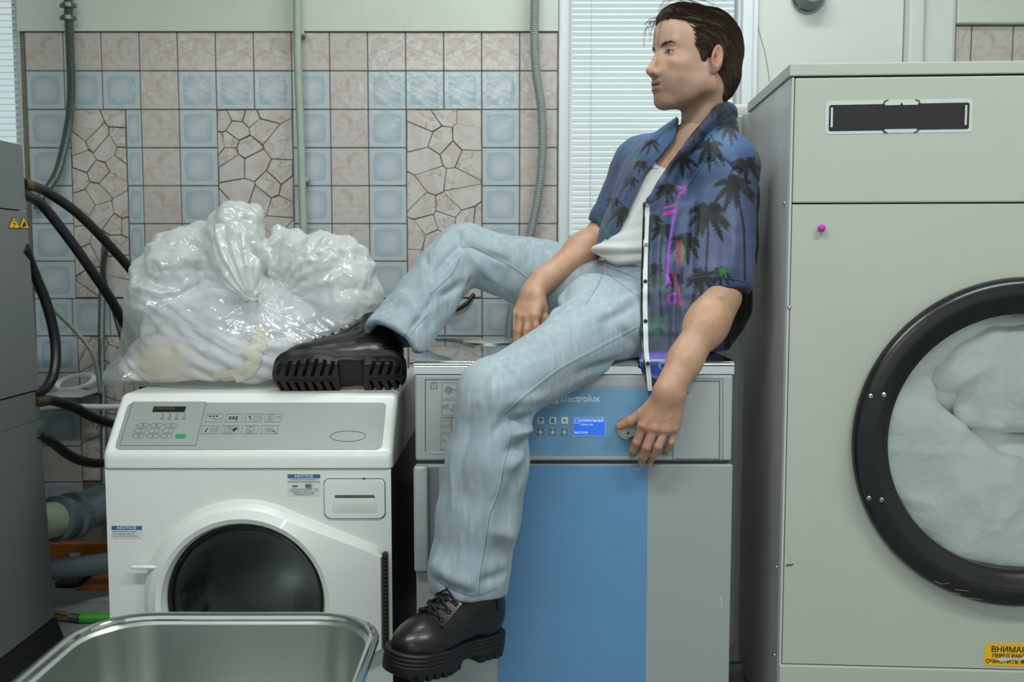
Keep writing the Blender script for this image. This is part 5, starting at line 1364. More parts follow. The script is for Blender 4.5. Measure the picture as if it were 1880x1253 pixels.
nac = skin_arm_color(nav, [(m+np.array([0, -.006, 0]), 0.010) for m in mn]+[(q[0], 0.009) for q in fn_]+[(q[2], 0.010) for q in fn_]+[(tn_[3], 0.016), (tn_[2], 0.010)])
# far arm and hand
f = Field((0.0, 2.16, 0.86), (0.36, 2.52, 1.26), 0.0023)
f.cone(sh_f*0.5+el_f*0.5, el_f, 0.047, 0.043, 0.0)
dirf = nrm(wr_f-el_f)
f.cone(el_f, el_f+(wr_f-el_f)*0.35, 0.042, 0.044, 0.02); f.cone(el_f+(wr_f-el_f)*0.33, wr_f, 0.042, 0.0285, 0.02); 
mf = [A(948, 578, 2.268), A(958, 582, 2.250), A(970, 584, 2.238), A(982, 580, 2.232)]
ff_ = [[A(942, 604, 2.262), A(942, 622, 2.264), A(944, 634, 2.268)], [A(953, 608, 2.244), A(952, 628, 2.246), A(954, 640, 2.25)],
       [A(968, 606, 2.228), A(966, 624, 2.23), A(968, 636, 2.236)], [A(984, 600, 2.224), A(983, 614, 2.226), A(984, 624, 2.23)]]
tf_ = [A(985, 545, 2.262), A(996, 566, 2.262), A(998, 584, 2.258), A(994, 600, 2.254)]
hand(f, A(980, 532, 2.29), mf, ff_, tf_, (-0.5, -0.45, 0.65), pr=0.0145, fr=0.0105)
f.cone(wr_f-dirf*0.02, A(976, 542, 2.285), 0.0290, 0.0262, 0.012)
fav, faf = f.mesh(); fav = relax(fav, faf, 1, 0.4)
fac = skin_arm_color(fav, [(m, 0.011) for m in mf]+[(q[0], 0.010) for q in ff_])*1.04

# torso core (skin at the neckline), shoulders
TX = np.stack([bf, bl, np.array([0, 0, 1.0])])
f = Field((0.05, 2.02, 0.86), (0.62, 2.56, 1.45), 0.0036)
spine = [pelvis, P(1208, 472, 2.285), chest, P(1282, 275, 2.275)]
def torso(f, g, k=0.05, top=True):
    lean = nrm(neckb-pelvis)
    for i, (p, rx, ry, rz) in enumerate(((pelvis+[0, 0, 0.01], .112, .160, .10), (spine[1], .108, .145, .10), (spine[1]*0.5+chest*0.5, .106, .150, .09), (chest, .108, .165, .095))):
        u_ = nrm(bf-lean*bf.dot(lean)); f.ell(p, (rx+g, ry+g, rz+g), k if i else 0, R_=np.stack([u_, nrm(np.cross(lean, u_)), lean]))
    if top:
        f.cone(sh_n+bl*-0.015, sh_f+bl*0.015, 0.048+g, 0.048+g, k*0.8)
        f.cone(neckb+[0, 0, 0.0], chest+[0, 0, 0.06], 0.050+g, 0.085+g, k*0.8)
torso(f, 0.0)
f.cone(neckb+[0.004, 0, -0.015], neckb+[0, 0, -0.06], 0.044, 0.066, 0.03)
f.cone(neckb+[-.02, -.02, -0.02], sh_n, 0.030, 0.040, 0.04); f.cone(neckb+[-.02, .02, -0.02], sh_f, 0.030, 0.040, 0.04)
cn = P(1228, 268, 2.21)
for s_ in (): f.cone(cn+bl*s_*0.012, cn+bl*s_*0.10+np.array([0.01, 0.0, 0.02])-bf*0.02, 0.0045, 0.005, 0.012)
tv, tf = f.mesh(); tv = relax(tv, tf, 1, 0.5); tcol = np.tile(lin(192, 156, 134), (len(tv), 1))
wm = np.clip(0.3+0.6*vnoise(tv, 20), 0, 1)[:, None]; tcol = tcol*(1-wm*0.15)+lin(176, 128, 106)*wm*0.15
bv = np.vstack([hv, nav, fav, tv]); bfc = np.vstack([hfc, naf+len(hv), faf+len(hv)+len(nav), tf+len(hv)+len(nav)+len(fav)])
body = mesh_obj('body', bv, bfc, M_skin, man, True, colors=np.vstack([hc, nac, fac, tcol]))
# fingernails
M_nail = mat('nail', (206, 160, 142), 0.25)
for q in fn_:
    tip, pre = np.array(q[-1]), np.array(q[-2]); d_ = nrm(tip-pre); 
    mbk = np.array([0.05, -1, 0.1]); nn_ = nrm(mbk-d_*mbk.dot(d_)); s2 = np.cross(d_, nn_)
    r_ = 0.0086 if q is tn_ else 0.0077; c_ = tip-d_*0.0028+nn_*0.0002
    mb = MB(); V = []
    for i in range(5):
        for j in range(5):
            a_ = (j/4-0.5)*1.25; V.append(c_+d_*(i/4-0.4)*0.0095+nn_*(r_*math.cos(a_)+0.0003)*0.99+s2*r_*math.sin(a_)*0.78)
    mb.add(V, [(i*5+j, i*5+j+1, (i+1)*5+j+1, (i+1)*5+j) for i in range(4) for j in range(4)])
    mb.build('fingernail', M_nail, man, smooth=True)
# eyes
M_eye = mat('eye_white', (196, 188, 182), 0.15, coat=0.5); M_iris = mat('iris', (84, 98, 96), 0.12, coat=0.5); M_pup = mat('pupil', (10, 10, 10), 0.08, coat=1.0)
for s_ in (-1, 1):
    c_ = HW((0.0765, s_*0.0305, 0.008)); gd = nrm(np.array([1.0, -0.10 if s_ > 0 else -0.10, 0.03])@HR)
    gd = nrm(np.array([1.0, -0.02, 0.02])@HR)
    rr0 = 0.0132*HS
    mb = MB(); mb.lathe([(rr0*math.sin(t), rr0*math.cos(t)) for t in np.linspace(0.44, PI-0.01, 20)], c_, ax=gd, n=28); e_ = mb.build('eye', M_eye, man, smooth=True)
    mb = MB(); mb.lathe([(rr0*1.005*math.sin(t), rr0*1.005*math.cos(t)) for t in np.linspace(0.16, 0.46, 6)], c_, ax=gd, n=28); mb.build('iris', M_iris, e_, smooth=True)
    mb = MB(); mb.lathe([(rr0*1.008*math.sin(t), rr0*1.008*math.cos(t)) for t in np.linspace(0.0, 0.19, 5)], c_, ax=gd, n=20); mb.build('pupil', M_pup, e_, smooth=True)
    # eyelashes and eyebrow
    mb = MB()
    for k in range(16):
        u_ = k/15; b0 = np.array([0.0905-0.006*u_*u_, s_*(0.021+0.023*u_), 0.0122-0.0035*abs(u_-0.45)*2]); mb.tube([HW(b0), HW(b0+[0.0020, s_*0.0006, -0.0002]), HW(b0+[0.0032, s_*0.0012, 0.0008])], [0.0004, 0.0003, 0.0001], 4, caps=False)
    mb.build('eyelashes', M_hair, man)['kind'] = 'stuff'
    mb = MB()
    for k in range(95):
        u_ = random.random(); v_ = random.uniform(-1, 1)*(0.0030-0.0020*u_)
        b0 = np.array([0.0975-0.014*u_**1.7, s_*(0.010+0.034*u_), 0.0215+0.0075*math.sin(u_*2.2)+v_]); dd_ = np.array([-0.002*u_, s_*0.006, 0.0025*(1-1.6*u_)])
        mb.tube([HW(onhead(b0, 0.0002)), HW(onhead(b0+dd_*0.5, 0.0009)), HW(onhead(b0+dd_, 0.0010))], [0.0004, 0.0003, 0.0001], 3, caps=False)
    mb.build('eyebrow', M_hair, man)['kind'] = 'stuff'

# ------------------------------------------------------------------ hair: combed-back volume plus strands
def build_hair():
    f = Field((-0.15, -0.105, -0.135), (0.13, 0.105, 0.165), 0.0019)
    f.ell((-0.008, 0, 0.042), (0.096, 0.079, 0.083))
    f.ell((0.052, 0, 0.088), (0.050, 0.056, 0.034), 0.025)
    f.ell((-0.058, 0, -0.010), (0.040, 0.060, 0.068), 0.025)
    f.cone((-0.058, 0.025, -0.03), (-0.046, 0.030, -0.068), 0.030, 0.018, 0.02)
    f.cone((-0.058, -0.025, -0.03), (-0.046, -0.030, -0.068), 0.030, 0.018, 0.02)
    # cut the face and the ears free
    f.ell((0.115, 0, -0.02), (0.075, 0.095, 0.100), 0.010, 'sub')
    for s_ in (-1, 1):
        f.ell((0.052, s_*0.098, -0.030), (0.050, 0.038, 0.074), 0.008, 'sub')
        f.ell((0.000, s_*0.090, -0.022), (0.028, 0.026, 0.046), 0.006, 'sub')
        f.ell((0.012, s_*0.075, -0.075), (0.036, 0.035, 0.055), 0.006, 'sub')
        f.cone((0.020, s_*0.0665, 0.028), (0.020, s_*0.0655, -0.004), 0.007, 0.005, 0.004)   # sideburn
        f.ell((0.015, s_*0.082, -0.05), (0.02, 0.02, 0.03), 0.004, 'sub')
    V, F = f.mesh(); V = relax(V, F, 2, 0.5); Nn = vnormals(V, F)
    # grooves that follow the comb direction (front to back, falling at the sides)
    s1 = V[:, 2]+0.35*V[:, 0]; a_ = np.arctan2(V[:, 1], V[:, 2]-0.0)
    g_ = np.sin(a_*26+3*vnoise(V, 26)+V[:, 0]*22)*0.5+np.sin(a_*61+5*vnoise(V, 34)+V[:, 0]*40)*0.35
    V = V+Nn*(g_*0.0012+vnoise(V, 34)*0.0016)[:, None]
    return V, F, Nn
hvv, hff, hnn = build_hair()
hair = mesh_obj('hair', HO+(hvv*HS)@HR, hff, M_hair, man, True)
Hs = BVHTree.FromPolygons([tuple(v) for v in hvv], [tuple(int(i) for i in q) for q in hff])
mb = MB(); rg = random.Random(5)
cand = [i for i in range(len(hvv)) if hnn[i, 2] > -0.5]
n_str = 0
while n_str < 2600:
    i = rg.choice(cand); p = Vector(hvv[i]); nn_ = Vector(hnn[i])
    if p.x > 0.085 and p.z < 0.075: continue
    pts = []; L = rg.uniform(0.03, 0.065); seg = 6; lift = rg.uniform(0.0003, 0.0022)
    side_ = 1 if p.y > 0 else -1
    for k in range(seg+1):
        pts.append(np.array(p)+np.array(nn_)*lift*(1+0.5*math.sin(k*0.9+i)))
        fall = sstep(0.10, -0.02, p.z)
        d_ = Vector((-1.0+0.45*fall, side_*0.30*(1-fall), -0.15-1.0*fall)); d_ += Vector((rg.uniform(-.22, .22), rg.uniform(-.22, .22), rg.uniform(-.15, .15)))
        d_ = (d_-nn_*d_.dot(nn_)).normalized(); q = p+d_*(L/seg)
        r_ = Hs.find_nearest(q)
        if r_[0] is None: break
        p = r_[0]; nn_ = r_[1]
    if len(pts) < 4: continue
    w_ = rg.uniform(0.00035, 0.0007); rad = [w_*(0.6+0.6*math.sin(PI*min(1, (k+0.4)/len(pts)))) for k in range(len(pts)-1)]+[0.0001]
    mb.tube([HO+(q*HS)@HR for q in pts], rad, 3, caps=False); n_str += 1
# loose strands falling over the forehead and flying off the crown
for k in range(34):
    y0 = rg.uniform(-0.055, 0.03); z0 = 0.083+rg.uniform(-.008, .012); x0 = 0.092
    L = rg.uniform(0.006, 0.022) if k < 26 else rg.uniform(0.03, 0.07)
    pts = [(x0-0.02, y0, z0+0.008), (x0+0.010, y0-0.002, z0), (x0+0.012+rg.uniform(0, .005), y0-0.006, z0-L*0.4), (x0+0.014+rg.uniform(-.004, .008), y0-0.004, z0-L)]
    mb.tube([HW(q) for q in spline(pts, 4)], [0.00035]*12+[0.0001], 3, caps=False)
for k in range(16):
    y0 = rg.uniform(-0.04, 0.05); x0 = rg.uniform(0.04, 0.085)
    pts = [(x0+0.012, y0, 0.108), (x0-0.005, y0, 0.130+rg.uniform(0, .012)), (x0-0.045, y0+0.004, 0.142+rg.uniform(-.004, .006)), (x0-0.085, y0+0.006, 0.136)]
    mb.tube([HW(q) for q in spline(pts, 4)], [0.00035]*12+[0.0001], 3, caps=False)
o_ = mb.build('hair_strands', M_hair, man, smooth=True, fix=False); o_['kind'] = 'stuff'
# ------------------------------------------------------------------ jeans
f = Field((-0.35, 1.76, 0.36), (0.48, 2.58, 1.20), 0.0040)
shin_n = [kn_n, P(899, 850, 1.885), P(880, 950, 1.885), P(862, 1045, 1.875), P(860, 1125, 1.87)]
f.ell(P(1205, 575, 2.27), (0.132, 0.165, 0.110), 0.0, R_=np.stack([bf, bl, [0, 0, 1]]))
f.ell(P(1190, 520, 2.275), (0.112, 0.148, 0.075), 0.04, R_=np.stack([bf, bl, [0, 0, 1]]))
f.chain([hip_n, hip_n*0.55+kn_n*0.45+[0, 0, 0.022], kn_n+[0.02, 0.0, 0.010]], [0.098, 0.077, 0.068], 0.035)
f.ell(P(1092, 562, 2.13), (0.072, 0.075, 0.070), 0.04)
f.ell(kn_n+[0.002, -0.004, -0.008], (0.070, 0.070, 0.070), 0.03)
f.chain(shin_n, [0.071, 0.077, 0.078, 0.075, 0.070], 0.02)
shin_f = [kn_f, P(814, 505, 2.38), P(780, 552, 2.32), P(722, 628, 2.225), P(700, 656, 2.205)]
f.chain([hip_f, hip_f*0.5+kn_f*0.5, kn_f+[0.02, 0, -0.012]], [0.098, 0.084, 0.071], 0.04)
f.ell(kn_f, (0.068, 0.068, 0.066), 0.03)
f.chain(shin_f, [0.066, 0.069, 0.071, 0.069, 0.068], 0.02)
# hems: cut square, hollow for the boots
d1 = nrm(shin_n[4]-shin_n[3]); hem1 = P(860, 1088, 1.873); e1 = nrm(np.cross(d1, [0, 1, 0])); R1 = np.stack([e1, np.cross(d1, e1), d1])
f.box(hem1+d1*0.10, (0.14, 0.14, 0.10), 0, 0.004, 'sub', R1)
f.cone(hem1-d1*0.055, hem1+d1*0.05, 0.058, 0.063, 0.004, 'sub')
d2 = nrm(shin_f[4]-shin_f[2]); hem2 = P(718, 634, 2.222); e2 = nrm(np.cross(d2, [0, 1, 0])); R2 = np.stack([e2, np.cross(d2, e2), d2])
f.box(hem2+d2*0.10, (0.13, 0.13, 0.10), 0, 0.004, 'sub', R2)
f.cone(hem2-d2*0.05, hem2+d2*0.05, 0.058, 0.062, 0.004, 'sub')
f.box((0.12, 2.33, DTOP-0.25), (0.8, 0.337, 0.2505), 0, 0.006, 'sub')      # flat where he sits
wn = nrm([0.28, -0.05, 1.0])
Rw = np.stack([nrm(np.cross([0, 1, 0], wn)), nrm(np.cross(wn, np.cross([0, 1, 0], wn))), wn]); f.box(P(1100, 468, 2.16)+wn*0.15+Rw[0]*0.10, (0.24, 0.40, 0.15), 0, 0.004, 'sub', Rw)
V, F = f.mesh(); V = relax(V, F, 2, 0.5); Nn = vnormals(V, F)
S = Surf(V, F)
px = proj(V)
def legnoise(V, ax_, s1, s2):
    """noise drawn out along the leg"""
    ax_ = nrm(ax_); t = V.dot(ax_); W_ = V-np.outer(t, ax_); return vnoise(W_*s1+np.outer(t, ax_)*s2, 1.0)
near = (V[:, 1] < 2.12); shin = near & (V[:, 2] < kn_n[2]-0.0)
wS = sstep(kn_n[2]+0.02, kn_n[2]-0.12, V[:, 2])*(V[:, 1] < 2.05)
disp = wS*(legnoise(V, shin_n[3]-shin_n[1], 26, 6)*0.0062+legnoise(V, shin_n[3]-shin_n[1], 60, 20)*0.0022)
wT = (1-wS)*(V[:, 1] < 2.28)
disp += wT*(legnoise(V, kn_n-hip_n, 22, 5)*0.0042+legnoise(V, kn_n-hip_n, 60, 14)*0.0018)
wF = (V[:, 1] >= 2.12)*(px[:, 0] < 1000)
disp += wF*(legnoise(V, shin_f[3]-shin_f[0], 30, 9)*0.0038+vnoise(V, 40)*0.0012)
V = V+Nn*disp[:, None]
FA = 1.7
def pf(x0, y0, x1, y1, wd, amp, bx=None, by=None):
    global V
    a = S.hit(x0, y0); b = S.hit(x1, y1)
    if a is None or b is None: return
    c_ = S.hit(bx, by) if bx else None
    V = fold(V, Nn, a, b, wd, amp*FA, c_)
for q in ((842, 430, 858, 530, .010, -.016), (848, 425, 868, 530, .016, .006), (842, 450, 800, 500, .009, -.007), (860, 450, 930, 480, .008, -.006), (862, 470, 915, 520, .014, .006), (850, 520, 812, 545, .010, -.008), (782, 470, 790, 560, .008, -.007), (775, 478, 783, 560, .012, .007),
          (786, 560, 745, 620, .008, -.005), (730, 540, 775, 590, .016, .006), (700, 575, 760, 560, .012, -.003), (870, 540, 905, 560, .012, .005), (820, 430, 800, 455, .014, .005),
          # near knee and thigh
          (972, 768, 932, 772, .009, -.011), (972, 785, 935, 800, .012, .010), (968, 805, 930, 830, .009, -.008), (965, 835, 928, 860, .012, .006), (948, 745, 905, 800, .010, -.005), (940, 738, 1000, 728, .012, .005), (930, 760, 950, 800, .007, -.006),
          (1130, 662, 1060, 690, .010, -.005), (1125, 640, 1135, 668, .007, -.009), (1138, 600, 1170, 640, .012, -.005), (1010, 590, 1060, 505, .012, .004), (1075, 500, 1120, 560, .012, -.004), (1165, 560, 1110, 590, .010, -.004), (1170, 540, 1120, 560, .010, .004),
          (960, 1000, 925, 960, .010, -.007), (945, 985, 900, 975, .014, .005), (930, 1050, 880, 1070, .010, -.006), (800, 1040, 870, 1075, .014, .008), (800, 1065, 850, 1085, .008, -.006), (835, 820, 830, 930, .010, .004), (860, 780, 848, 900, .010, -.0035), (950, 860, 925, 950, .010, -.004), (905, 880, 895, 990, .012, .003),
          (940, 900, 960, 870, .012, -.004), (915, 1000, 930, 1030, .012, -.004)):
    pf(*q)
nj = len(V)
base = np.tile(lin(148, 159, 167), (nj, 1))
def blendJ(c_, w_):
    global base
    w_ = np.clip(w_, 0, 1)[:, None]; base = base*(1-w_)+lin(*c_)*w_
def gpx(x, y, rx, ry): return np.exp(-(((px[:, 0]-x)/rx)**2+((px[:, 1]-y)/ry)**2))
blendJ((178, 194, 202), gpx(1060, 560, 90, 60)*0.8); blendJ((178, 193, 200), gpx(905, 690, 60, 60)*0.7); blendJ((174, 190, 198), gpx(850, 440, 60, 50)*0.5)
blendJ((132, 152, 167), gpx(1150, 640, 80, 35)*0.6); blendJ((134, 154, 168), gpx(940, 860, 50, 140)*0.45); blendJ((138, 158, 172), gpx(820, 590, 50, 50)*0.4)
blendJ((142, 161, 174), 0.35+0.5*vnoise(V, 14)); blendJ((180, 194, 202), np.clip(legnoise(V, [0, 0.2, 1], 160, 22), 0, 1)*0.5)
blendJ((122, 142, 158), np.clip(legnoise(V, [0, 0.2, 1], 120, 16)-0.1, 0, 1)*0.55)
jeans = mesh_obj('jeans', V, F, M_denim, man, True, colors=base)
S = Surf(V, F)
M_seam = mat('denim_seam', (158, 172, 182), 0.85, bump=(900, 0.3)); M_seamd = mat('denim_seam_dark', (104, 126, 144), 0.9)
def stitch(pts, m, r=0.0015, off=0.0002, name='seam', parent=None):
    sp = spline([(a, b, 0) for a, b in pts], 8); q = [S.hit(a, b, off) for a, b, _ in sp]; q = [x for x in q if x is not None]
    if len(q) < 4: return
    q = np.array(q); mb = MB(); mb.tube(q, r, 6); return mb.build(name, m, jeans if parent is None else parent, smooth=True)
for pts in ([(1171, 598), (1122, 625), (1075, 650), (1029, 675), (972, 718), (952, 735), (928, 757)], [(931, 762), (936, 800), (925, 847), (915, 899), (898, 945), (890, 998), (880, 1051), (877, 1088)],
            [(846, 452), (868, 452), (905, 470), (945, 492), (975, 515)], [(843, 470), (830, 498), (808, 520), (789, 538)], [(784, 575), (762, 600), (744, 624)],
            [(1113, 480), (1117, 500), (1140, 520), (1170, 541)]):
    stitch(pts, M_seam, 0.0013, -0.0004); stitch([(a+1.5, b+3.4) for a, b in pts], M_seamd, 0.0009, -0.0002, 'seam_shadow')  # darker line beside each seam paints the shadow the seam would cast
stitch([(1096, 484), (1120, 492), (1150, 503), (1172, 513)], M_seamd, 0.0010); stitch([(1090, 474), (1108, 480), (1140, 490), (1172, 498)], M_seam, 0.0013)
stitch([(798, 1062), (820, 1078), (850, 1090), (880, 1092), (912, 1080)], M_seamd, 0.0010); stitch([(690, 587), (712, 600), (735, 625), (750, 655)], M_seamd, 0.0010)
stitch([(1108, 492), (1100, 520), (1075, 560)], M_seamd, 0.0008)
b0 = S.hit(1104, 478, 0.001)
if b0 is not None:
    mb = MB(); mb.lathe([(0.0078, 0), (0.0075, 0.002), (0.005, 0.0032), (0.0, 0.0025)], b0, ax=nrm(CAM-b0)*0.6+bf*0.6, n=20); mb.build('button', M_chrome, jeans, smooth=True)

# ------------------------------------------------------------------ boots
def boot_geo():
    f = Field((-0.16, -0.07, -0.045), (0.18, 0.07, 0.205), 0.0024)
    f.ell((-0.088, 0, 0.045), (0.046, 0.037, 0.055))
    f.ell((0.085, 0.003, 0.020), (0.062, 0.047, 0.040), 0.03)
    f.cone((-0.06, 0, 0.045), (0.07, 0, 0.022), 0.040, 0.040, 0.03)
    f.cone((-0.055, 0, 0.085), (0.030, 0, 0.045), 0.036, 0.034, 0.03)
    f.cone((-0.076, 0, 0.06), (-0.070, 0, 0.150), 0.038, 0.039, 0.03, flat=((1, 0, 0), 1.12))
    f.cone((-0.048, 0, 0.135), (0.035, 0, 0.062), 0.024, 0.024, 0.02)       # tongue
    f.half((0, 0, 0.004), (0, 0, -1)); f.half((0, 0, 0.158), (0, 0, 1), 0.006)
    V, F = f.mesh(); V = relax(V, F, 2, 0.5); Nn = vnormals(V, F)
    # ankle creases
    for a, b, w_, am in (((-.03, -.05, .10), (-.01, .05, .10), .006, -.004), ((-.05, -.05, .075), (0.0, -.045, .05), .006, -.003), ((-.05, .05, .075), (0.0, .045, .05), .006, -.003), ((0.045, -.04, .045), (.045, .04, .05), .005, -.003)):
        V = fold(V, Nn, a, b, w_, am)
    f2 = Field((-0.16, -0.07, -0.05), (0.18, 0.07, 0.03), 0.0019)
    f2.chain([(-0.098, 0, -0.008), (-0.05, 0, -0.008), (0.0, 0.001, -0.008), (0.06, 0.003, -0.008), (0.106, 0.004, -0.008)], [0.044, 0.041, 0.042, 0.0535, 0.052], 0.01, flat=((0, 0, 1), 2.2))
    f2.half((0, 0, 0.016), (0, 0, 1), 0.004); f2.half((0, 0, -0.034), (0, 0, -1), 0.003)
    f2.box((-0.018, 0, -0.036), (0.026, 0.09, 0.018), 0.004, 0.008, 'sub')
    f2.box((0.150, 0, -0.045), (0.05, 0.09, 0.018), 0, 0.006, 'sub', np.stack([nrm([1, 0, .28]), [0, 1, 0], nrm([-.28, 0, 1])]))
    for s_ in (-1, 1):
        for x_ in [-0.128, -0.108, -0.088, -0.068, 0.022, 0.041, 0.060, 0.079, 0.098, 0.117, 0.136]:
            f2.box((x_, s_*0.036, -0.034), (0.0032, 0.028, 0.012), 0.001, 0.001, 'sub', np.stack([nrm([1, s_*0.28, 0]), nrm([-s_*0.28, 1, 0]), [0, 0, 1]]))
    f2.chain([(-0.13, 0, -0.036), (-0.06, 0.002, -0.036)], [0.005]*2, 0, 'sub'); f2.chain([(0.02, 0, -0.036), (0.06, 0.004, -0.036), (0.13, -0.002, -0.036)], [0.005]*3, 0, 'sub')
    V2, F2 = f2.mesh(); V2 = relax(V2, F2, 1, 0.35); N2 = vnormals(V2, F2)
    w_ = sstep(-0.012, -0.008, V2[:, 2])*sstep(0.014, 0.010, V2[:, 2])*np.clip(1-np.abs(N2[:, 2])*1.5, 0, 1)
    V2 = V2-N2*(0.0022*w_*(np.sin(V2[:, 2]*2*PI/0.0072) > 0.2))[:, None]
    return V, F, V2, F2
bV, bF, sV, sF = boot_geo()
BB = BVHTree.FromPolygons([tuple(v) for v in bV], [tuple(int(i) for i in q) for q in bF])
def onb(p, off):
    r_ = BB.find_nearest(Vector(p)); return np.array(r_[0])+np.array(r_[1])*off
rows = [np.array([0.062-0.0185*i, 0.020+0.001*i, 0.062+0.0145*i]) for i in range(6)]
def boot(o_, fwd, up, mirror, label):
    fwd = nrm(fwd); up = np.array(up, float); up = nrm(up-fwd*up.dot(fwd)); lt_ = np.cross(up, fwd)
    M3 = np.stack([fwd, lt_, up])
    def X(v):
        v = np.array(v, float).reshape(-1, 3).copy(); v[:, 1] *= (-1 if mirror else 1); return o_+v@M3
    fl_ = (lambda F: F[:, ::-1]) if mirror else (lambda F: F)
    u_ = mesh_obj('boot', X(bV), np.ascontiguousarray(fl_(bF)), M_boot, man, True); 
    mesh_obj('sole', X(sV), np.ascontiguousarray(fl_(sF)), M_sole, u_, True, angle=50)
    # facing panels with eyelets, laces
    for s_ in (-1, 1):
        mb = MB(); V = []; F_ = []
        n_ = 10
        for i in range(n_):
            t = i/(n_-1)*5.3-0.4; k = np.array([0.062-0.0185*t, 0.020+0.001*t, 0.062+0.0145*t])
            a_ = onb([k[0]+0.004, s_*0.012, k[2]+0.004], 0.0022); b_ = onb([k[0], s_*0.032, k[2]-0.008], 0.0026); V += [X(a_)[0], X(b_)[0], X(onb([k[0], s_*0.033, k[2]-0.009], 0.0))[0]]
        F_ = [q for i in range(n_-1) for q in ((i*3, i*3+1, i*3+4, i*3+3), (i*3+1, i*3+2, i*3+5, i*3+4))]
        mb.add(V, F_); mb.build('lace_panel', M_boot, u_, smooth=True)
    eye = []
    for s_ in (-1, 1):
        for k in rows:
            p = onb([k[0], s_*0.023, k[2]-0.003], 0.0032); r_ = BB.find_nearest(Vector(p)); n__ = np.array(r_[1]); n__[1] *= (-1 if mirror else 1)
            pw = X(p)[0]; mb = MB(); mb.lathe([(0.0022, 0), (0.0026, 0.0014), (0.0040, 0.0012), (0.0044, 0)], pw, ax=n__@M3, up=(0.31, 0.2, 0.9), n=12); mb.build('eyelet', mat('eyelet_dark', (54, 56, 56), 0.3, metal=0.8), u_, smooth=True)
    E = {(s_, i): onb([k[0], s_*0.023, k[2]-0.003], 0.0045) for s_ in (-1, 1) for i, k in enumerate(rows)}
    mb = MB()
    for i in range(5):
        for s_ in (-1, 1):
            a_, b_ = E[(s_, i)], E[(-s_, i+1)]; m_ = (a_+b_)/2; m_ = onb(m_, 0.0075 if s_ > 0 else 0.0055)
            mb.tube([X(q)[0] for q in spline([a_, m_, b_], 5)], 0.0019, 6)
    a_, b_ = E[(-1, 0)], E[(1, 0)]; mb.tube([X(q)[0] for q in spline([a_, onb((a_+b_)/2, 0.005), b_], 5)], 0.0019, 6)
    for i in range(6):
        for s_ in (-1, 1):
            a_ = E[(s_, i)]; mb.tube([X(a_)[0], X(onb(a_*[1, .6, 1]+[0, 0, .003], 0.006))[0]], 0.0024, 6)
    mb.build('laces', mat('lace_black', (20, 21, 21), 0.8), u_)['kind'] = 'stuff'
    mb = MB(); q = [X(onb([-0.055-0.004*k, 0.05, 0.140-0.014*k], 0.0004))[0] for k in range(6)]; mb.tube(q, 0.0022, 6); mb.build('side_zip', M_sole, u_)
    return u_
bh = P(914, 1150, 1.935); bt = P(704, 1208, 1.695)
fw_ = nrm(bt-bh); boot(bh+fw_*0.142+np.array([0, 0, -0.010]), fw_+np.array([0, 0, 0.02]), (0.06, -0.02, 1), False, '')
bh = P(747, 678, 2.222); bt = P(516, 682, 2.195)
fw_ = nrm(bt-bh); boot(bh+fw_*0.142+np.array([0, 0, 0.004]), fw_, (0.0, 0.80, 0.60), True, '')

# ------------------------------------------------------------------ white vest
f = Field((0.08, 2.02, 0.96), (0.52, 2.56, 1.42), 0.0032)
torso(f, 0.0075)
f.ell(P(1178, 462, 2.25), (0.084, 0.132, 0.046), 0.03, R_=np.stack([bf, bl, [0, 0, 1]]))
nk = P(1228, 262, 2.20)
f.ell(nk+bf*0.02, (0.10, 0.062, 0.058), 0.004, 'sub', R_=np.stack([bf, bl, [0, 0, 1]]))
f.half(P(1100, 474, 2.16), -nrm([0.28, -0.05, 1.0]), 0.006)
f.half(P(1200, 258, 2.2), (0, 0, 1), 0.004)
V, F = f.mesh(); V = relax(V, F, 1, 0.5); Nn = vnormals(V, F)
zz = V[:, 2]; low = sstep(P(1130, 380, 2.2)[2], P(1130, 470, 2.2)[2], zz)
V = V+Nn*(low*0.0042*np.sin(zz*2*PI/0.030+3.2*vnoise(V, 12))+low*0.004*vnoise(V*np.array([1, 1, 2.2]), 18)+0.0005*np.sin((V.dot(bl))*2*PI/0.0045))[:, None]
mesh_obj('vest', V, F, M_vest, man, True)
Sv = Surf(V, F)
mb = MB(); q = [Sv.hit(a, b, 0.001) for a, b, _ in spline([(1192, 292, 0), (1196, 303, 0), (1208, 309, 0), (1222, 305, 0), (1232, 290, 0)], 6)]; q = [x for x in q if x is not None]
if len(q) > 4:
    mb.tube(q, 0.0022, 6); mb.build('neck_band', M_vest, man, smooth=True)

# ------------------------------------------------------------------ open short-sleeved shirt
f = Field((0.10, 1.95, 0.70), (0.63, 2.60, 1.47), 0.0029)
torso(f, 0.018, 0.05)
f.cone(neckb+[0.005, 0.015, -0.01], chest+[0.01, 0, 0.05], 0.060, 0.10, 0.04)
for s_, sh in ((1, sh_n), (-1, sh_f)): f.cone(neckb+[0, 0, -0.02], sh+[0, 0, -0.004], 0.045, 0.058, 0.03)
f.chain([P(1300, 330, 2.26), P(1318, 450, 2.26), P(1312, 560, 2.25), P(1296, 640, 2.22)], [0.085, 0.082, 0.075, 0.050], 0.04)
f.chain([P(1236, 292, 2.135), P(1212, 335, 2.125), P(1194, 366, 2.12)], [0.010, 0.012, 0.010], 0.008, flat=((0, 1, 0), 0.7))
# near front panel hanging down over hip and dryer edge
pn = [P(1228, 380, 2.155), P(1222, 450, 2.105), P(1220, 540, 2.042), P(1221, 610, 2.012), P(1223, 665, 1.985), P(1227, 722, 1.978)]
f.chain(pn, [0.014, 0.011, 0.0095, 0.009, 0.008, 0.007], 0.01, flat=((1, 0, 0), 6.2))
f.chain([P(1250, 400, 2.15), P(1262, 500, 2.10), P(1275, 600, 2.09), P(1280, 655, 2.07)], [0.05, 0.045, 0.04, 0.022], 0.03)
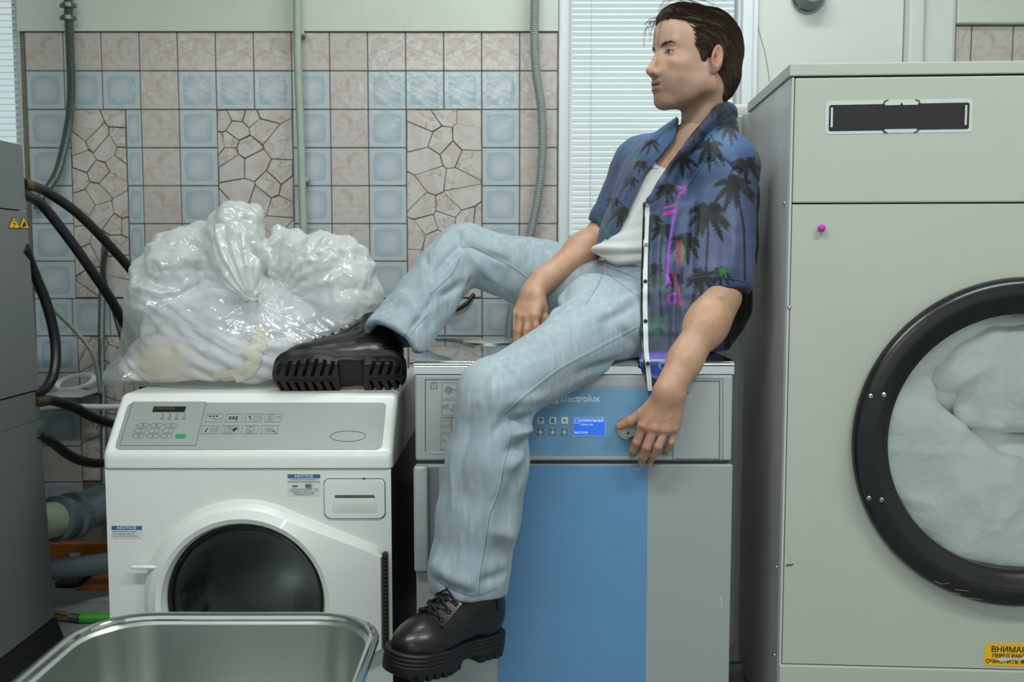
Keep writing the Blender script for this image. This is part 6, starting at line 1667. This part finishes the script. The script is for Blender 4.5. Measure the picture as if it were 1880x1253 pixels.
# sleeves
sn1 = P(1326, 506, 2.09); f.cone(sh_n+[0.0, 0, -0.012], sn1, 0.062, 0.068, 0.03); ds = nrm(sn1-sh_n)
e3 = nrm(np.cross(ds, [0, 1, 0])); R3 = np.stack([e3, np.cross(ds, e3), ds])
cutn = P(1326, 521, 2.085)
sf1 = P(1122, 408, 2.43); f.cone(sh_f, sf1, 0.058, 0.056, 0.03); df_ = nrm(sf1-sh_f); e4 = nrm(np.cross(df_, [0, 1, 0])); R4 = np.stack([e4, np.cross(df_, e4), df_])
cutf = P(1114, 422, 2.43)
def carve_sleeve(c_, RR, dd, ar, sl=0.10):
    f.cone(c_-dd*0.02, c_+dd*0.08, ar, ar+0.004, 0.003, 'sub')
# square sleeve ends: remove a slab just below each hem but only near the sleeve
f.box(cutn+ds*0.035, (0.066, 0.085, 0.035), 0.0, 0.003, 'sub', R3) if False else None
f.cone(cutf+df_*0.075, cutf+df_*0.14, 0.075, 0.09, 0.003, 'sub')
carve_sleeve(cutn, R3, ds, 0.049); carve_sleeve(cutf, R4, df_, 0.049)
# collar: fold-over band round the neck, lapels down the front
colp = [P(1216, 312, 2.135), P(1240, 288, 2.135), P(1274, 250, 2.145), P(1305, 217, 2.165), P(1330, 200, 2.215), P(1340, 215, 2.29), P(1315, 232, 2.345), P(1270, 250, 2.36), P(1235, 264, 2.345), P(1205, 288, 2.31)]
f.chain(colp, [0.008, 0.012, 0.015, 0.017, 0.017, 0.016, 0.016, 0.014, 0.012, 0.008], 0.010, n=4)
f.cone(HW((-0.02, 0, -0.10)), neckb+[-.01, -.01, 0.035], 0.052, 0.048, 0.003, 'sub')
# front opening
X, Y_, Z_ = [a.astype(np.float64) for a in f.ax]
c_, s_ = math.cos(PITCH), math.sin(PITCH)
gx = X[:, None, None]; gy = Y_[None, :, None]-CAM[1]; gz = Z_[None, None, :]-CAM[2]
dep = gy*c_-gz*s_; U_ = (CXP+FPX*gx/dep).astype(np.float32); W_ = (CYP-FPX*(gy*s_+gz*c_)/dep).astype(np.float32)+0*U_
poly = [(1243, 150), (1243, 236), (1236, 256), (1210, 290), (1186, 318), (1163, 366), (1149, 400), (1133, 428), (1104, 455), (1085, 470), (1030, 620), (1160, 780), (1181, 740), (1176, 560), (1177, 470), (1180, 372), (1196, 356), (1226, 306), (1252, 272), (1288, 228), (1316, 190), (1316, 150)]
dmin = np.full(U_.shape, 1e9, np.float32); ins = np.zeros(U_.shape, bool)
for i in range(len(poly)):
    (x0, y0), (x1, y1) = poly[i], poly[(i+1) % len(poly)]
    ex, ey = x1-x0, y1-y0; t = np.clip(((U_-x0)*ex+(W_-y0)*ey)/(ex*ex+ey*ey), 0, 1)
    dmin = np.minimum(dmin, (U_-x0-t*ex)**2+(W_-y0-t*ey)**2)
    cr = ((y0 > W_) != (y1 > W_)) & (U_ < (x1-x0)*(W_-y0)/((y1-y0) if y1 != y0 else 1e-6)+x0); ins ^= cr
sd = np.sqrt(dmin)/800*np.where(ins, -1, 1)
frontside = ((gx-chest[0])*bf[0]+(Y_[None, :, None]-chest[1])*bf[1])
sd = np.maximum(sd, -(frontside+0.02)).astype(np.float32)
f.d = np.maximum(f.d, -sd); del U_, W_, sd, dmin, ins
f.box((0.12, 2.33, DTOP-0.25), (0.8, 0.330, 0.251), 0, 0.004, 'sub')
V, F = f.mesh(); V = relax(V, F, 1, 0.5); Nn = vnormals(V, F)
S = Surf(V, F)
V = V+Nn*(0.0055*legnoise(V, [0.1, 0, 1], 20, 5)+0.0016*vnoise(V, 45))[:, None]
for q in ((1290, 250, 1262, 330, .006, -.005), (1262, 330, 1236, 470, .010, -.007), (1246, 360, 1222, 560, .012, .008), (1240, 470, 1236, 640, .008, -.006), (1212, 400, 1205, 600, .010, .005), (1196, 420, 1192, 600, .008, -.004), (1305, 262, 1320, 300, .006, .005),
          (1262, 330, 1290, 300, .006, -.006), (1290, 300, 1320, 290, .005, -.005), (1320, 290, 1362, 320, .005, -.005), (1352, 300, 1368, 380, .010, .006), (1275, 380, 1268, 500, .008, -.008), (1290, 360, 1278, 480, .014, .005), (1350, 400, 1345, 500, .012, .005), (1320, 420, 1310, 510, .014, -.004),
          (1150, 330, 1125, 390, .008, -.005), (1175, 310, 1150, 360, .008, .005), (1210, 250, 1170, 290, .006, -.004), (1278, 560, 1262, 640, .010, -.005)):
    pf(*q)
px = proj(V); ns = len(V)
rgb = np.tile(lin(70, 84, 122), (ns, 1))
def blendS(c_, w_):
    global rgb
    w_ = np.clip(w_, 0, 1)[:, None]; rgb = rgb*(1-w_)+lin(*c_)*w_
X_, Yp = px[:, 0], px[:, 1]
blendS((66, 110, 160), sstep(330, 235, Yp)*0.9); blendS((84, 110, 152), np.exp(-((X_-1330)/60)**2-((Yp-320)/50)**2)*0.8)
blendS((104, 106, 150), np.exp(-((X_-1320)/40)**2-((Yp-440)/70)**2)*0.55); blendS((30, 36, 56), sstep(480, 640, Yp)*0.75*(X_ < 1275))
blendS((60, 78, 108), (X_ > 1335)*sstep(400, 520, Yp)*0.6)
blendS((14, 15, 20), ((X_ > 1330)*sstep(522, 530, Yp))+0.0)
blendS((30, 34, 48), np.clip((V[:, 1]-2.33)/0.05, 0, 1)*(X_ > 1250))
def pdist(pts):
    d = np.full(ns, 1e9)
    for (x0, y0), (x1, y1) in zip(pts[:-1], pts[1:]):
        ex, ey = x1-x0, y1-y0; t = np.clip(((X_-x0)*ex+(Yp-y0)*ey)/(ex*ex+ey*ey+1e-9), 0, 1); d = np.minimum(d, np.hypot(X_-x0-t*ex, Yp-y0-t*ey))
    return d
pr_ = random.Random(21)
def palm(cx_, cy_, R_, nf=10, trunk=None, col=(13, 15, 22), a0=None):
    m = np.zeros(ns)
    near_ = (np.hypot(X_-cx_, Yp-cy_) < R_*1.5)
    for k in range(nf):
        a_ = 2*PI*k/nf+pr_.uniform(-.25, .25)+(a0 or 0); L_ = R_*pr_.uniform(0.75, 1.1)
        q = []
        for t in np.linspace(0, 1, 6): q.append((cx_+L_*t*math.cos(a_), cy_-L_*t*math.sin(a_)*0.85+L_*0.55*t*t))
        d = np.full(ns, 1e9); tt = np.zeros(ns)
        for i in range(5):
            (x0, y0), (x1, y1) = q[i], q[i+1]; ex, ey = x1-x0, y1-y0
            t = np.clip(((X_-x0)*ex+(Yp-y0)*ey)/(ex*ex+ey*ey+1e-9), 0, 1); dd = np.hypot(X_-x0-t*ex, Yp-y0-t*ey); mm = dd < d; d[mm] = dd[mm]; tt[mm] = (i+t[mm])/5
        wd = R_*0.165*(np.sin(np.clip(tt*0.9+0.1, 0, 1)*PI)**0.7)*(0.80+0.28*np.sin(tt*R_*1.4+k))
        m = np.maximum(m, sstep(1.2, -0.6, d-wd)*near_)
    if trunk:
        m = np.maximum(m, sstep(1.0, -0.5, pdist(trunk)-2.0))
    blendS(col, m)
blendS((42, 52, 80), sstep(20, 12, pdist([(1216, 312), (1250, 275), (1290, 232), (1330, 200), (1340, 215)]))*(Yp < 320)*0.9)
palm(1298, 388, 46, 11, [(1298, 392), (1300, 430), (1296, 500)]); palm(1352, 338, 46, 9, [(1352, 340), (1366, 420), (1368, 515)]); palm(1338, 232, 26, 8); palm(1372, 300, 34, 8)
palm(1300, 268, 34, 8); palm(1250, 290, 30, 8); palm(1225, 345, 24, 8); palm(1196, 402, 24, 9, [(1196, 402), (1190, 470), (1192, 560)]); palm(1216, 420, 26, 8, [(1216, 420), (1210, 500), (1216, 600)])
palm(1258, 440, 34, 10, [(1258, 440), (1250, 520), (1248, 600)]); palm(1286, 505, 34, 9); palm(1322, 500, 26, 8); palm(1236, 510, 24, 8); palm(1204, 490, 18, 8)
palm(1142, 388, 26, 9); palm(1128, 368, 16, 7); palm(1196, 262, 18, 7); palm(1176, 300, 16, 7); palm(1160, 330, 14, 7); palm(1320, 200, 20, 7); palm(1280, 240, 18, 7)
palm(1203, 590, 24, 11, None, (44, 92, 74)); palm(1208, 512, 18, 9, None, (30, 66, 50)); palm(1328, 496, 11, 7, None, (36, 130, 70))
blendS((34, 130, 84), sstep(2.5, 0, pdist([(1100, 402), (1112, 424), (1122, 438)])-1)); blendS((50, 140, 60), sstep(1.5, 0, pdist([(1172, 282), (1162, 300)])-2)*0.7)
# neon details and parked-car scene at the hem
pk = (206, 66, 190)
blendS(pk, sstep(1.2, -0.6, pdist([(1244, 342), (1250, 346), (1258, 342), (1256, 352), (1248, 356), (1246, 362)])-1.6)); 
blendS((210, 60, 170), ((X_ > 1219)*(X_ < 1242)*(np.abs(np.abs(Yp-384+(X_-1230)*0.25)-5) < 2.2))*0.9)
blendS((200, 50, 190), sstep(1.2, -0.6, pdist([(1218, 394), (1240, 390)])-1.8)); blendS((150, 70, 210), sstep(1.2, -0.4, pdist([(1236, 398), (1232, 430), (1226, 470), (1224, 520)])-1.8))
blendS((150, 60, 90), (np.hypot((X_-1248)/7.5, (Yp-466)/26) < 1)*0.8); blendS((60, 140, 70), (np.hypot((X_-1254)/4, (Yp-470)/22) < 1)*0.5)
blendS((196, 60, 190), sstep(1.2, -0.4, pdist([(1226, 484), (1225, 505), (1230, 520)])-1.6)); blendS((150, 60, 110), sstep(1.2, -0.4, pdist([(1236, 500), (1246, 535), (1252, 560)])-3)*0.8)
blendS((190, 60, 200), sstep(1.2, -0.4, pdist([(1228, 543), (1238, 540), (1240, 554), (1229, 558), (1228, 543)])-1.4)); blendS((44, 56, 130), ((X_ > 1229)*(X_ < 1239)*(Yp > 543)*(Yp < 556))*1.0)
hem = sstep(644, 650, Yp)*(X_ < 1290); blendS((58, 78, 170), hem*0.85); blendS((120, 70, 190), hem*np.exp(-((Yp-655)/5)**2)*0.8); blendS((196, 204, 236), hem*np.exp(-((Yp-662)/1.8)**2)*(X_ < 1226)); blendS((12, 13, 18), sstep(1, -1, np.abs(Yp-700)-9)*(X_ < 1290)); blendS((90, 120, 200), sstep(1.2, -0.6, np.abs(Yp-690-3*np.sin(X_*0.1))-2))
blendS((150, 180, 226), sstep(1.0, -0.6, np.hypot((X_-1217), (Yp-672))-7)*sstep(4, 5.5, np.hypot(X_-1217, Yp-672)))
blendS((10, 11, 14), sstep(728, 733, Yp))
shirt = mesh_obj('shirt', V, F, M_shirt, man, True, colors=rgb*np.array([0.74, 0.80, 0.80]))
S = Surf(V, F)
# white snap tape along the open edge with dark piping
def ribbon(L, Rr, off, name, m, par):
    a = [S.hit(x, y, off) for x, y in L]; b = [S.hit(x, y, off) for x, y in Rr]
    ok = [i for i in range(len(L)) if a[i] is not None and b[i] is not None and abs(a[i][1]-b[i][1]) < 0.03]
    if len(ok) < 3: return
    mb = MB(); V_ = []; 
    for i in ok: V_ += [a[i], b[i]]
    V_ += [v+np.array([0, 0.0015, 0]) for v in V_]; n = len(ok)
    F_ = [(2*i, 2*i+1, 2*i+3, 2*i+2) for i in range(n-1)]+[(2*n+2*i+2, 2*n+2*i+3, 2*n+2*i+1, 2*n+2*i) for i in range(n-1)]
    mb.add(V_, F_); return mb.build(name, m, par, smooth=True)
ys_ = np.linspace(368, 724, 60)
def xe(y): return np.interp(y, [368, 420, 480, 560, 640, 724], [1184, 1181.5, 1179.5, 1179, 1181, 1189])
tape = ribbon([(xe(y)+1.0, y) for y in ys_], [(xe(y)+9.5, y) for y in ys_], 0.0022, 'snap_tape', mat('tape_white', (196, 206, 206), 0.7), shirt)
ribbon([(xe(y)-2.5, y) for y in ys_], [(xe(y)+1.5, y) for y in ys_], 0.0018, 'edge_piping', M_rub, shirt)
for y_ in (378, 449, 517, 590, 668):
    c0 = S.hit(xe(y_)+5.5, y_, 0.0032)
    if c0 is not None:
        mb = MB(); mb.lathe([(0.0042, 0), (0.0042, 0.0015), (0.0028, 0.0018), (0.0026, 0.0008), (0, 0.0006)], c0, ax=nrm(CAM-c0), n=14); mb.build('snap_button', M_screw if y_ < 500 else M_rub, shirt, smooth=True)
for pts in ([(1304, 246), (1316, 268), (1330, 296)], [(1268, 338), (1290, 306), (1326, 290), (1352, 312), (1362, 330)], [(1272, 512), (1300, 508), (1340, 512), (1376, 520)]):
    stitch(pts, mat('shirt_seam', (44, 62, 100), 0.7), 0.0011, 0.0002, 'seam', shirt)
# ------------------------------------------------------------------ linen in a clear plastic bag on the washer
def ridged(V, sc):
    q = V+0.012*np.stack([vnoise(V+3, 14), vnoise(V+7, 14), vnoise(V+11, 14)], 1)
    return 1-np.abs(vnoise(q, sc))*2
BZ = wtop+0.002
lin_ = thing('laundry_bundle', (P(455, 700, 2.42)[0], 2.42, BZ), 'heap of crumpled white bed linen packed inside the clear bag', 'laundry')
f = Field((-1.02, 2.17, BZ-0.02), (-0.30, 2.68, 1.12), 0.0042)
f.ell(P(450, 640, 2.43), (0.255, 0.185, 0.150)); f.ell(P(345, 560, 2.42), (0.120, 0.13, 0.10), 0.05); f.ell(P(585, 590, 2.43), (0.125, 0.13, 0.085), 0.05); f.ell(P(318, 672, 2.40), (0.125, 0.15, 0.085), 0.05); f.ell(P(470, 540, 2.46), (0.13, 0.10, 0.06), 0.05)
f.half((0, 0, BZ), (0, 0, -1), 0.01)
V, F = f.mesh(); V = relax(V, F, 2, 0.5); Nn = vnormals(V, F)
u_ = np.linalg.norm(V-P(520, 330, 2.3), axis=1)
dsp = 0.0045*np.sin(u_*2*PI/0.042+6.0*vnoise(V, 5)+4.0*vnoise(V, 11))*sstep(-0.3, 0.4, vnoise(V+4, 6))+0.0016*np.sin(u_*2*PI/0.019+9*vnoise(V, 8))*sstep(-0.2, 0.5, vnoise(V+8, 9))+0.010*vnoise(V, 9)+0.005*ridged(V, 13)+0.003*ridged(V+2, 24)
V = V+Nn*(dsp-0.012)[:, None]; V[:, 2] = np.maximum(V[:, 2], BZ)
n_ = len(V); col = np.tile(lin(214, 212, 220), (n_, 1)); pxb = proj(V)
w_ = (np.exp(-((pxb[:, 0]-295)/48)**2-((pxb[:, 1]-662)/34)**2)+np.exp(-((pxb[:, 0]-360)/80)**2-((pxb[:, 1]-706)/14)**2)*0.8)[:, None]; w_ = np.clip(w_*1.2, 0, 0.8)
col = col*(1-w_)+lin(222, 208, 178)*w_
mesh_obj('linen', V, F, mat('white_linen', (214, 212, 220), 0.85, vcol=True, bump=(300, 0.15)), lin_, True, colors=col)
SL_ = Surf(V, F)
strap = thing('cream_strap', tuple(P(470, 640, 2.3)), 'cream cotton strap knotted down the front of the bagged linen', 'strap')
M_strap = mat('cream_cotton', (214, 208, 186), 0.85, bump=(500, 0.2))
def lay(pts, wd, off, name):
    sp = spline([(a, b, 0) for a, b in pts], 6); q = [SL_.hit(a, b, off) for a, b, _ in sp]; q = [x for x in q if x is not None]
    if len(q) < 4: return
    q = np.array(q); 
    for _ in range(4): q[1:-1] = (q[:-2]+2*q[1:-1]+q[2:])/4
    T_ = np.gradient(q, axis=0); V_ = []
    for i in range(len(q)):
        t_ = nrm(T_[i]); s__ = nrm(np.cross(t_, nrm(CAM-q[i]))); V_ += [q[i]-s__*wd, q[i]+np.array([0, -0.003, 0]), q[i]+s__*wd]
    V_ += [v+np.array([0, 0.002, 0]) for v in V_]; n = len(q); F_ = []
    for i in range(n-1):
        for j in range(2): a_ = i*3+j; F_ += [(a_, a_+1, a_+4, a_+3), (3*n+a_+3, 3*n+a_+4, 3*n+a_+1, 3*n+a_)]
    mb = MB(); mb.add(V_, F_); return mb.build(name, M_strap, strap, smooth=True)
lay([(484, 600), (476, 625), (468, 648), (464, 668), (452, 682), (430, 692)], 0.016, 0.006, 'band'); lay([(452, 655), (468, 640), (490, 632)], 0.012, 0.009, 'knot'); lay([(392, 690), (430, 684), (460, 670), (478, 655)], 0.009, 0.007, 'band')

bag = thing('plastic_bag', (P(455, 700, 2.42)[0], 2.42, BZ), 'big clear crinkled plastic bag of white linen on the washer', 'bag')
f = Field((-1.08, 2.14, BZ-0.02), (-0.27, 2.72, 1.30), 0.0040)
f.ell(P(455, 640, 2.43), (0.290, 0.215, 0.175)); f.ell(P(262, 690, 2.40), (0.065, 0.15, 0.045), 0.06); f.ell(P(300, 560, 2.42), (0.07, 0.14, 0.12), 0.06); f.ell(P(338, 488, 2.42), (0.085, 0.12, 0.085), 0.05)
f.cone(P(372, 450, 2.42), P(372, 424, 2.42), 0.048, 0.022, 0.04); f.ell(P(430, 468, 2.40), (0.075, 0.08, 0.10), 0.03); f.ell(P(438, 405, 2.41), (0.046, 0.05, 0.045), 0.03); f.cone(P(462, 430, 2.4), P(468, 398, 2.4), 0.022, 0.016, 0.02)
f.ell(P(530, 470, 2.43), (0.062, 0.07, 0.062), 0.02); f.cone(P(520, 440, 2.43), P(512, 424, 2.43), 0.022, 0.012, 0.02); f.ell(P(598, 498, 2.42), (0.100, 0.13, 0.088), 0.03); f.ell(P(640, 545, 2.42), (0.078, 0.14, 0.10), 0.04); f.ell(P(640, 640, 2.42), (0.075, 0.15, 0.10), 0.05)
f.ell(P(497, 455, 2.33), (0.022, 0.06, 0.05), 0.02, 'sub'); f.cone(P(505, 540, 2.22), P(490, 500, 2.24), 0.02, 0.03, 0.03, 'sub')
f.half((0, 0, BZ), (0, 0, -1), 0.01)
V, F = f.mesh(); V = relax(V, F, 2, 0.5); Nn = vnormals(V, F)
up_ = sstep(P(0, 640, 2.3)[2], P(0, 500, 2.3)[2], V[:, 2])
gath = P(470, 560, 2.25); ang_ = np.arctan2(V[:, 2]-gath[2], V[:, 0]-gath[0])
dsp = up_*(0.0060*ridged(V, 15)+0.0045*ridged(V+5, 30)+0.0022*ridged(V+9, 60)+0.010*vnoise(V, 9)+0.0035*np.sin(ang_*26+4*vnoise(V, 12)))+(1-up_)*(0.0022*ridged(V, 24)+0.003*ridged(V+3, 12)+0.006)
V = V+Nn*dsp[:, None]; V[:, 2] = np.maximum(V[:, 2], BZ-0.001)
def film_mat():
    m = bpy.data.materials.new('clear_film'); m.use_nodes = True; nt = m.node_tree; nt.nodes.clear()
    o = nt.nodes.new('ShaderNodeOutputMaterial'); t = nt.nodes.new('ShaderNodeBsdfTransparent'); t.inputs[0].default_value = (0.97, 0.98, 0.98, 1)
    g = nt.nodes.new('ShaderNodeBsdfGlossy'); g.inputs['Roughness'].default_value = 0.16
    d = nt.nodes.new('ShaderNodeBsdfDiffuse'); d.inputs[0].default_value = srgb(236, 240, 240); tr = nt.nodes.new('ShaderNodeBsdfTranslucent'); tr.inputs[0].default_value = srgb(240, 244, 244)
    dt = nt.nodes.new('ShaderNodeMixShader'); dt.inputs[0].default_value = 0.3; nt.links.new(d.outputs[0], dt.inputs[1]); nt.links.new(tr.outputs[0], dt.inputs[2])
    geo = nt.nodes.new('ShaderNodeNewGeometry'); lw = nt.nodes.new('ShaderNodeLayerWeight'); lw.inputs[0].default_value = 0.32
    vc = nt.nodes.new('ShaderNodeVertexColor'); vc.layer_name = 'Col'; haze = mth(nt, 'ADD', mth(nt, 'MULTIPLY', lw.outputs['Facing'], 0.38), vc.outputs[0])
    m1 = nt.nodes.new('ShaderNodeMixShader'); nt.links.new(haze, m1.inputs[0]); nt.links.new(t.outputs[0], m1.inputs[1]); nt.links.new(dt.outputs[0], m1.inputs[2])
    m2 = nt.nodes.new('ShaderNodeMixShader'); fr = mth(nt, 'MULTIPLY_ADD', lw.outputs['Fresnel'], 0.55, 0.03)
    nt.links.new(fr, m2.inputs[0]); nt.links.new(m1.outputs[0], m2.inputs[1]); nt.links.new(g.outputs[0], m2.inputs[2])
    n2 = nt.nodes.new('ShaderNodeTexNoise'); n2.inputs['Scale'].default_value = 45; n2.inputs['Detail'].default_value = 3; tc = nt.nodes.new('ShaderNodeTexCoord'); nt.links.new(tc.outputs['Object'], n2.inputs[0])
    bp = nt.nodes.new('ShaderNodeBump'); bp.inputs['Strength'].default_value = 0.6; bp.inputs['Distance'].default_value = 0.004; nt.links.new(n2.outputs['Fac'], bp.inputs['Height']); nt.links.new(bp.outputs[0], g.inputs['Normal'])
    nt.links.new(m2.outputs[0], o.inputs[0]); return m
M_film = film_mat()
hz_ = 0.12+0.43*sstep(P(0, 610, 2.3)[2], P(0, 520, 2.3)[2], V[:, 2]+0.02*vnoise(V, 12)); mesh_obj('film', V, F, M_film, bag, True, colors=np.stack([hz_]*3, 1))
# gathered neck and a loose flap of film at the front
f = Field((-0.86, 2.14, 0.96), (-0.58, 2.36, 1.20), 0.0032)
f.cone(P(470, 575, 2.225), P(445, 500, 2.25), 0.012, 0.035, 0, flat=((0, 1, 0), 0.5)); f.cone(P(470, 575, 2.225), P(500, 510, 2.25), 0.012, 0.030, 0.01, flat=((0, 1, 0), 0.5)); f.cone(P(440, 500, 2.25), P(420, 440, 2.27), 0.035, 0.04, 0.02, flat=((0, 1, 0), 0.6))
V, F = f.mesh(); Nn = vnormals(V, F); ang_ = np.arctan2(V[:, 2]-gath[2], V[:, 0]-gath[0]); V = V+Nn*(0.004*np.sin(ang_*34+3*vnoise(V, 20))+0.004*ridged(V, 30))[:, None]
mesh_obj('gathered_neck', V, F, M_film, bag, True, colors=np.full((len(V), 3), 0.5))

# ------------------------------------------------------------------ towels behind the round door
M_towel = mat('white_towel', (238, 238, 234), 0.9, bump=(260, 0.6), sheen=0.3)
def tw(px_, py_, d): a, b = FT.uv(px_, py_); return T3(a, d, b)
def towel(name, chains, label, lo, hi, seed, holes=()):
    f = Field(lo, hi, 0.0046)
    for pts, rr in chains: f.chain([tw(*p) for p in pts], rr, 0.030)
    # stay inside the drum, behind the glass
    f.half(T3(tcx, 0.014, tcz), -Wd, 0.012)
    X, Y_, Z__ = f.ax; 
    rx = ((X[:, None, None]-fc[0])*U[0]+(Y_[None, :, None]-fc[1])*U[1]); rz_ = Z__[None, None, :]-fc[2]; dd_ = (np.sqrt(rx**2+rz_**2)-0.268).astype(np.float32); dd2 = (np.sqrt(rx**2+rz_**2)-0.33).astype(np.float32)
    dep_ = ((X[:, None, None]-fc[0])*Wd[0]+(Y_[None, :, None]-fc[1])*Wd[1])
    f.d = np.maximum(f.d, np.where(dep_ < 0.06, dd_, dd2))
    V, F = f.mesh(); V = relax(V, F, 2, 0.5); Nn = vnormals(V, F)
    V = V+Nn*(0.007*vnoise(V+seed, 12)+0.013*ridged(V+seed, 7)+0.003*ridged(V+seed, 19)+0.0010*vnoise(V, 180))[:, None]
    t = thing(name, tuple(V.mean(0)), label, 'towel', 'white towels in the tall dryer drum'); mesh_obj('cloth', V, F, M_towel, t, True); return t
cxp, czp = 1868, 812
LO, HI = tw(1600, 1080, 0.0)-[0.02, 0.08, 0.02], tw(2140, 560, 0.0)+[0.02, 0.26, 0.02]
LO = np.array([LO[0], fc[1]-0.05, LO[2]]); HI = np.array([HI[0], fc[1]+0.30, HI[2]])
towel('towel', [([(1640, 760, .06), (1690, 800, .045), (1740, 830, .04), (1800, 860, .05), (1870, 900, .05), (1960, 960, .05)], [.05, .06, .06, .05, .05, .05]),
                ([(1640, 850, .06), (1700, 880, .045), (1760, 920, .045), (1840, 970, .045), (1940, 1010, .05)], [.06, .065, .06, .06, .06]),
                ([(1700, 950, .07), (1780, 1000, .06), (1880, 1030, .06)], [.05, .05, .05]), ([(1790, 840, .055), (1765, 930, .03), (1740, 985, .045)], [.02, .016, .02]), ([(1655, 730, .06), (1700, 720, .07)], [.03, .03])],
      'large white towel sagging across the lower half of the round dryer door', LO, HI, 3)
towel('towel', [([(1650, 700, .10), (1690, 660, .09), (1740, 625, .08), (1800, 605, .07), (1900, 600, .07)], [.035, .04, .04, .035, .04]), ([(1690, 740, .12), (1760, 700, .12), (1800, 740, .13)], [.05, .05, .04])],
      'white towel folded along the upper left inside the round dryer door', LO, HI, 9)
towel('towel', [([(1762, 690, .05), (1790, 665, .04), (1830, 650, .04), (1880, 650, .045), (1960, 640, .05)], [.028, .034, .034, .034, .04]), ([(1800, 690, .05), (1850, 680, .045), (1900, 690, .05)], [.022, .026, .03]),
                ([(1800, 760, .06), (1830, 730, .05), (1890, 720, .05), (1960, 730, .05)], [.030, .036, .036, .04]), ([(1800, 770, .055), (1850, 775, .05), (1920, 770, .05)], [.022, .026, .03]), ([(1830, 830, .11), (1880, 860, .10), (1960, 880, .10)], [.05, .05, .05])],
      'twisted white towel bunched at the right behind the round door glass', LO, HI, 17)
# crumpled plastic sheet in the steel tub
f = Field((rl+0.02, 1.04, rz-0.36), (rr_-0.02, YB-0.02, rz-0.12), 0.005)
f.ell(((rl+rr_)/2+0.03, 1.34, rz-0.30), (0.13, 0.15, 0.06)); f.ell(((rl+rr_)/2+0.09, 1.40, rz-0.30), (0.08, 0.09, 0.085), 0.04)
f.half((0, 0, rz-0.334), (0, 0, -1), 0.005)
V, F = f.mesh(); Nn = vnormals(V, F); V = V+Nn*(0.008*ridged(V, 16)+0.004*ridged(V, 34)+0.006*vnoise(V, 12))[:, None]; V[:, 2] = np.maximum(V[:, 2], rz-0.335)
t = thing('plastic_sheet', ((rl+rr_)/2+0.03, 1.34, rz-0.334), 'crumpled clear plastic lying in the bottom of the steel tub', 'plastic'); mesh_obj('film', V, F, M_film, t, True, colors=np.full((len(V), 3), 0.35))
